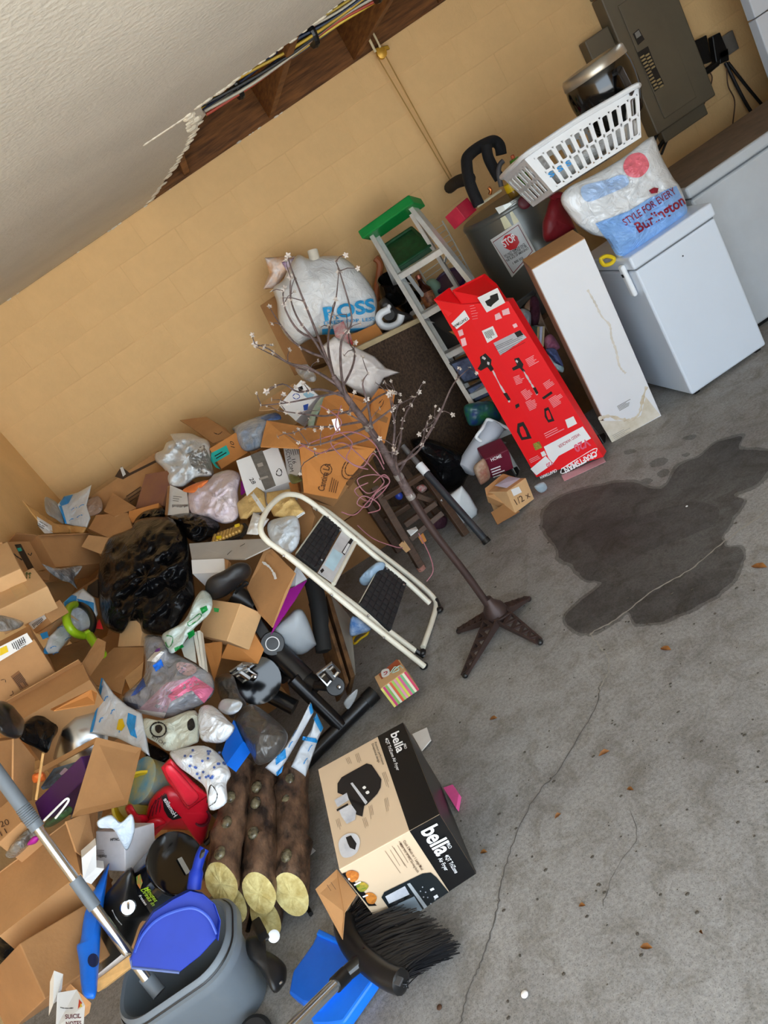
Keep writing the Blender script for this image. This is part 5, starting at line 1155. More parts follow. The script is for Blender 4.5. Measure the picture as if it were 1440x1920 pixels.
bag('bubble_bag', 'w1', '240 505 262 498 320 540 350 640 300 615 250 580', mat('grey_bubble', 'a09c96', .3, bump=.6, bscale=30), 'grey bubble sleeve beside the white poly mailer', cat='wrapper', off=0, thick=.05, amp=.2, seed=44)
lg = fit('w1', '001 470 505 101 850 248 100 905 345 000 530 595', off=.06, dims=(.75, .12, .18), pitch=-40)
b = carton('long_carton', 'long flat brown carton propped along the back wall', lg, CARD); f = lg.face('F')
decal(f, P('w1', '620 385 655 330 700 365 850 290 860 300 690 385 665 400'), mat('shaded_inside', '4a3626', .9), b, 'painted_opening'); decal(f, P('w1', '648 338 662 332 680 372 664 385'), PAPER, b, 'foam_edge', off=.003)  # dark patch paints the shade inside the carton's open end
lines(f, P('w1', '680 490')[0], P('w1', '770 430')[0], 3, 6, 2, INKB, b)
dk = fit('w1', '001 800 385 101 912 343 100 893 548 000 718 540', off=-.02, dims=(.24, .2, .25), pitch=-25)
carton('open_carton', 'brown carton with violet scuffs beside the crumpled white bag', dk, mat('scuffed_card', '9a6a44', .85, col2='8a5c4c', scale=4), )
spanel('cardboard_piece', P('w1', '560 570 608 472 735 552 620 600'), .005, CARD, None, offs=[-.06, .02, .0, -.07], label='brown carton flap above the small open boxes', cat='cardboard')
spanel('cardboard_piece', P('w1', '478 665 520 592 690 580 715 660 590 716'), .02, CARD, None, offs=[-.08, -.05, -.05, -.08, -.1], label='brown folded cardboard left of the big black bag', cat='cardboard')
s2 = fit('w1', '001 705 565 101 850 530 100 860 590 000 680 645', off=-.03, dims=(.18, .1, .08), pitch=-30)
carton('small_carton', 'thin light brown carton end above the big black bag', s2, CARDO)
bag('tissue', 'w1', '465 520 530 490 555 540 540 580 480 600 465 570', mat('taupe_tissue', 'a08878', .8), 'crumpled taupe packing paper beside the poly mailer', cat='paper', off=-.02, thick=.05, amp=.4, seed=45)
bag('plastic_wrap', 'w1', '225 855 260 870 330 880 440 865 425 905 400 940 420 995 380 960 330 945 270 905', mat('silver_film', 'b9bcc0', .2, .2, col2='6a6e74', scale=20, bump=.6, bscale=16, kind='fold'), 'crinkled silver and white wrapper left of the black bag', cat='wrapper', off=-.12, thick=.05, amp=.4, seed=46)
spanel('bar_card', P('w1', '195 895 270 905 265 945 225 940'), .01, CARDD, None, offs=-.12, label='dark printed carton strip below the taped box', cat='cardboard')
# ---- folding step stool
st = thing('step_stool', 'cream folding two-step stool with black treads leaning on the heap', 'step stool')
def sy(p):                                            # the stool's own plane: feet on the slab, handle on the heap
    a, b, c = G(P('w2', '1268 975')[0]), G(P('w2', '1345 680')[0]), W(P('w2', '480 130')[0], 3.14); return Plane(a, (b-a).cross(c-a)).hit(p, 0)
_a, _b, _c = G(P('w2', '1268 975')[0]), G(P('w2', '1345 680')[0])+Vector((0, 0, .02)), W(P('w2', '480 130')[0], 3.14)
SP = Plane(_a, (_b-_a).cross(_c-_a)); sw_ = lambda s, o=0: [SP.hit(q, o) for q in P('w2', s)]
MB().tube(smoothpath(sw_('1262 968 900 680 560 400 440 310 412 240 450 150 520 85 580 75 650 100 760 185 1000 390 1160 520 1290 640', .014), 5), .0125, 10).build('front_frame', CREAM, st, smooth=True)
MB().tube(smoothpath(sw_('1215 888 900 650 600 425 545 385', -.012), 4), .0125, 10).build('rear_leg', CREAM, st, smooth=True)
MB().tube(smoothpath(sw_('690 140 760 165 1000 355 1200 510 1300 600 1322 650 1300 740 1255 868', -.012), 5), .0125, 10).build('rear_leg', CREAM, st, smooth=True)
TREAD = mat('black_tread', '1b1b1d', .6, var=.2, scale=60)
for s, rows in (('600 385 745 180 835 245 712 470', 5), ('930 640 1045 430 1172 535 1090 780', 6)):
    q = P('w2', s); t_ = MB().prism([SP.hit(p, .012) for p in q], -SP.n*.018).build('tread', TREAD, st, bev=.003)
    A_, B2_, C2_, D2_ = [np.array(p) for p in q]
    for i in range(rows):
        for j in range(9):
            u0, u1, v0, v1 = (i+.12)/rows, (i+.88)/rows, (j+.12)/9, (j+.88)/9
            bl = lambda u, v: tuple((A_*(1-v)+B2_*v)*(1-u) + (D2_*(1-v)+C2_*v)*u)
            MB().prism([SP.hit(bl(u, v), .016) for u, v in ((u0, v0), (u1, v0), (u1, v1), (u0, v1))], -SP.n*.005).build('grip_pad', mat('tread_pad', '242426', .7), t_)
pl_ = MB().prism(sw_('710 480 840 252 912 297 790 537', .010), -SP.n*.004).build('label_plate', mat('faded_label', 'c9c9c9', .5), st)
decal(SP, P('w2', '742 440 790 355 840 388 790 475'), mat('pale_blue_label', 'b9d8e4', .5), pl_, 'print', off=.0115)
for s in ('832 375 868 318 882 328 848 392', '862 330 882 298 896 308 876 340', '720 470 735 458 742 470 728 485'): decal(SP, P('w2', s), INK, pl_, 'print', off=.0118); 
decal(SP, P('w2', '838 376 866 328 876 334 850 384'), PAPER, pl_, 'print', off=.0122)
MB().tube(sw_('790 540 915 300', .008), .010, 8).build('cross_bar', CREAM, st, smooth=True)
for s in ('600 385 745 180', '930 640 1045 430'):
    MB().tube(sw_(s, -.006), .008, 8).build('cross_bar', CREAM, st, smooth=True)
for s in ('825 260', '728 415', '1068 462', '1155 545', '760 195', '700 155', '530 395', '780 598', '970 705', '1050 820'): MB().ball(SP.hit(P('w2', s)[0], .024), .006, 8, 6).build('rivet', STEEL, st)
for s in ('1345 680', '1250 895', '1268 978'):
    c = SP.hit(P('w2', s)[0], 0); c.z = max(c.z, .014); MB().ball(c, .020, 10, 8, (1, 1, .7)).build('foot', BLACK, st, smooth=True)
for s in ('1320 620 1350 690', '1215 885 1260 915'):
    q = P('w2', s); MB().tube([SP.hit(q[0], -.01), SP.hit(q[1], -.005)], .013, 8).build('foot_sleeve', BLACK, st)
# plastic seen through the stool
bag('plastic_bag', 'w2', '925 510 1010 430 1060 440 1010 520 950 550', mat('skyblue_film', 'a8c4dc', .25, alpha=.9), 'light blue plastic film seen through the step stool', d=3.12, thick=.03, amp=.3)
bag('chip_bag', 'w2', '875 805 890 705 985 770 930 800', mat('blue_white_pack', 'c4d4e4', .35, col2='4a7ab8', scale=16), 'blue and white printed pack under the step stool', d=3.02, thick=.03, amp=.1, cat='pack')
MB().tube(smoothloop([G(q, .012) for q in P('w2', '890 830 915 800 955 790 970 780 965 800 930 825 900 850')], 5), .006, 8, closed=True).build('cable_loop', YELLOW, None, smooth=True, label='yellow cord loop on the floor under the step stool', cat='cord')
# striped gift box on the floor
gb = fit('w2', '001 1035 1085 101 1165 988 100 1232 1105 000 1110 1162 011 1008 1030 111 1122 926', y=2.60, dims=(.15, .10, .11), yaw=-12)
b = thing('gift_box', 'small kraft gift box with candy stripes on the floor', 'box'); gb.hexa().build('body', CARDL, b, bev=.002); f = gb.face('F')
cols = ['e8e27a', 'd84a86', '8ac46a', 'e8e8d8', 'e86a4a', 'a8d86a', 'e8a0b8', 'd8e05a', 'e06a9a', '7ac48a', 'f0e8d0', 'd84a6a']
for i, h in enumerate(cols):
    u0, u1 = i/12, (i+1)/12-.01; MB().add([gb.pt(u, -.006, w)for u, w in ((u0, 0), (u1, 0), (u1, .98), (u0, .98))], [(0, 1, 2, 3)]).build('stripe', mat('stripe_'+h, h, .6), b)
fu = gb.face('U'); decal(fu, P('w2', '1025 1010 1120 930 1140 955 1040 1035'), mat('rust_card', 'a8502c', .6), b, 'top_band')
decal(fu, P('w2', '1040 990 1075 980 1080 1010 1045 1025'), PAPER, b, 'sticker', off=.003, soft=True); strip(fu, P('w2', '1050 1000 1068 995 1062 1008 1052 1012'), .8, mat('sticker_red', 'b8283c', .5), b, 'sticker_print', off=.004)
MB().tube(smoothpath([fu.hit(q, .006) for q in P('w2', '1085 1000 1110 970 1130 985 1095 1000 1130 965 1150 975')], 5), .002, 6).build('string', mat('mint_string', 'b4d0c4', .7), b)
# ---- exercise bike
bi = thing('exercise_bike', 'black folding exercise bike lying back in the heap', 'exercise bike')
BM_ = mat('black_frame_paint', '131316', .3, .2, var=.1, spec=.6)
sd_ = Inflate('saddle', P('w2', '125 545 150 505 220 470 290 430 350 438 362 490 300 545 235 600 165 622 130 600'), mat('black_vinyl', '1c1c1e', .45), d=3.02, thick=.07, amp=.02, power=.4, parent=bi)
bp_ = lambda z, s, ys: [W(q, y) for q, y in zip(P(z, s), ys)]
MB().tube(bp_('w2', '270 590 370 655', (3.06, 3.04)), .045, 12).build('seat_clamp', BLACK, bi, smooth=True)
a, b2 = bp_('w2', '315 625 465 855', (3.05, 2.94)); t = (b2-a).normalized(); u = t.cross(Vector(toward(P('w2', '400 740')[0]))).normalized()
MB().bar(a, b2, u*.026, t.cross(u)*.016).build('seat_post', BM_, bi, bev=.004)
MB().lathe(W(P('w5', '780 135')[0], 2.88), toward(P('w5', '780 135')[0]), [(.05, -.03), (.052, 0), (.048, .012), (.0, .013)], 28).build('pivot_disc', BLACK, bi, smooth=True)
MB().lathe(W(P('w5', '780 135')[0], 2.868), toward(P('w5', '780 135')[0]), [(.026, .002), (.030, .004), (.026, .006)], 28, cap=False).build('badge_ring', WHITEI, bi)
for s, ys, r in (('750 120 960 330', (2.93, 2.80), .046), ('960 330 1020 370', (2.80, 2.76), .04), ('890 325 1150 580', (2.78, 2.70), .030), ('715 190 850 330', (3.0, 2.86), .022), ('740 210 830 310', (3.02, 2.95), .028), ('560 300 900 480', (3.0, 2.85), .035)):
    p, q = bp_('w5', s, ys); MB().tube([p, q], r, 14).build('frame_tube', BM_, bi, smooth=True)
p, q = G(P('w5', '930 800')[0], .035), G(P('w5', '1320 410')[0], .035)
MB().tube([p, q], .032, 14).build('floor_bar', BM_, bi, smooth=True)
MB().tube([p.lerp(q, .90), q+(q-p)*.03], .036, 14).build('end_cap', BLACK, bi, smooth=True)
ch_ = W(P('w5', '700 330')[0], 2.86)
MB().lathe(ch_, (.2, -1, .4), [(.06, -.06), (.10, -.05), (.10, .03), (.05, .04)], 28).build('crank_housing', BLACKG, bi, smooth=True)
MB().tube(bp_('w5', '680 320 600 300', (2.82, 2.78)), .014, 8).build('crank_arm', BM_, bi); MB().tube(bp_('w5', '1010 360 1135 375', (2.74, 2.66)), .018, 8).build('crank_arm', BM_, bi)
MB().lathe(W(P('w5', '1120 365')[0], 2.66), toward(P('w5', '1120 365')[0]), [(.035, -.02), (.04, 0), (.036, .012), (.0, .013)], 20, sx=1).build('crank_boss', BLACK, bi, smooth=True)
def pedal(z, s, y):
    q = [W(p, y) for p in P(z, s)]; pd = MB(); pd.tube(q, .008, 6, closed=True); pd.tube([q[0].lerp(q[1], .5), q[2].lerp(q[3], .5)], .014, 8); pd.tube([q[0].lerp(q[3], .35), q[1].lerp(q[2], .35)], .006, 6); return pd.build('pedal', STEEL, bi, smooth=True)
pedal('w5', '1025 300 1100 240 1140 285 1075 360', 2.62); pedal('w5', '555 285 620 245 680 245 600 300', 2.78); pedal('w5', '570 300 640 270 690 300 620 340', 2.76)
for s in ('685 315', '1140 370'): MB().ball(W(P('w5', s)[0], 2.63 if s[0] == '1' else 2.74), .010, 8, 6).build('bolt', STEEL, bi)
MB().tube(smoothpath([W(q, 3.02) for q in P('w2', '220 600 250 570 300 560 330 530 345 540 310 560 280 590')], 4), .005, 6).build('cable', BLACK, bi, smooth=True)
# things around the bike
bc = fit('w2', '001 165 628 101 292 648 100 250 832 000 75 795', off=-.22, dims=(.22, .12, .2), pitch=-50, kr=.8)
b = carton('carton', 'tan carton under the bike saddle', bc, CARDL)
panel('side', P('w2', '292 648 430 880 398 955 205 925 250 832'), [2.92, 2.86, 2.84, 2.88, 2.86], .02, CARDO, b)
panel('flap', P('w2', '115 850 212 838 205 925 170 1045'), [2.92, 2.88, 2.87, 2.84], .005, CARDO, b)
_, pl = spanel('cardboard_sheet', P('w2', '430 365 470 358 590 482 540 580 470 765 400 690 340 560'), .006, CARD, None, offs=[-.14, -.14, -.2, -.2, -.17, -.12, -.1], label='big brown cardboard sheet behind the bike saddle', cat='cardboard')
strip(pl, P('w2', '420 425 455 450 480 485 490 515'), 2.2, PAPER, [o for o in bpy.data.objects if o.name.startswith('cardboard_sheet')][-1], 'torn_paper', off=.012)
panel('magenta_board', P('w2', '545 575 652 520 592 620 465 802'), [3.02, 3.05, 2.98, 2.88], .006, MAGENTA, None, label='magenta board standing behind the brown cardboard sheet', cat='board')
panel('white_board', P('w2', '550 560 600 440 652 515 590 552'), [3.06, 3.1, 3.06, 3.03], .006, WHITEB, None, label='white board corner above the magenta board', cat='board')
tb_ = Inflate('storage_tub', P('w2', '470 800 560 700 600 670 640 690 695 830 690 865 600 908'), GREYL, d=2.98, thick=.10, amp=.01, power=.3, label='grey plastic tub behind the bike frame', cat='tub')
p = [W(q, y) for q, y in zip(P('w2', '680 520 710 640 730 800 745 890'), (3.2, 3.12, 3.03, 2.98))]; MB().tube(smoothpath(p, 4), .040, 14).build('tyre_tube', RUBBER, None, smooth=True, label='thick black rubber tube beside the leaning boards', cat='tube')
for i, (s, y0, y1) in enumerate((('700 545 722 560 872 1050 855 1060', 3.22, 2.78), ('752 590 778 602 902 1015 880 1030', 3.20, 2.82))):
    panel('wood_strip', P('w2', s), [y0, y0, y1, y1], .15, mat('edge_wood', '7a5632', .7, col2='4a3018', scale=20), None, bev=.002, label=('left wooden board edge leaning under the step stool', 'right wooden board edge leaning under the step stool')[i], cat='board')
panel('grey_board', P('w2', '780 600 860 690 880 720 905 1010 885 1030'), [3.22, 3.22, 3.2, 2.86, 2.84], .012, mat('grey_laminate', '9a9488', .5), None, label='grey laminate board beside the wooden board edges', cat='board')

# ================================================================ the heap, lower half
POLY = mat('white_poly2', 'dbe2ea', .35, var=.03, bump=.4, bscale=12, kind='fold')
bf = fit('w3', '001 105 322 101 200 182 100 382 300 000 300 400', off=-.02, dims=(.2, .16, .2), pitch=-45)
carton('small_carton', 'small brown carton above the label-covered parcel', bf, CARDL, flaps=None)
b3 = fit('w3', '001 170 358 101 268 285 100 308 345 000 215 405', off=-.10, dims=(.14, .1, .08), pitch=-30)
b = carton('small_carton', 'tiny brown carton with barcode label beside green ring', b3, CARD); f = b3.face('F')
decal(f, P('w3', '175 358 262 290 285 325 205 395'), PAPER, b, 'label'); lines(f, P('w3', '195 362')[0], P('w3', '212 385')[0], 9, 2.6, 1.3, INK, b, up=(.8, -.55), name='barcode', off=.0025)
bl = fit('w3', '101 200 468 100 335 665 000 22 840 001 -112 640 111 180 382', off=-.12, dims=(.42, .2, .3), pitch=-35)
b = carton('parcel_box', 'large brown parcel with white and yellow shipping label', bl, CARD); f = bl.face('F')
_, pl = panel('shipping_label', P('w3', '-40 520 165 415 200 468 -10 595'), [SY(P('w3', '100 500')[0])-.16]*4, .002, PAPER, b)
decal(pl, P('w3', '0 510 40 492 52 530 0 556'), YELLOW, b, 'label_print', off=.002); lines(pl, P('w3', '70 480')[0], P('w3', '95 535')[0], 7, 4, 1.6, INK, b, up=(.85, -.5), off=.002, name='barcode')
lines(pl, P('w3', '110 475')[0], P('w3', '160 450')[0], 4, 3.6, .9, INK, b, off=.002)
decal(f, P('w3', '65 682 115 645 178 738 125 768'), mat('print_brown', '8a5e38', .8), b, 'panel_print')
lines(f, P('w3', '78 690')[0], P('w3', '130 760')[0], 7, 2.6, 1.1, INK, b, up=(.8, -.55), name='barcode', off=.002)
for s in ('5 705 30 700 35 718', '60 800 80 790 75 770'): strip(f, P('w3', s), .7, INKB, b, 'corner_mark')
bag('plastic_wrap', 'w3', '-20 310 60 318 145 350 100 392 -20 402', mat('silver_film2', 'c4c4c2', .25, .1, col2='8a8884', scale=14, bump=.6, bscale=16, kind='fold'), 'silver crinkled pouch at the left edge', cat='wrapper', off=-.14, thick=.05, amp=.3, seed=51)
lo = fit('w3', '001 55 838 101 497 612 100 540 695 000 95 980', off=-.2, dims=(.5, .3, .16), pitch=-25)
b = carton('long_carton', 'long brown open carton below the label-covered parcel', lo, CARD, flaps={'F': 215, 'L': 160, 'B': 120}, fl={'F': .03, 'L': .1, 'B': .12})
panel('flap', P('w3', '310 882 560 760 595 780 580 850 330 890'), [2.55, 2.55, 2.56, 2.5, 2.46], .004, CARDO, b)
panel('flap', P('w3', '495 612 600 445 650 470 640 560 545 690'), [2.86, 3.02, 3.0, 2.94, 2.84], .005, CARDD, b)
spanel('cardboard_piece', P('w3', '230 560 330 520 470 470 600 430 560 560 500 610 350 680 320 640'), .006, CARDD, None, offs=[.0, .04, .06, .04, -.02, -.06, -.06, -.03], label='shaded cardboard inside the open carton under the green ring', cat='cardboard')
cc_ = spanel('cardboard_sheet', P('w3', '500 722 640 560 700 505 885 500 880 585 770 690 745 792 640 745'), .006, CARD, None, offs=[-.14, -.1, -.08, -.1, -.14, -.16, -.2, -.2], label='folded brown cardboard in the centre of the heap', cat='cardboard')
spanel('tape_strip', P('w3', '765 690 880 592 870 690 800 765'), .004, mat('tan_tape', 'c49868', .4), cc_[0], offs=[-.175, -.155, -.17, -.19])
s3 = fit('w3', '001 770 350 101 852 342 100 885 490 000 697 492', off=-.14, dims=(.16, .12, .13), pitch=-30)
carton('small_carton', 'small taped carton just under the big black bag', s3, CARDL)
# green and black ring tool
rg = thing('ring_tool', 'lime green and black ring-shaped handle tool on the heap', 'tool')
c = np.array(P('w3', '490 340')[0]); Rr = []
for k in range(28):
    a = 2*math.pi*k/28; x, y = 78*math.cos(a), 100*math.sin(a); th_ = -.5; q = P('w3', [490+x*math.cos(th_)-y*math.sin(th_), 335+x*math.sin(th_)+y*math.cos(th_)])[0]
    Rr.append(S(q, -.26+.03*math.cos(a)))
MB().tube(Rr, .015, 10, closed=True).build('ring_core', BLACK, rg, smooth=True)
MB().tube(Rr[6:23], .0185, 10).build('ring_grip', LIME, rg, smooth=True)
MB().tube(smoothpath([S(q, -.25) for q in P('w3', '545 425 580 480 610 520 632 552')], 4), [.020]*12+[.017], 10).build('handle', LIME, rg, smooth=True)
m = bag('poly_mailer', 'w3', '260 545 300 440 395 345 388 230 440 180 510 140 580 200 600 300 560 380 440 430 350 542', POLY, 'blue and white poly mailer behind the green ring', cat='mailer', off=-.14, thick=.07, amp=.2, seed=52, soft=False)
for s in ('392 228 440 182 470 190 470 220 400 260', '470 205 575 230 575 290 500 250', '258 545 275 500 300 545', '245 420 290 405 300 440 262 455'): decal(m, P('w3', s), CYAN, m.o, 'blue_print', n=18, off=.006)
for x, y in ((330, 500), (420, 450), (370, 380), (345, 540)): strip(m, P('w3', [x-20, y+8, x, y-6, x+18, y-4]), .7, CYAN, m.o, 'logo_print', off=.006)
spanel('red_card', P('w3', '580 385 610 330 632 392'), .003, mat('red_white_tag', 'd8282c', .5), None, offs=-.2, label='small red triangular tag beside the black bag', cat='card')
spanel('framed_screen', P('w3', '540 125 600 85 602 195 530 165'), .02, BLACK, None, offs=-.12, label='dark framed screen half hidden behind the black bag', cat='frame')
# clear bag with pink cloth and books
pbg = thing('plastic_bag', 'clear plastic bag with pink and blue items in the heap', 'bag')
pk = Inflate('film', P('w3', '885 440 1000 440 1050 520 1180 590 1290 660 1315 770 1250 850 1130 900 1010 940 840 890 750 840 760 790 870 700 890 600'), mat('smoky_film', 'a9abb2', .18, col2='7c7e86', scale=6, bump=.8, bscale=10, kind='fold', spec=.8), off=-.22, thick=.13, amp=.25, fs=8, seed=53, parent=pbg)
decal(pk, P('w3', '1000 800 1100 730 1185 680 1310 760 1250 845 1250 760 1180 740 1050 830'), mat('pink_film', 'e07a9c', .25, bump=.5, bscale=14, kind='fold'), pbg, 'pink_sleeve', n=36, rings=5, off=.004)
decal(pk, P('w3', '850 885 1020 720 1170 690 1060 800 1005 935'), mat('mauve_film', 'b49aa8', .25), pbg, 'mauve_sleeve', n=36, rings=5, off=.003)
decal(pk, P('w3', '840 880 1020 900 1005 938 845 905'), mat('white_spine', 'd0d0d4', .5), pbg, 'book_edge', n=24, off=.005)
decal(pk, P('w3', '1090 600 1180 610 1200 650 1150 680 1090 650'), mat('pale_pink_film', 'd8bcc4', .3), pbg, 'pale_patch', n=20, off=.005, soft=True)
for s, m_ in (('905 590 960 530 1010 540 960 600', PAPER), ('940 620 990 580 1005 620 960 655', BLUEB), ('810 800 860 720 880 690 900 740 840 790', mat('royal_cloth', '3a5aa8', .5)), ('950 520 985 512 980 535 955 540', mat('violet_item', '7a2ab8', .5)), ('760 830 850 850 850 890 770 860', mat('slate_item', '3a4358', .5))): decal(pk, P('w3', s), m_, pbg, 'contents', n=18, off=.005)
gm = bag('produce_bag', 'w3', '1000 420 1130 340 1200 200 1250 150 1300 200 1290 290 1180 400 1110 500 1050 540 1010 480', mat('mint_film', 'c9d8d4', .3, bump=.6, bscale=14, kind='fold'), 'pale mint plastic bag with green print beside the saddle', off=-.3, thick=.05, amp=.3, seed=54)
for s in ('1225 265 1265 248 1275 275 1240 300', '1150 415 1190 395 1195 425 1160 455', '1070 505 1120 485 1130 500 1075 528', '1310 260 1345 265 1340 288 1315 285'): decal(gm, P('w3', s), GREEN, gm.o, 'green_print', n=14, off=.005)
for s in ('1150 355 1220 300 1230 320 1165 370 1152 358', '1020 430 1060 440 1050 490 1030 500 1015 470'): strip(gm, P('w3', s), .8, GREEN, gm.o, 'green_print', off=.005)
for i, s in enumerate(('1185 415 1205 405 1240 630 1222 615', '1210 402 1228 400 1258 640 1242 632')):
    spanel('magazine', P('w3', s), .02, mat('off_white_edge', 'd8d6cc', .6), None, offs=-.28, label=('left white magazine spine next to tan carton', 'right white magazine spine next to tan carton')[i], cat='magazine', group='magazines by the tan carton')
spanel('paper_sheet', P('w3', '1110 500 1185 410 1205 600 1130 560'), .003, mat('greyish_paper', 'c8cac4', .6), None, offs=-.26, label='greyish paper sheet under the mint bag', cat='paper')
# mailer with yellow sticker, steel bowl, cloths
m = bag('poly_mailer', 'w3', '630 690 700 790 780 860 870 910 890 990 920 1172 860 1130 720 1060 555 1025 590 850', POLY, 'white poly mailer with blue edge and yellow sticker', cat='mailer', off=-.3, thick=.05, amp=.15, seed=55, soft=False)
for s in ('622 690 640 700 570 1020 552 1025', '785 905 835 925 825 1000 840 1060 800 1040 775 970'): decal(m, P('w3', s), CYAN, m.o, 'blue_print', n=22, off=.005)
decal(m, P('w3', '728 945 752 940 765 985 745 1015 715 1005'), YELLOW, m.o, 'sticker', n=16, off=.007)
for x, y in ((650, 820), (690, 900), (740, 1010), (620, 950)): strip(m, P('w3', [x-10, y+14, x, y-10, x+14, y-14]), .9, CYAN, m.o, 'logo_print', off=.006)
bo = thing('mixing_bowl', 'shiny upturned steel bowl in the dark gap', 'bowl')
c = S(P('w3', '450 1060')[0], -.05)
MB().lathe(c, (-.5, -.55, .8), [(.15, -.06), (.153, -.055), (.147, -.02), (.12, .04), (.07, .075), (.0, .08)], 40).build('shell', STEEL, bo, smooth=True)
MB().lathe(c, (-.5, -.55, .8), [(.15, -.062), (.16, -.06), (.16, -.054), (.15, -.052)], 40, cap=False).build('rim', WHITEP, bo, smooth=True)
sk = bag('printed_cloth', 'w3', '880 940 1000 950 1200 890 1222 1060 1180 1100 1040 1142 960 1090 890 1040', mat('sage_cloth', 'cdd2c4', .85, bump=.6, bscale=18, kind='fold'), 'pale sage cloth with black skull print', cat='cloth', off=-.3, thick=.05, amp=.35, seed=56)
q = [P('w3', [972+48*math.cos(a), 1008+44*math.sin(a)])[0] for a in np.linspace(0, 2*math.pi, 20)]; strip(sk, q, 1.4, INK, sk.o, 'print_ring', off=.006)
for s in ('955 985 985 980 998 1005 975 1030 955 1015', '1150 960 1180 940 1195 990 1170 1015 1150 1000'): decal(sk, P('w3', s), INK, sk.o, 'skull_print', n=16, off=.006, soft=True)
text(sk, "KITCH'", P('w3', '930 1060')[0], P('w3', '1010 1105')[0], 6, INK, sk.o, off=.006)
bag('plastic_bag', 'w3', '1220 890 1300 860 1400 950 1440 1000 1380 1080 1300 1090 1230 1060', mat('frosted_film', 'dfe6ee', .15, var=.06, bump=.8, bscale=14, kind='fold', spec=.8), 'frosted clear plastic bag right of the skull cloth', off=-.34, thick=.07, amp=.3, seed=57)
fl_ = bag('floral_bag', 'w4', '1040 240 1100 210 1250 190 1350 250 1415 360 1390 430 1390 540 1290 585 1260 450 1180 380 1100 320', mat('floral_white', 'e2e8ee', .4, bump=.6, bscale=14, kind='fold'), 'white bag with small blue flowers above the red blower', off=-.36, thick=.07, amp=.3, seed=58)
random.seed(3)
for k in range(26):
    x, y = random.uniform(1100, 1380), random.uniform(215, 400); 
    if x-1100 > (y-300)*.9: decal(fl_, [P('w4', [x+9*math.cos(t), y+9*math.sin(t)])[0] for t in np.linspace(0, 6.28, 6)[:-1]], mat('flower_blue', '4a6ab8', .5), fl_.o, 'flower_print', off=.007)
strip(fl_, P('w4', '1270 540 1290 430 1330 480 1320 530 1280 560'), .8, INK, fl_.o, 'tag_print', off=.007)
spanel('blue_block', P('w5', '505 728 570 545 622 662 530 788'), .06, BLUEB, None, offs=-.22, label='bright blue plastic box corner beside the clear bag', cat='box')
bag('poly_mailer', 'w5', '485 485 520 432 615 450 598 500 540 520', mat('silver_mailer', 'c8d0d8', .25, .1), 'small silver and blue mailer above the blue box', cat='mailer', off=-.24, thick=.03, amp=.3, seed=59)
bag('garbage_bag', 'w5', '570 540 640 468 710 480 850 600 852 680 780 762 700 790 660 720 620 660', BAGG, 'dusty grey-black bag lying behind the fake logs', off=-.16, thick=.12, amp=.15, seed=60)
bag('garbage_bag', 'w5', '470 320 560 300 600 400 640 470 560 540 500 430', BAGG, 'dusty dark plastic behind the bike crank', off=-.05, thick=.08, amp=.25, seed=61)
for i, (s, lb) in enumerate((('985 450 1003 505 900 690 860 760 800 850 740 805 850 690 930 560', 'left blue and white mailer standing beside the bike'), ('1018 510 1055 590 1028 650 958 858 880 800 930 690 990 600', 'right blue and white mailer standing beside the bike'))):
    m = bag('poly_mailer', 'w5', s, POLY, lb, cat='mailer', d=2.42, thick=.04, amp=.15, seed=62+i, soft=False, tilt=(0, -.12))
    for t in (('975 470 990 455 1003 505 985 520', '795 740 850 700 855 750 800 790', '800 830 840 790 830 830 805 850'), ('1000 540 1018 512 1055 590 1040 615', '945 635 1028 650 1020 672 940 655'))[i]: decal(m, P('w5', t), CYAN, m.o, 'blue_print', n=16, off=.005)
    for x, y in (((900, 620), (880, 680)), ((985, 700), (960, 770)))[i]: strip(m, P('w5', [x-12, y+16, x, y-8, x+10, y-18]), .9, CYAN, m.o, 'logo_print', off=.006)
# ---- fake fireplace logs on their grate
lg_ = thing('log_set', 'bundle of fake fireplace logs with pale cut ends', 'fireplace logs')
def log(ends, r0, seed, z1=None):
    a, b = ends; n = 22; ax = (b-a); Ln = ax.length; t = ax.normalized(); u = t.orthogonal().normalized(); v = t.cross(u); V = []; F = []; K = 28
    for i in range(n):
        s = i/(n-1)
        for j in range(K):
            th = 2*math.pi*j/K; p = a+ax*s; d = u*math.cos(th)+v*math.sin(th); nn = p*1.0+d*r0
            rr = r0*(1 + .16*noise.noise(Vector((nn.x*9+seed, nn.y*9, nn.z*9))) + .10*abs(noise.noise(Vector((nn.x*24+seed, nn.y*24, nn.z*24)))) )
            for ks, kt in ((.2, 1.2), (.45, 2.6), (.62, .6), (.8, 2.0), (.33, 4.2)):
                dd = ((s-ks)*Ln/r0)**2 + (math.remainder(th-kt-seed, 2*math.pi)*1.2)**2; rr += r0*.30*math.exp(-dd*5)
            V.append(p + d*rr*(.94 if i in (0, n-1) else 1) + t*(d.z*r0*.75*max(0, 1-s*6)))
    for i in range(n-1):
        for j in range(K): F.append((i*K+j, i*K+(j+1) % K, (i+1)*K+(j+1) % K, (i+1)*K+j))
    o = MB().add(V, F).build('log', BARK, lg_, smooth=True)
    c = sum(V[:K], Vector())/K-t*.004; W2 = [c]+[c+(V[j]-c)*.55-t*.004*random.uniform(-.5, 1) for j in range(K)]+[V[j]+(V[j]-c)*.02 for j in range(K)]
    MB().add(W2, [(0, 1+j, 1+(j+1) % K) for j in range(K)]+[(1+j, 1+K+j, 1+K+(j+1) % K, 1+(j+1) % K) for j in range(K)]).build('cut_end', LOGEND, o)
    MB().add([V[(n-1)*K+j] for j in range(K)], [tuple(range(K))]).build('rear_end', BARK, o)
def le(z, s, ya, yb): p, q = P(z, s); return W(p, ya), W(q, yb)
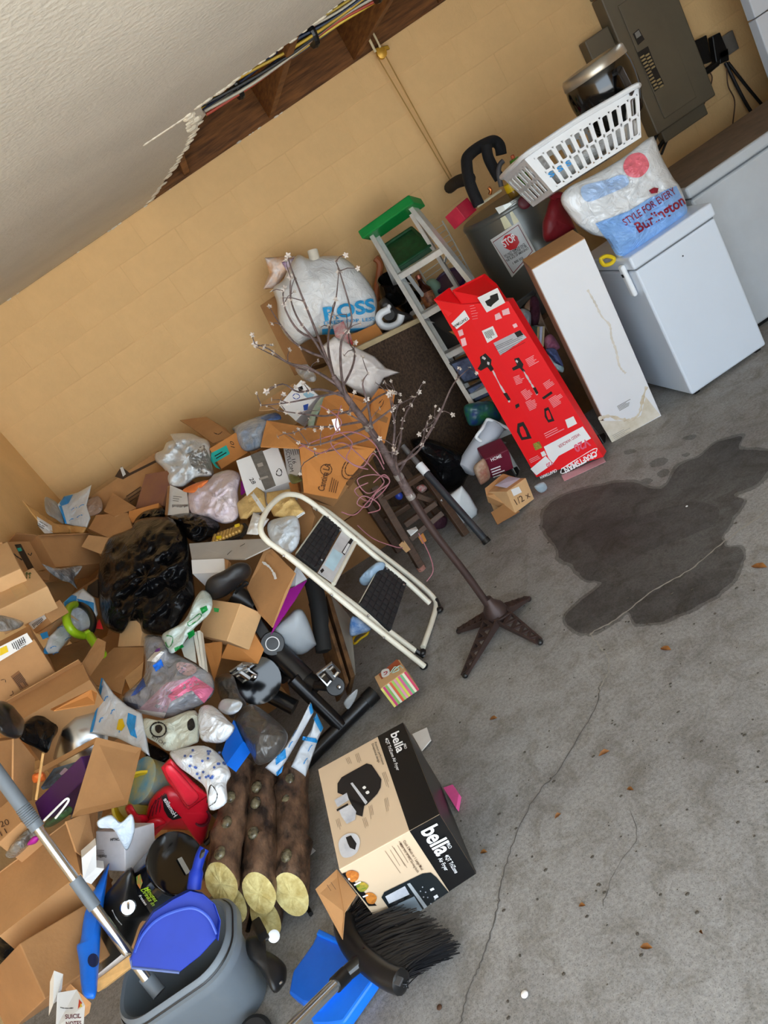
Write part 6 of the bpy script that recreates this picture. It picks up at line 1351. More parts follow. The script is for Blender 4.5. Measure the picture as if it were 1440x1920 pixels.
log(le('y3', '190 1335 400 90', 1.99, 2.46), .053, 1); log(le('y3', '590 1430 640 170', 1.96, 2.44), .055, 2); log(le('y3', '940 1450 955 150', 1.95, 2.42), .060, 3)
log(le('y3', '330 1565 560 330', 2.00, 2.46), .048, 4); log(le('y3', '660 1700 800 420', 1.98, 2.44), .054, 5)
KN = mat('knot_resin', '8a8062', .22, col2='3a3428', scale=40, bump=.5, bscale=60, spec=.7)
for x, y in ((570, 310), (535, 800), (885, 1040), (865, 705), (885, 450), (250, 690), (180, 1010), (560, 480), (920, 230), (290, 420)):
    t = (1330-y)/1240; MB().ball(W(P('y3', [x, y])[0], 1.97+.47*t-.048), .019, 12, 9, (1.1, 1.4, .8)).build('knot', KN, lg_, smooth=True)
MB().tube([W(P('x7', '830 650')[0], 2.0), G(P('x7', '880 740')[0], .006)], .008, 8).build('grate_leg', BLACK, lg_); 
for xx in (0, 1): 
    a = W(P('w7', ('120 900', '470 900')[xx])[0], 2.0); b = W(P('w7', ('230 330', '440 350')[xx])[0], 2.44); a.z = b.z = .035; MB().tube([a, b], .008, 8).build('grate_bar', BLACK, lg_)
    for p in (a.lerp(b, .1), b): MB().tube([p, Vector((p.x, p.y, 0))], .008, 8).build('grate_leg', BLACK, lg_)
# ---- red leaf blower
bw_ = thing('leaf_blower', 'red electric leaf blower with black name badge on the heap', 'leaf blower')
BD = 2.32
lb_ = Inflate('housing', P('y2', '455 660 600 520 760 520 900 560 1000 600 1060 640 1060 780 1088 830 1062 920 1030 1060 975 1135 900 1050 860 985 640 975 540 985 470 1060 405 1130 345 1030 395 930 400 850'), RED, d=BD, thick=.09, amp=.012, power=.36, n=90, rings=16, parent=bw_)
hd_ = Inflate('handle', P('y2', '560 325 660 230 720 290 900 470 1000 560 1060 620 960 690 850 765 800 720 700 560 620 460'), RED, d=BD-.085, thick=.035, amp=.0, power=.3, soft=False, parent=bw_)
Inflate('handle_rib', P('y2', '600 350 650 290 760 380 900 540 960 640 860 730 800 680 700 520'), mat('red_plastic_light', 'e02a3c', .3), d=BD-.105, thick=.025, amp=.0, power=.3, soft=True, parent=bw_)
Inflate('foot', P('y2', '345 1030 400 920 470 860 560 850 620 900 560 930 500 990 470 1060 405 1130'), RED, d=BD-.075, thick=.03, amp=.0, power=.4, parent=bw_)
Inflate('nozzle', P('y2', '190 760 215 715 260 710 290 760 330 810 410 820 440 900 400 940 330 920 250 860'), RED, d=BD-.03, thick=.05, amp=.01, power=.45, parent=bw_)
for k in range(4): strip(lb_, P('y2', [440+k*38, 850-k*18, 475+k*34, 740-k*30, 520+k*30, 665-k*22]), 1.1, MAROON, bw_, 'vent', off=.005)
for k in range(6): strip(lb_, P('y2', [870+k*30, 440+k*34, 920+k*24, 430+k*34]), 1.0, MAROON, bw_, 'vent', off=.03)
bd = decal(lb_, P('y2', '578 640 622 603 665 735 780 850 690 872 640 840 600 770'), BLACK, bw_, 'badge', n=30, rings=5, off=.006)
text(lb_, 'Homelite', P('y2', '700 845')[0], P('y2', '592 665')[0], 8, WHITEI, bd, bold=.02, off=.009, up=(.8, -.55))
q = lb_.front(P('y2', '985 850')[0], -.005); MB().lathe(q, toward(P('y2', '985 850')[0]), [(.028, -.03), (.03, .0), (.024, .004), (.018, -.015)], 20, cap=False).build('switch_well', MAROON, bw_, smooth=True)
MB().tube(smoothpath([W(q, BD-.02) for q in P('w4', '1260 790 1290 760 1300 720')], 4), .010, 8).build('plug', BLACK, bw_)
# ---- yellow tubs, cloth, white box, cartons
yc = thing('paint_tub', 'round yellow tub with blue paint smears', 'tub'); c = W(P('w4', '900 410')[0], 2.40)
MB().lathe(c, (-.3, -.4, 1), [(.06, -.08), (.075, -.075), (.08, .02), (.083, .025), (.078, .028), (.0, .024)], 30).build('tub', mat('yellow_blue_paint', 'd8bc48', .45, col2='5aa0c0', scale=9), yc, smooth=True)
yb = thing('yellow_bucket', 'open yellow plastic bucket lying beside the red blower', 'bucket'); c = W(P('w4', '870 530')[0], 2.34)
MB().lathe(c, (.45, -.7, .3), [(.06, -.14), (.085, -.13), (.095, -.01), (.103, -.008), (.103, .01), (.095, .012), (.088, 0), (.07, -.12), (.0, -.12)], 32).build('shell', YELLOW, yb, smooth=True)
bag('cloth', 'w4', '600 650 680 615 740 660 800 610 822 640 825 720 780 832 735 770 690 700 610 695', mat('pale_blue_cloth', 'c4d2e0', .8, bump=.6, bscale=16, kind='fold'), 'pale blue cloth draped over the white box', cat='cloth', d=1.99, thick=.03, amp=.35, seed=64)
hb_ = fit('w4', '001 590 735 101 765 730 100 765 945 000 500 900', y=2.28, dims=(.16, .12, .17), pitch=-30)
hb_ = fit('w4', '001 592 735 101 766 730 100 764 945 000 590 940', y=2.0, yaw=0, dims=(.14, .12, .18), pitch=-40, kr=1)
b = carton('tool_box', 'small white printed tool carton beside the red blower', hb_, mat('white_lilac_card', 'd2d2d8', .6)); f = hb_.face('F')
text(f, 'HITACHI', P('w4', '678 775')[0], P('w4', '748 772')[0], 5, INK, b, bold=.02); lines(f, P('w4', '590 830')[0], P('w4', '650 832')[0], 4, 3.5, .8, INK, b); lines(f, P('w4', '605 860')[0], P('w4', '605 880')[0], 8, 2, 1, INK, b, up=(1, 0), name='barcode')
panel('lower_box', P('w4', '500 880 590 800 592 938 640 945 560 1040 510 1020'), [1.95, 1.96, 1.95, 1.95, 1.93, 1.93], .05, PAPER, None, label='white carton flap under the printed tool carton', cat='box')
# large open carton in front with its contents
OC = fit('w6', '001 0 245 101 395 -45 100 512 240 000 -20 650', y=1.98, dims=(.40, .20, .25), pitch=-20, yaw=0, kr=.8)
b = carton('open_carton', 'large open carton with raised flap and purple box inside', OC, CARD, flaps={'F': 262}, fl={'F': .004})
panel('flap', P('w4', '440 632 590 138 868 205 782 552'), [2.06, 2.22, 2.24, 2.08], .006, CARDD, b)
panel('flap', P('w4', '212 345 590 138 600 165 225 372'), [2.42, 2.36, 2.34, 2.40], .006, CARD, b)
panel('flap', P('w4', '408 655 545 598 580 800 510 870 470 840'), [2.02, 2.10, 2.08, 2.02, 2.0], .006, CARD, b)
panel('flap', P('w4', '510 600 600 560 600 700 575 800'), [2.10, 2.16, 2.14, 2.08], .005, CARDD, b)
pu_ = fit('w4', '001 212 548 101 505 300 100 532 335 000 250 640', y=2.16, yaw=0, dims=(.30, .14, .1), pitch=-20, kr=.9)
carton('purple_case', 'purple glossy box inside the large open carton', pu_, PURPLE, cat='case')
_, pl = panel('picture_book', P('w4', '250 445 330 330 430 300 545 265 500 300 350 420'), [2.30, 2.36, 2.34, 2.32, 2.24, 2.24], .012, mat('blue_cover', '5a86a8', .4, col2='1a2a3a', scale=14), None, label='blue illustrated book behind the purple box', cat='book')
decal(pl, P('w4', '355 350 400 325 430 345 375 372'), mat('pale_lilac', 'c4b4d4', .5), [o for o in bpy.data.objects if o.name.startswith('picture_book')][-1], 'cover_print')
MB().tube([W(q, 2.12) for q in P('w4', '265 235 222 520')], .004, 6).build('wooden_stick', WOODP, None, label='thin wooden stick standing in the large carton', cat='stick')
bag('orange_pouch', 'w4', '200 370 265 350 280 400 210 420', mat('orange_pouch', 'd86a2a', .4), 'small orange pouch at the carton corner', cat='pouch', d=2.28, thick=.03)
MB().tube(smoothpath([W(q, 2.02) for q in P('w4', '270 650 320 600 370 550 410 515 420 530 385 580 340 635')], 5), .0035, 6).build('bead_string', PAPER, None, smooth=True, label='white bead string on top of the purple box', cat='beads')
bag('trinkets', 'w4', '270 690 290 640 340 620 420 560 440 600 330 680', mat('trinket_green', '3a6a3a', .5, col2='1a1a1c', scale=30), 'green and black bits inside the large open carton', cat='toy', d=2.08, thick=.03, amp=.4)
bag('clear_bag', 'w4', '30 860 100 760 180 700 240 740 180 800 90 880', mat('dark_clear', '4a4844', .2, col2='8a8680', scale=20, bump=.7, bscale=14, kind='fold', spec=.8), 'dark clear bag behind the large open carton', d=2.12, thick=.06, amp=.3)
bag('pink_pouch', 'w4', '165 800 200 750 245 745 220 790', MAGENTA, 'magenta pouch tucked in the large open carton', cat='pouch', d=2.05, thick=.02)
lc = fit('w4', '001 -90 190 101 85 150 100 78 522 000 -80 600 111 110 130', y=2.36, dims=(.24, .2, .34), yaw=15, kr=.7)
b = carton('carton', 'upright brown carton at the left edge beside the pole', lc, CARDD)
panel('side', P('w4', '85 150 105 132 215 270 195 525 80 560'), [2.3, 2.32, 2.4, 2.34, 2.24], .006, CARD, b)
sm = fit('w4', '001 -60 600 101 42 560 100 122 655 000 0 790', y=2.10, dims=(.16, .14, .15), pitch=-30)
b = carton('small_carton', 'small brown carton with handwritten 20 behind the pole', sm, CARD); f = sm.face('F'); text(f, '20', P('w4', '5 692')[0], P('w4', '60 672')[0], 11, INKB, b); text(f, '11', P('w4', '10 745')[0], P('w4', '45 725')[0], 10, INKB, b)
# grey telescopic pole
gp = thing('extension_pole', 'long grey metal extension pole lying across the cartons', 'pole')
pp = [W(q, y) for q, y in zip(P('w6', '-320 -560 250 20 470 290 800 760'), (1.98, 1.72, 1.62, 1.44))]
p0, p1 = W((-40, 1400), 2.05), W(P('w6', '900 900')[0], 1.70)
MB().tube([p0, p0.lerp(p1, .25), p0.lerp(p1, .36)], .020, 14).build('outer_tube', GREYP, gp, smooth=True)
for k in range(9): MB().lathe(p0.lerp(p1, .27+.008*k), p1-p0, [(.0205, -.002), (.0225, 0), (.0205, .002)], 14, cap=False).build('grip_ring', GREYP, gp, smooth=True)
MB().tube([p0.lerp(p1, .36), p0.lerp(p1, .60)], .0135, 14).build('inner_tube', mat('polished_tube', 'b9bdc0', .18, .9, var=.03), gp, smooth=True)
MB().tube([p0.lerp(p1, .58), p0.lerp(p1, .70)], .0185, 14).build('collar', GREYP, gp, smooth=True)
MB().tube([p0.lerp(p1, .70), p1], .0145, 14).build('inner_tube', MATS['polished_tube'], gp, smooth=True)
# ---- black canister
cn = thing('canister', 'black blender canister with green printed lettering', 'canister')
lidc = W(P('w6', '1085 190')[0], 1.92); botc = W(P('w6', '860 400')[0], 2.02); axx = (lidc-botc); Lc = axx.length
MB().lathe(botc, axx, [(.062, 0), (.078, .02), (.086, Lc*.55), (.090, Lc-.012), (.092, Lc)], 40).build('body', mat('navy_black_gloss', '10121a', .1, spec=.8), cn, smooth=True)
MB().lathe(lidc, axx, [(.094, -.012), (.096, -.006), (.095, .003), (.088, .006), (.03, .004), (.0, .004)], 40).build('lid', BLACKG, cn, smooth=True)
_, = [0]
lpl = Plane(lidc+axx.normalized()*.006, axx); decal(lpl, P('w6', '1088 165 1115 152 1168 245 1142 262'), mat('silver_sticker', '8a8a84', .4), cn, 'sticker', off=.003)
sp_ = Plane(W(P('w6', '880 370')[0], 1.775), toward(P('w6', '880 370')[0]))
class Side:                                            # canister wall for lettering
    def hit(s, p, off=.002):
        d = Vector(ray(p)); c0 = Vector((0, 0, H)); A = axx.normalized(); m = c0-botc; dp = d-A*d.dot(A); mp = m-A*m.dot(A); R = .086+off
        a = dp.dot(dp); bq = 2*dp.dot(mp); c_ = mp.dot(mp)-R*R; k = max(0, bq*bq-4*a*c_); return c0+d*((-bq-math.sqrt(k))/(2*a))
SD = Side()
text(SD, 'Drinks in', P('w6', '862 355')[0], P('w6', '935 455')[0], 8, LIME, cn, bold=.02, off=.004, up=(1, -.35)); text(SD, 'Minutes', P('w6', '885 345')[0], P('w6', '950 430')[0], 8, LIME, cn, bold=.02, off=.004, up=(1, -.35)); text(SD, 'frozen', P('w6', '850 390')[0], P('w6', '890 450')[0], 5, WHITEI, cn, bold=.01, off=.004, up=(1, -.35))
decal(SD, P('w6', '835 275 860 258 875 310 860 350 840 320'), mat('parrot_print', '4a9a4a', .4, col2='d86a3a', scale=60), cn, 'picture', off=.004, n=16)
# black slow cooker with knob
sc_ = thing('slow_cooker', 'black appliance with silver dial under the pole', 'appliance')
ck = Inflate('shell', P('w6', '622 440 700 320 805 215 850 330 940 480 860 560 800 720 700 860 640 870 610 700'), mat('satin_black', '161514', .3, var=.15), d=1.94, thick=.08, amp=.02, power=.35, parent=sc_)
kq = P('w6', '785 465')[0]; MB().lathe(ck.front(kq, .0), toward(kq), [(.024, -.01), (.024, .012), (.020, .016), (.0, .016)], 24).build('dial', STEEL, sc_, smooth=True); MB().bar(ck.front(P('w6', '785 440')[0], .018), ck.front(P('w6', '785 490')[0], .018), (.003, 0, 0), (0, .002, .002)).build('dial_grip', STEEL, sc_)
strip(ck, P('w6', '690 480 715 530 748 570'), .9, mat('white_mark', 'c8c8c8', .5), sc_, 'mark', off=.004)
# blue jug
bj = thing('plastic_jug', 'bright blue plastic jug standing between cartons', 'jug')
jb = Inflate('body', P('w6', '470 700 495 660 520 480 580 350 665 195 662 260 622 560 612 740 604 860 590 1000 560 1025 505 990 485 800'), BLUEB, d=1.78, thick=.045, amp=.01, power=.35, parent=bj, soft=True, tilt=(0, -.18))
decal(jb, [P('w6', [572+34*math.cos(a), 785+42*math.sin(a)])[0] for a in np.linspace(0, 2*math.pi, 17)[:-1]], mat('navy_hole', '0a1a4a', .5), bj, 'grip_hole', off=.004, n=16)
panel('wood_offcut', P('w6', '560 932 790 758 802 830 600 985'), [1.74, 1.70, 1.68, 1.72], .03, WOODP, None, bev=.002, label='pale wooden offcut beside the blue dustpan', cat='wood')
panel('magazine', P('w6', '560 905 765 735 790 755 575 925'), [1.76, 1.73, 1.72, 1.75], .01, PAPER, None, label='thin white booklet above the wooden offcut', cat='booklet')
# cartons at the bottom left corner
k1_ = fit('w6', '001 170 660 101 275 448 100 508 536 000 330 832', y=1.98, dims=(.22, .18, .14), pitch=-45, kr=.9)
b = carton('carton', 'dark brown taped carton under the large open carton', k1_, CARDD); decal(k1_.face('F'), P('w6', '130 700 165 650 305 745 280 805'), mat('sand_tape', '9a8468', .45), b, 'tape')
k2_ = fit('w6', '001 335 828 101 490 600 100 560 1050 000 520 1080', y=1.78, dims=(.2, .12, .2), pitch=-20, kr=.9)
panel('brown_carton', P('w6', '335 825 498 590 485 720 500 990 560 1050 520 1085 430 930'), [1.78, 1.84, 1.80, 1.72, 1.66, 1.66, 1.72], .06, CARD, None, label='tall brown carton side next to the blue jug', cat='box')
k3_ = fit('w6', '001 -90 900 101 125 718 100 270 995 000 40 1250', y=1.66, dims=(.3, .2, .26), pitch=-40, kr=.9)
carton('carton', 'brown carton in the bottom left corner', k3_, CARDD)
nb_ = thing('paperback', 'white paperback with red spine logo standing at the bottom edge', 'book')
_, pl = panel('cover', P('w6', '352 985 472 965 522 1062 512 1200 342 1200'), [1.56, 1.58, 1.52, 1.46, 1.47], .03, PAPER, nb_, bev=.001)
text(pl, 'SUICIDE', P('w6', '400 1146')[0], P('w6', '520 1140')[0], 8, MAROON, nb_, bold=.02); text(pl, 'NOTES', P('w6', '405 1190')[0], P('w6', '500 1185')[0], 8, MAROON, nb_, bold=.02); decal(pl, P('w6', '478 1090 485 1025 522 1070 510 1088'), mat('logo_red', 'c8402a', .5), nb_, 'logo'); strip(pl, P('w6', '370 1075 400 1082 450 1080'), .8, INK, nb_, 'print'); text(pl, 'A', P('w6', '488 1080')[0], P('w6', '508 1078')[0], 8, YELLOW, nb_, bold=.03, off=.003)
panel('paper_cup', P('w6', '332 850 388 872 380 965 355 985 325 1060'), [1.62, 1.62, 1.58, 1.56, 1.54], .04, PAPER, None, label='white printed carton behind the paperback', cat='carton')
# black things in the dark gap at the left
for i, (s, y, lb) in enumerate((('-20 640 150 560 230 620 130 740 -20 830', 2.0, 'black plastic bag between cartons at the left edge'),)):
    bag('garbage_bag', 'w6', s, BAGK, lb, d=y, thick=.06, amp=.2, seed=70+i)
bag('shoe', 'w3', '-20 840 60 850 110 900 150 960 130 1050 60 1060 -20 1000', mat('black_leather', '17181b', .3, spec=.6), 'black glossy shoe-like lump at the left edge of the heap', cat='shoe', off=-.25, thick=.07, amp=.08, seed=72)
bag('garbage_bag', 'w3', '120 1060 160 960 300 880 560 800 600 900 560 930 420 960 330 1060 290 1150 220 1120', BAGK, 'black bag in the gap around the steel bowl', off=-.05, thick=.05, amp=.2, seed=73)
bag('garbage_bag', 'w4', '880 170 930 180 1040 250 990 320 980 400 900 300', BAGK, 'black bag strip between mailer and red blower', off=-.15, thick=.04, amp=.1, seed=74)
# ---- grey bin with the blue dustpan
bn = thing('trash_bin', 'grey plastic bin with rolled rim in the foreground', 'bin')
def rring(hx_, hy_, r, z, n=12):
    out = []
    for q, (sx, sy) in enumerate(((1, 1), (-1, 1), (-1, -1), (1, -1))):
        for k in range(n): a = (q + k/(n-1))*math.pi/2; out.append(Vector((-1.25 + sx*(hx_-r) + r*math.cos(a), 1.795 + sy*(hy_-r) + r*math.sin(a), z)))
    return out
def loft(rings, name, m, par, cap=True):
    mb = MB(); K = len(rings[0])
    for rg_ in rings: mb.v += rg_
    for i in range(len(rings)-1):
        for j in range(K): mb.f.append((i*K+j, i*K+(j+1) % K, (i+1)*K+(j+1) % K, (i+1)*K+j))
    if cap: mb.f += [tuple(reversed(range(K))), tuple((len(rings)-1)*K+j for j in range(K))]
    return mb.build(name, m, par, smooth=True)
loft([rring(.205-d, .15-d, .115-d*.5, z) for d, z in ((.078, 0), (.07, .008), (.03, .20), (.026, .225), (.002, .23), (.0, .24), (.0, .258), (.010, .264), (.012, .28), (.018, .286), (.026, .28), (.034, .21), (.076, .016))], 'shell', GREYP, bn)
loft([rring(.205-d, .15-d, .115-d*.5, z) for d, z in ((.0085, .2625), (.0065, .266), (.0085, .270))], 'rim_groove', BLACK, bn, False)
dp = thing('dustpan', 'blue plastic dustpan resting in the grey bin', 'dustpan')
dq = P('w6', '800 770 860 600 940 480 1060 400 1160 350 1240 370 1310 430 1345 530 1330 650 1230 760 1100 862 810 832'); dy = lambda p: 1.70 + (p[1]-1750)*-.0008
dV = [W(p, dy(p)) for p in dq]; nrm = (dV[4]-dV[0]).cross(dV[8]-dV[0]).normalized(); nrm = nrm if nrm.y < 0 else -nrm
MB().prism(dV, -nrm*.006).build('pan', BLUE, dp, bev=.002)
MB().tube(smoothpath([W(p, dy(p)-.012) for p in P('w6', '825 740 870 640 950 550 1050 495 1180 467 1275 520 1330 625')], 5), .004, 6).build('scoop_ridge', mat('ridge_blue', '4a66c8', .4), dp, smooth=True)
wl = MB()
for i in range(0, 9):
    a, b = dV[i], dV[i+1] if i < 8 else dV[8]
    wl.hexa([a, b, b+(b-sum(dV, Vector())/12)*-.03, a+(a-sum(dV, Vector())/12)*-.03, a+nrm*.05, b+nrm*.05, b+nrm*.05+(b-sum(dV, Vector())/12)*-.02, a+nrm*.05+(a-sum(dV, Vector())/12)*-.02])
wl.build('side_wall', BLUE, dp, bev=.002)
hs = [W(p, dy(p)-.01) for p in P('w6', '1190 350 1205 250 1230 150 1255 100')]; MB().tube(smoothpath(hs, 4), [.020]*5+[.015]*8, 12).build('handle', BLUE, dp, smooth=True)
MB().bar(W(P('w6', '1236 150')[0], 1.75), W(P('w6', '1246 115')[0], 1.755), (.006, 0, 0), (0, .004, .002)).build('hang_hole', BLACK, dp)
MB().tube([dV[0], dV[-1], dV[-2]], .004, 6).build('scoop_lip', mat('worn_blue_edge', '5a6a9a', .6), dp)
# hose end inside the bin
MB().tube([W(P('w6', '890 880')[0], 1.80), W(P('w6', '980 990')[0], 1.76)], .022, 14).build('ribbed_hose', GREYP, None, smooth=True, label='grey ribbed hose end inside the bin', cat='hose')
# wheelie item at the lower edge
MB().lathe(G((478, 1940), .03), (.3, -.4, 1), [(.04, -.03), (.05, -.02), (.052, .0), (.04, .012), (.0, .013)], 28).build('rubber_disc', RUBBER, None, smooth=True, label='black rubber wheel at the bottom edge of the picture', cat='wheel')
# black hand tool behind the bin
bt = thing('hand_tool', 'black hand-held tool lying behind the grey bin', 'tool')
Inflate('body', P('x7', '300 960 400 930 470 950 440 1040 560 1110 650 1200 660 1300 640 1370 545 1450 430 1250 300 1100'), mat('black_tool', '1c1b1b', .4, var=.2), d=1.77, tilt=(0, -.14), thick=.04, amp=.05, power=.35, parent=bt)
MB().bar(W(P('x7', '385 810')[0], 1.87), W(P('x7', '450 940')[0], 1.80), (.016, 0, 0), (0, .012, .004)).build('grip', BLACK, bt, bev=.004)
MB().tube([W(P('x7', '470 950')[0], 1.80), W(P('x7', '545 935')[0], 1.80)], .010, 8).build('lever', BLACK, bt); MB().lathe(W(P('x7', '545 938')[0], 1.795), toward(P('x7', '545 938')[0]), [(.016, -.005), (.018, .0), (.012, .004), (.0, .004)], 20).build('button', WHITEP, bt, smooth=True)
MB().tube([W(q, 1.70) for q in P('x7', '540 1420 620 1345')], .004, 6).build('trim_line', GREYM, bt)
# ---- second blue dustpan on the floor and the push broom
d2 = thing('dustpan', 'bright blue upright dustpan lying on the floor under the broom', 'dustpan')
z_ = lambda s, z: [G(q, z) for q in P('x7', s)]
MB().prism(z_('950 868 1210 1000 1225 1190 1130 1290 900 1560 800 1540 672 1450 712 1250 890 1000', .085), (0, 0, -.05)).build('hood', mat('mid_blue_plastic', '1463d2', .4, var=.1, scale=5), d2, bev=.008)
MB().prism(z_('1180 1270 1300 1230 1440 1290 1430 1340 1165 1715 1030 1735 900 1735 830 1600 900 1560', .05), (0, 0, -.04)).build('scoop', BLUEB, d2, bev=.008)
MB().prism(z_('950 868 1190 985 1180 1030 920 920', .095), (0, 0, -.04)).build('lip', BLUEB, d2, bev=.004)
br = thing('push_broom', 'push broom with black head and grey metal handle', 'broom')
h0, h1 = G(P('x7', '1160 760')[0], .14), G(P('w7', '965 1250')[0], .12)
ht = (h1-h0).normalized(); hu = Vector((0, 0, 1)); hv = ht.cross(hu)
hp_ = smoothpath([G(q, .13) for q in P('w7', '680 925 690 1000 740 1090 830 1170 900 1215 965 1240')], 5)
MB().tube(hp_, [.020]+[.032]*(len(hp_)-2)+[.020], 12).build('head', BLACK, br, smooth=True)
for k in range(9):
    i = int(2+k*(len(hp_)-5)/8); t = (hp_[i+1]-hp_[i]).normalized(); c = hp_[i] + toward(tuple(proj(hp_[i])))*.030
    MB().bar(c-t*.010, c+t*.010, Vector((0, 0, 1)).cross(t)*.010, (0, 0, .003)).build('head_slot', mat('slot_grey', '4a4a4c', .4), br)
bd_ = MB(); random.seed(11)
tipA, tipB = G(P('w7', '900 880')[0], .02), G(P('w7', '1000 1215')[0], .02)
tips = [G(q, .012) for q in P('w7', '830 800 990 900 1130 960 1220 1040 1235 1095 1100 1170 1010 1215')]
tl = smoothpath(tips, 8)
for k in range(620):
    u = random.random(); i = min(len(hp_)-2, int(u*(len(hp_)-1))); a = hp_[i].lerp(hp_[i+1], random.random()) + Vector((random.uniform(-.012, .012), random.uniform(-.012, .012), random.uniform(-.02, .0)))
    v = min(.999, max(0, u*.92+.04+random.uniform(-.05, .05))); j = int(v*(len(tl)-1)); b = tl[j].lerp(tl[min(j+1, len(tl)-1)], random.random()); b = a+(b-a)*random.uniform(.85, 1.03); b.z = max(.006, b.z+random.uniform(-.005, .06)); m_ = a.lerp(b, .5)+Vector((0, 0, random.uniform(.0, .015)))
    bd_.tube([a, m_, b], [.0022, .0018, .0012], 3)
bo_ = bd_.build('bristles', mat('black_bristle', '17181c', .45, spec=.6), br); bo_['kind'] = 'stuff'
c0, c1 = G(P('w7', '760 1140')[0], .14), G(P('w7', '690 1200')[0], .15)
MB().tube([G(P('w7', '790 1120')[0], .13), c0, c1], [.030, .022, .020], 12).build('socket', BLACKG, br, smooth=True)
h2 = c1 + (c1-c0)*0; e2 = W((510, 1965), 1.33)
MB().tube([c1, c1.lerp(e2, .16)], .021, 14).build('ferrule', BLACK, br, smooth=True); MB().tube([c1.lerp(e2, .14), e2], .0165, 14).build('handle', MATS['polished_tube'], br, smooth=True)
# ---- air fryer carton
AF = Fit(corners('w7', '001 650 692 101 1010 505 100 1255 875 000 930 1045 011 545 212 111 852 45'), y=1.82, dims=(.27, .42, .30), yaw=-3, kr=.3)
AB = Fit({'001': (633, 1629), '101': (826, 1528), '100': (913, 1672), '000': (742, 1766), '011': (592, 1442), '111': (757, 1357)}, y=1.84, dims=(.30, .45, .31), yaw=-3, kr=.35)
ab_ = thing('appliance_carton', 'beige and black printed air fryer carton on the floor', 'box')
BEIGE = mat('beige_print', 'dcc3a4', .45, var=.02, scale=3); BLKP = mat('black_print', '101012', .32, var=.05)
AB.hexa().build('body', BEIGE, ab_, bev=.002)
F_, U_, R__ = AB.face('F'), AB.face('U'), AB.face('R')
MB().add([AB.pt(1.004, v, w) for v, w in ((0, 0), (1, 0), (1, 1), (0, 1))], [(0, 1, 2, 3)]).build('black_side', BLKP, ab_)
def fq(k, pts, m, nm='print', off=.0012):              # patch on a face given in its own 0..1 frame
    V = [AB.pt(u, -.0012-off, w) if k == 'F' else AB.pt(u, w, 1.0012+off) for u, w in pts]; return MB().add(V, [tuple(range(len(V)))]).build(nm, m, ab_)
fq('F', [(.70, 0), (1, 0), (1, 1), (.70, 1)], BLKP, 'black_band'); fq('U', [(.70, 0), (1, 0), (1, 1), (.70, 1)], BLKP, 'black_band')
def wt(k, s, a, b, h, m, bold=.01, off=.0045):
    q = P('w7', f'{a} {b}'); text(F_ if k == 'F' else U_, s, q[0], q[1], h, m, ab_, bold=bold, off=off)
def yt(k, s_, a, b, up, h, bold=.01):
    q = P('y1', f'{a} {b}'); text(F_ if k == 'F' else U_, s_, q[0], q[1], h, WHITEI, ab_, bold=bold, off=.0045, up=up)
yt('U', 'bella', '66 195', '132 385', (90, -40), 16.5, .02); yt('U', 'PRO', '190 298', '208 345', (90, -40), 5); yt('U', '4QT TriZone Air Fryer', '8 240', '130 562', (90, -40), 6, .01)
yt('F', 'bella', '368 1168', '538 1420', (175, -90), 33, .025); yt('F', 'PRO', '615 1285', '650 1343', (175, -90), 7); yt('F', '4QT TriZone', '603 1412', '710 1590', (175, -90), 8, .01); yt('F', 'Air Fryer', '540 1442', '612 1565', (175, -90), 8, .01)
wt('U', 'Premium performance', '828 82', '868 190', 4, INK); wt('U', 'Exceptional design', '814 90', '846 180', 4, INK)
wt('F', 'Cook 2 Meals or 1 Large Meal', '965 560', '1055 700', 5, INKB); wt('F', 'Make one of two, serving both', '948 572', '1035 712', 4.5, INKB)
def pat(k, z, s, m, nm, off=.0025, soft=False): return decal(F_ if k == 'F' else U_, P(z, s), m, ab_, nm, off=off, soft=soft)
DK = mat('product_black', '1b1b1e', .4); SV = mat('product_silver', 'b4b8c2', .4, col2='d8dae0', scale=20)
pat('U', 'w7', '650 280 670 250 790 183 815 190 862 260 858 300 842 330 792 382 760 395 700 345 650 325', DK, 'product_photo')
pat('U', 'w7', '712 280 722 275 795 370 785 382', SV, 'product_trim', .0032); pat('U', 'w7', '700 345 780 380 770 440 740 430', DK, 'product_photo')
pat('U', 'w7', '635 360 695 325 705 360 650 395', SV, 'product_drawer', .0032); pat('U', 'w7', '655 405 715 380 740 415 735 455 695 475 670 440', SV, 'product_drawer', .0032); pat('U', 'w7', '645 405 700 375 702 385 648 415', DK, 'product_grip', .0038)
for s in ('770 300 780 292 788 300 778 308', '785 322 798 315 804 325 792 332'): pat('U', 'w7', s, WHITEI, 'display', .0034, True)
pat('U', 'w7', '655 580 665 545 700 522 740 525 758 560 745 610 710 635 672 632', mat('round_white', 'd6d8de', .5), 'round_badge', soft=True); pat('U', 'w7', '690 540 715 530 742 570 735 600 710 590 700 570', DK, 'product_photo', .0034); pat('U', 'w7', '680 570 700 575 715 610 690 605', SV, 'product_drawer', .0036)
for a, b in (('735 140', '750 185'), ('690 160', '710 205'), ('865 230', '890 305'), ('875 355', '890 425'), ('800 390', '812 455'), ('770 450', '785 500'), ('642 455', '658 515')): lines(U_, P('w7', a)[0], P('w7', b)[0], 3, 3, .7, mat('taupe_print', '8a7460', .6), ab_, up=(1, -.5))
pat('F', 'w7', '862 830 875 805 1060 715 1100 710 1130 735 1215 840 1218 870 1190 890 1100 932 1000 975 950 960', mat('product_dark', '1f2528', .35), 'product_photo')
pat('F', 'w7', '985 765 1000 760 1120 925 1102 932', mat('product_bar', 'aab0b4', .4), 'product_trim', .0034)
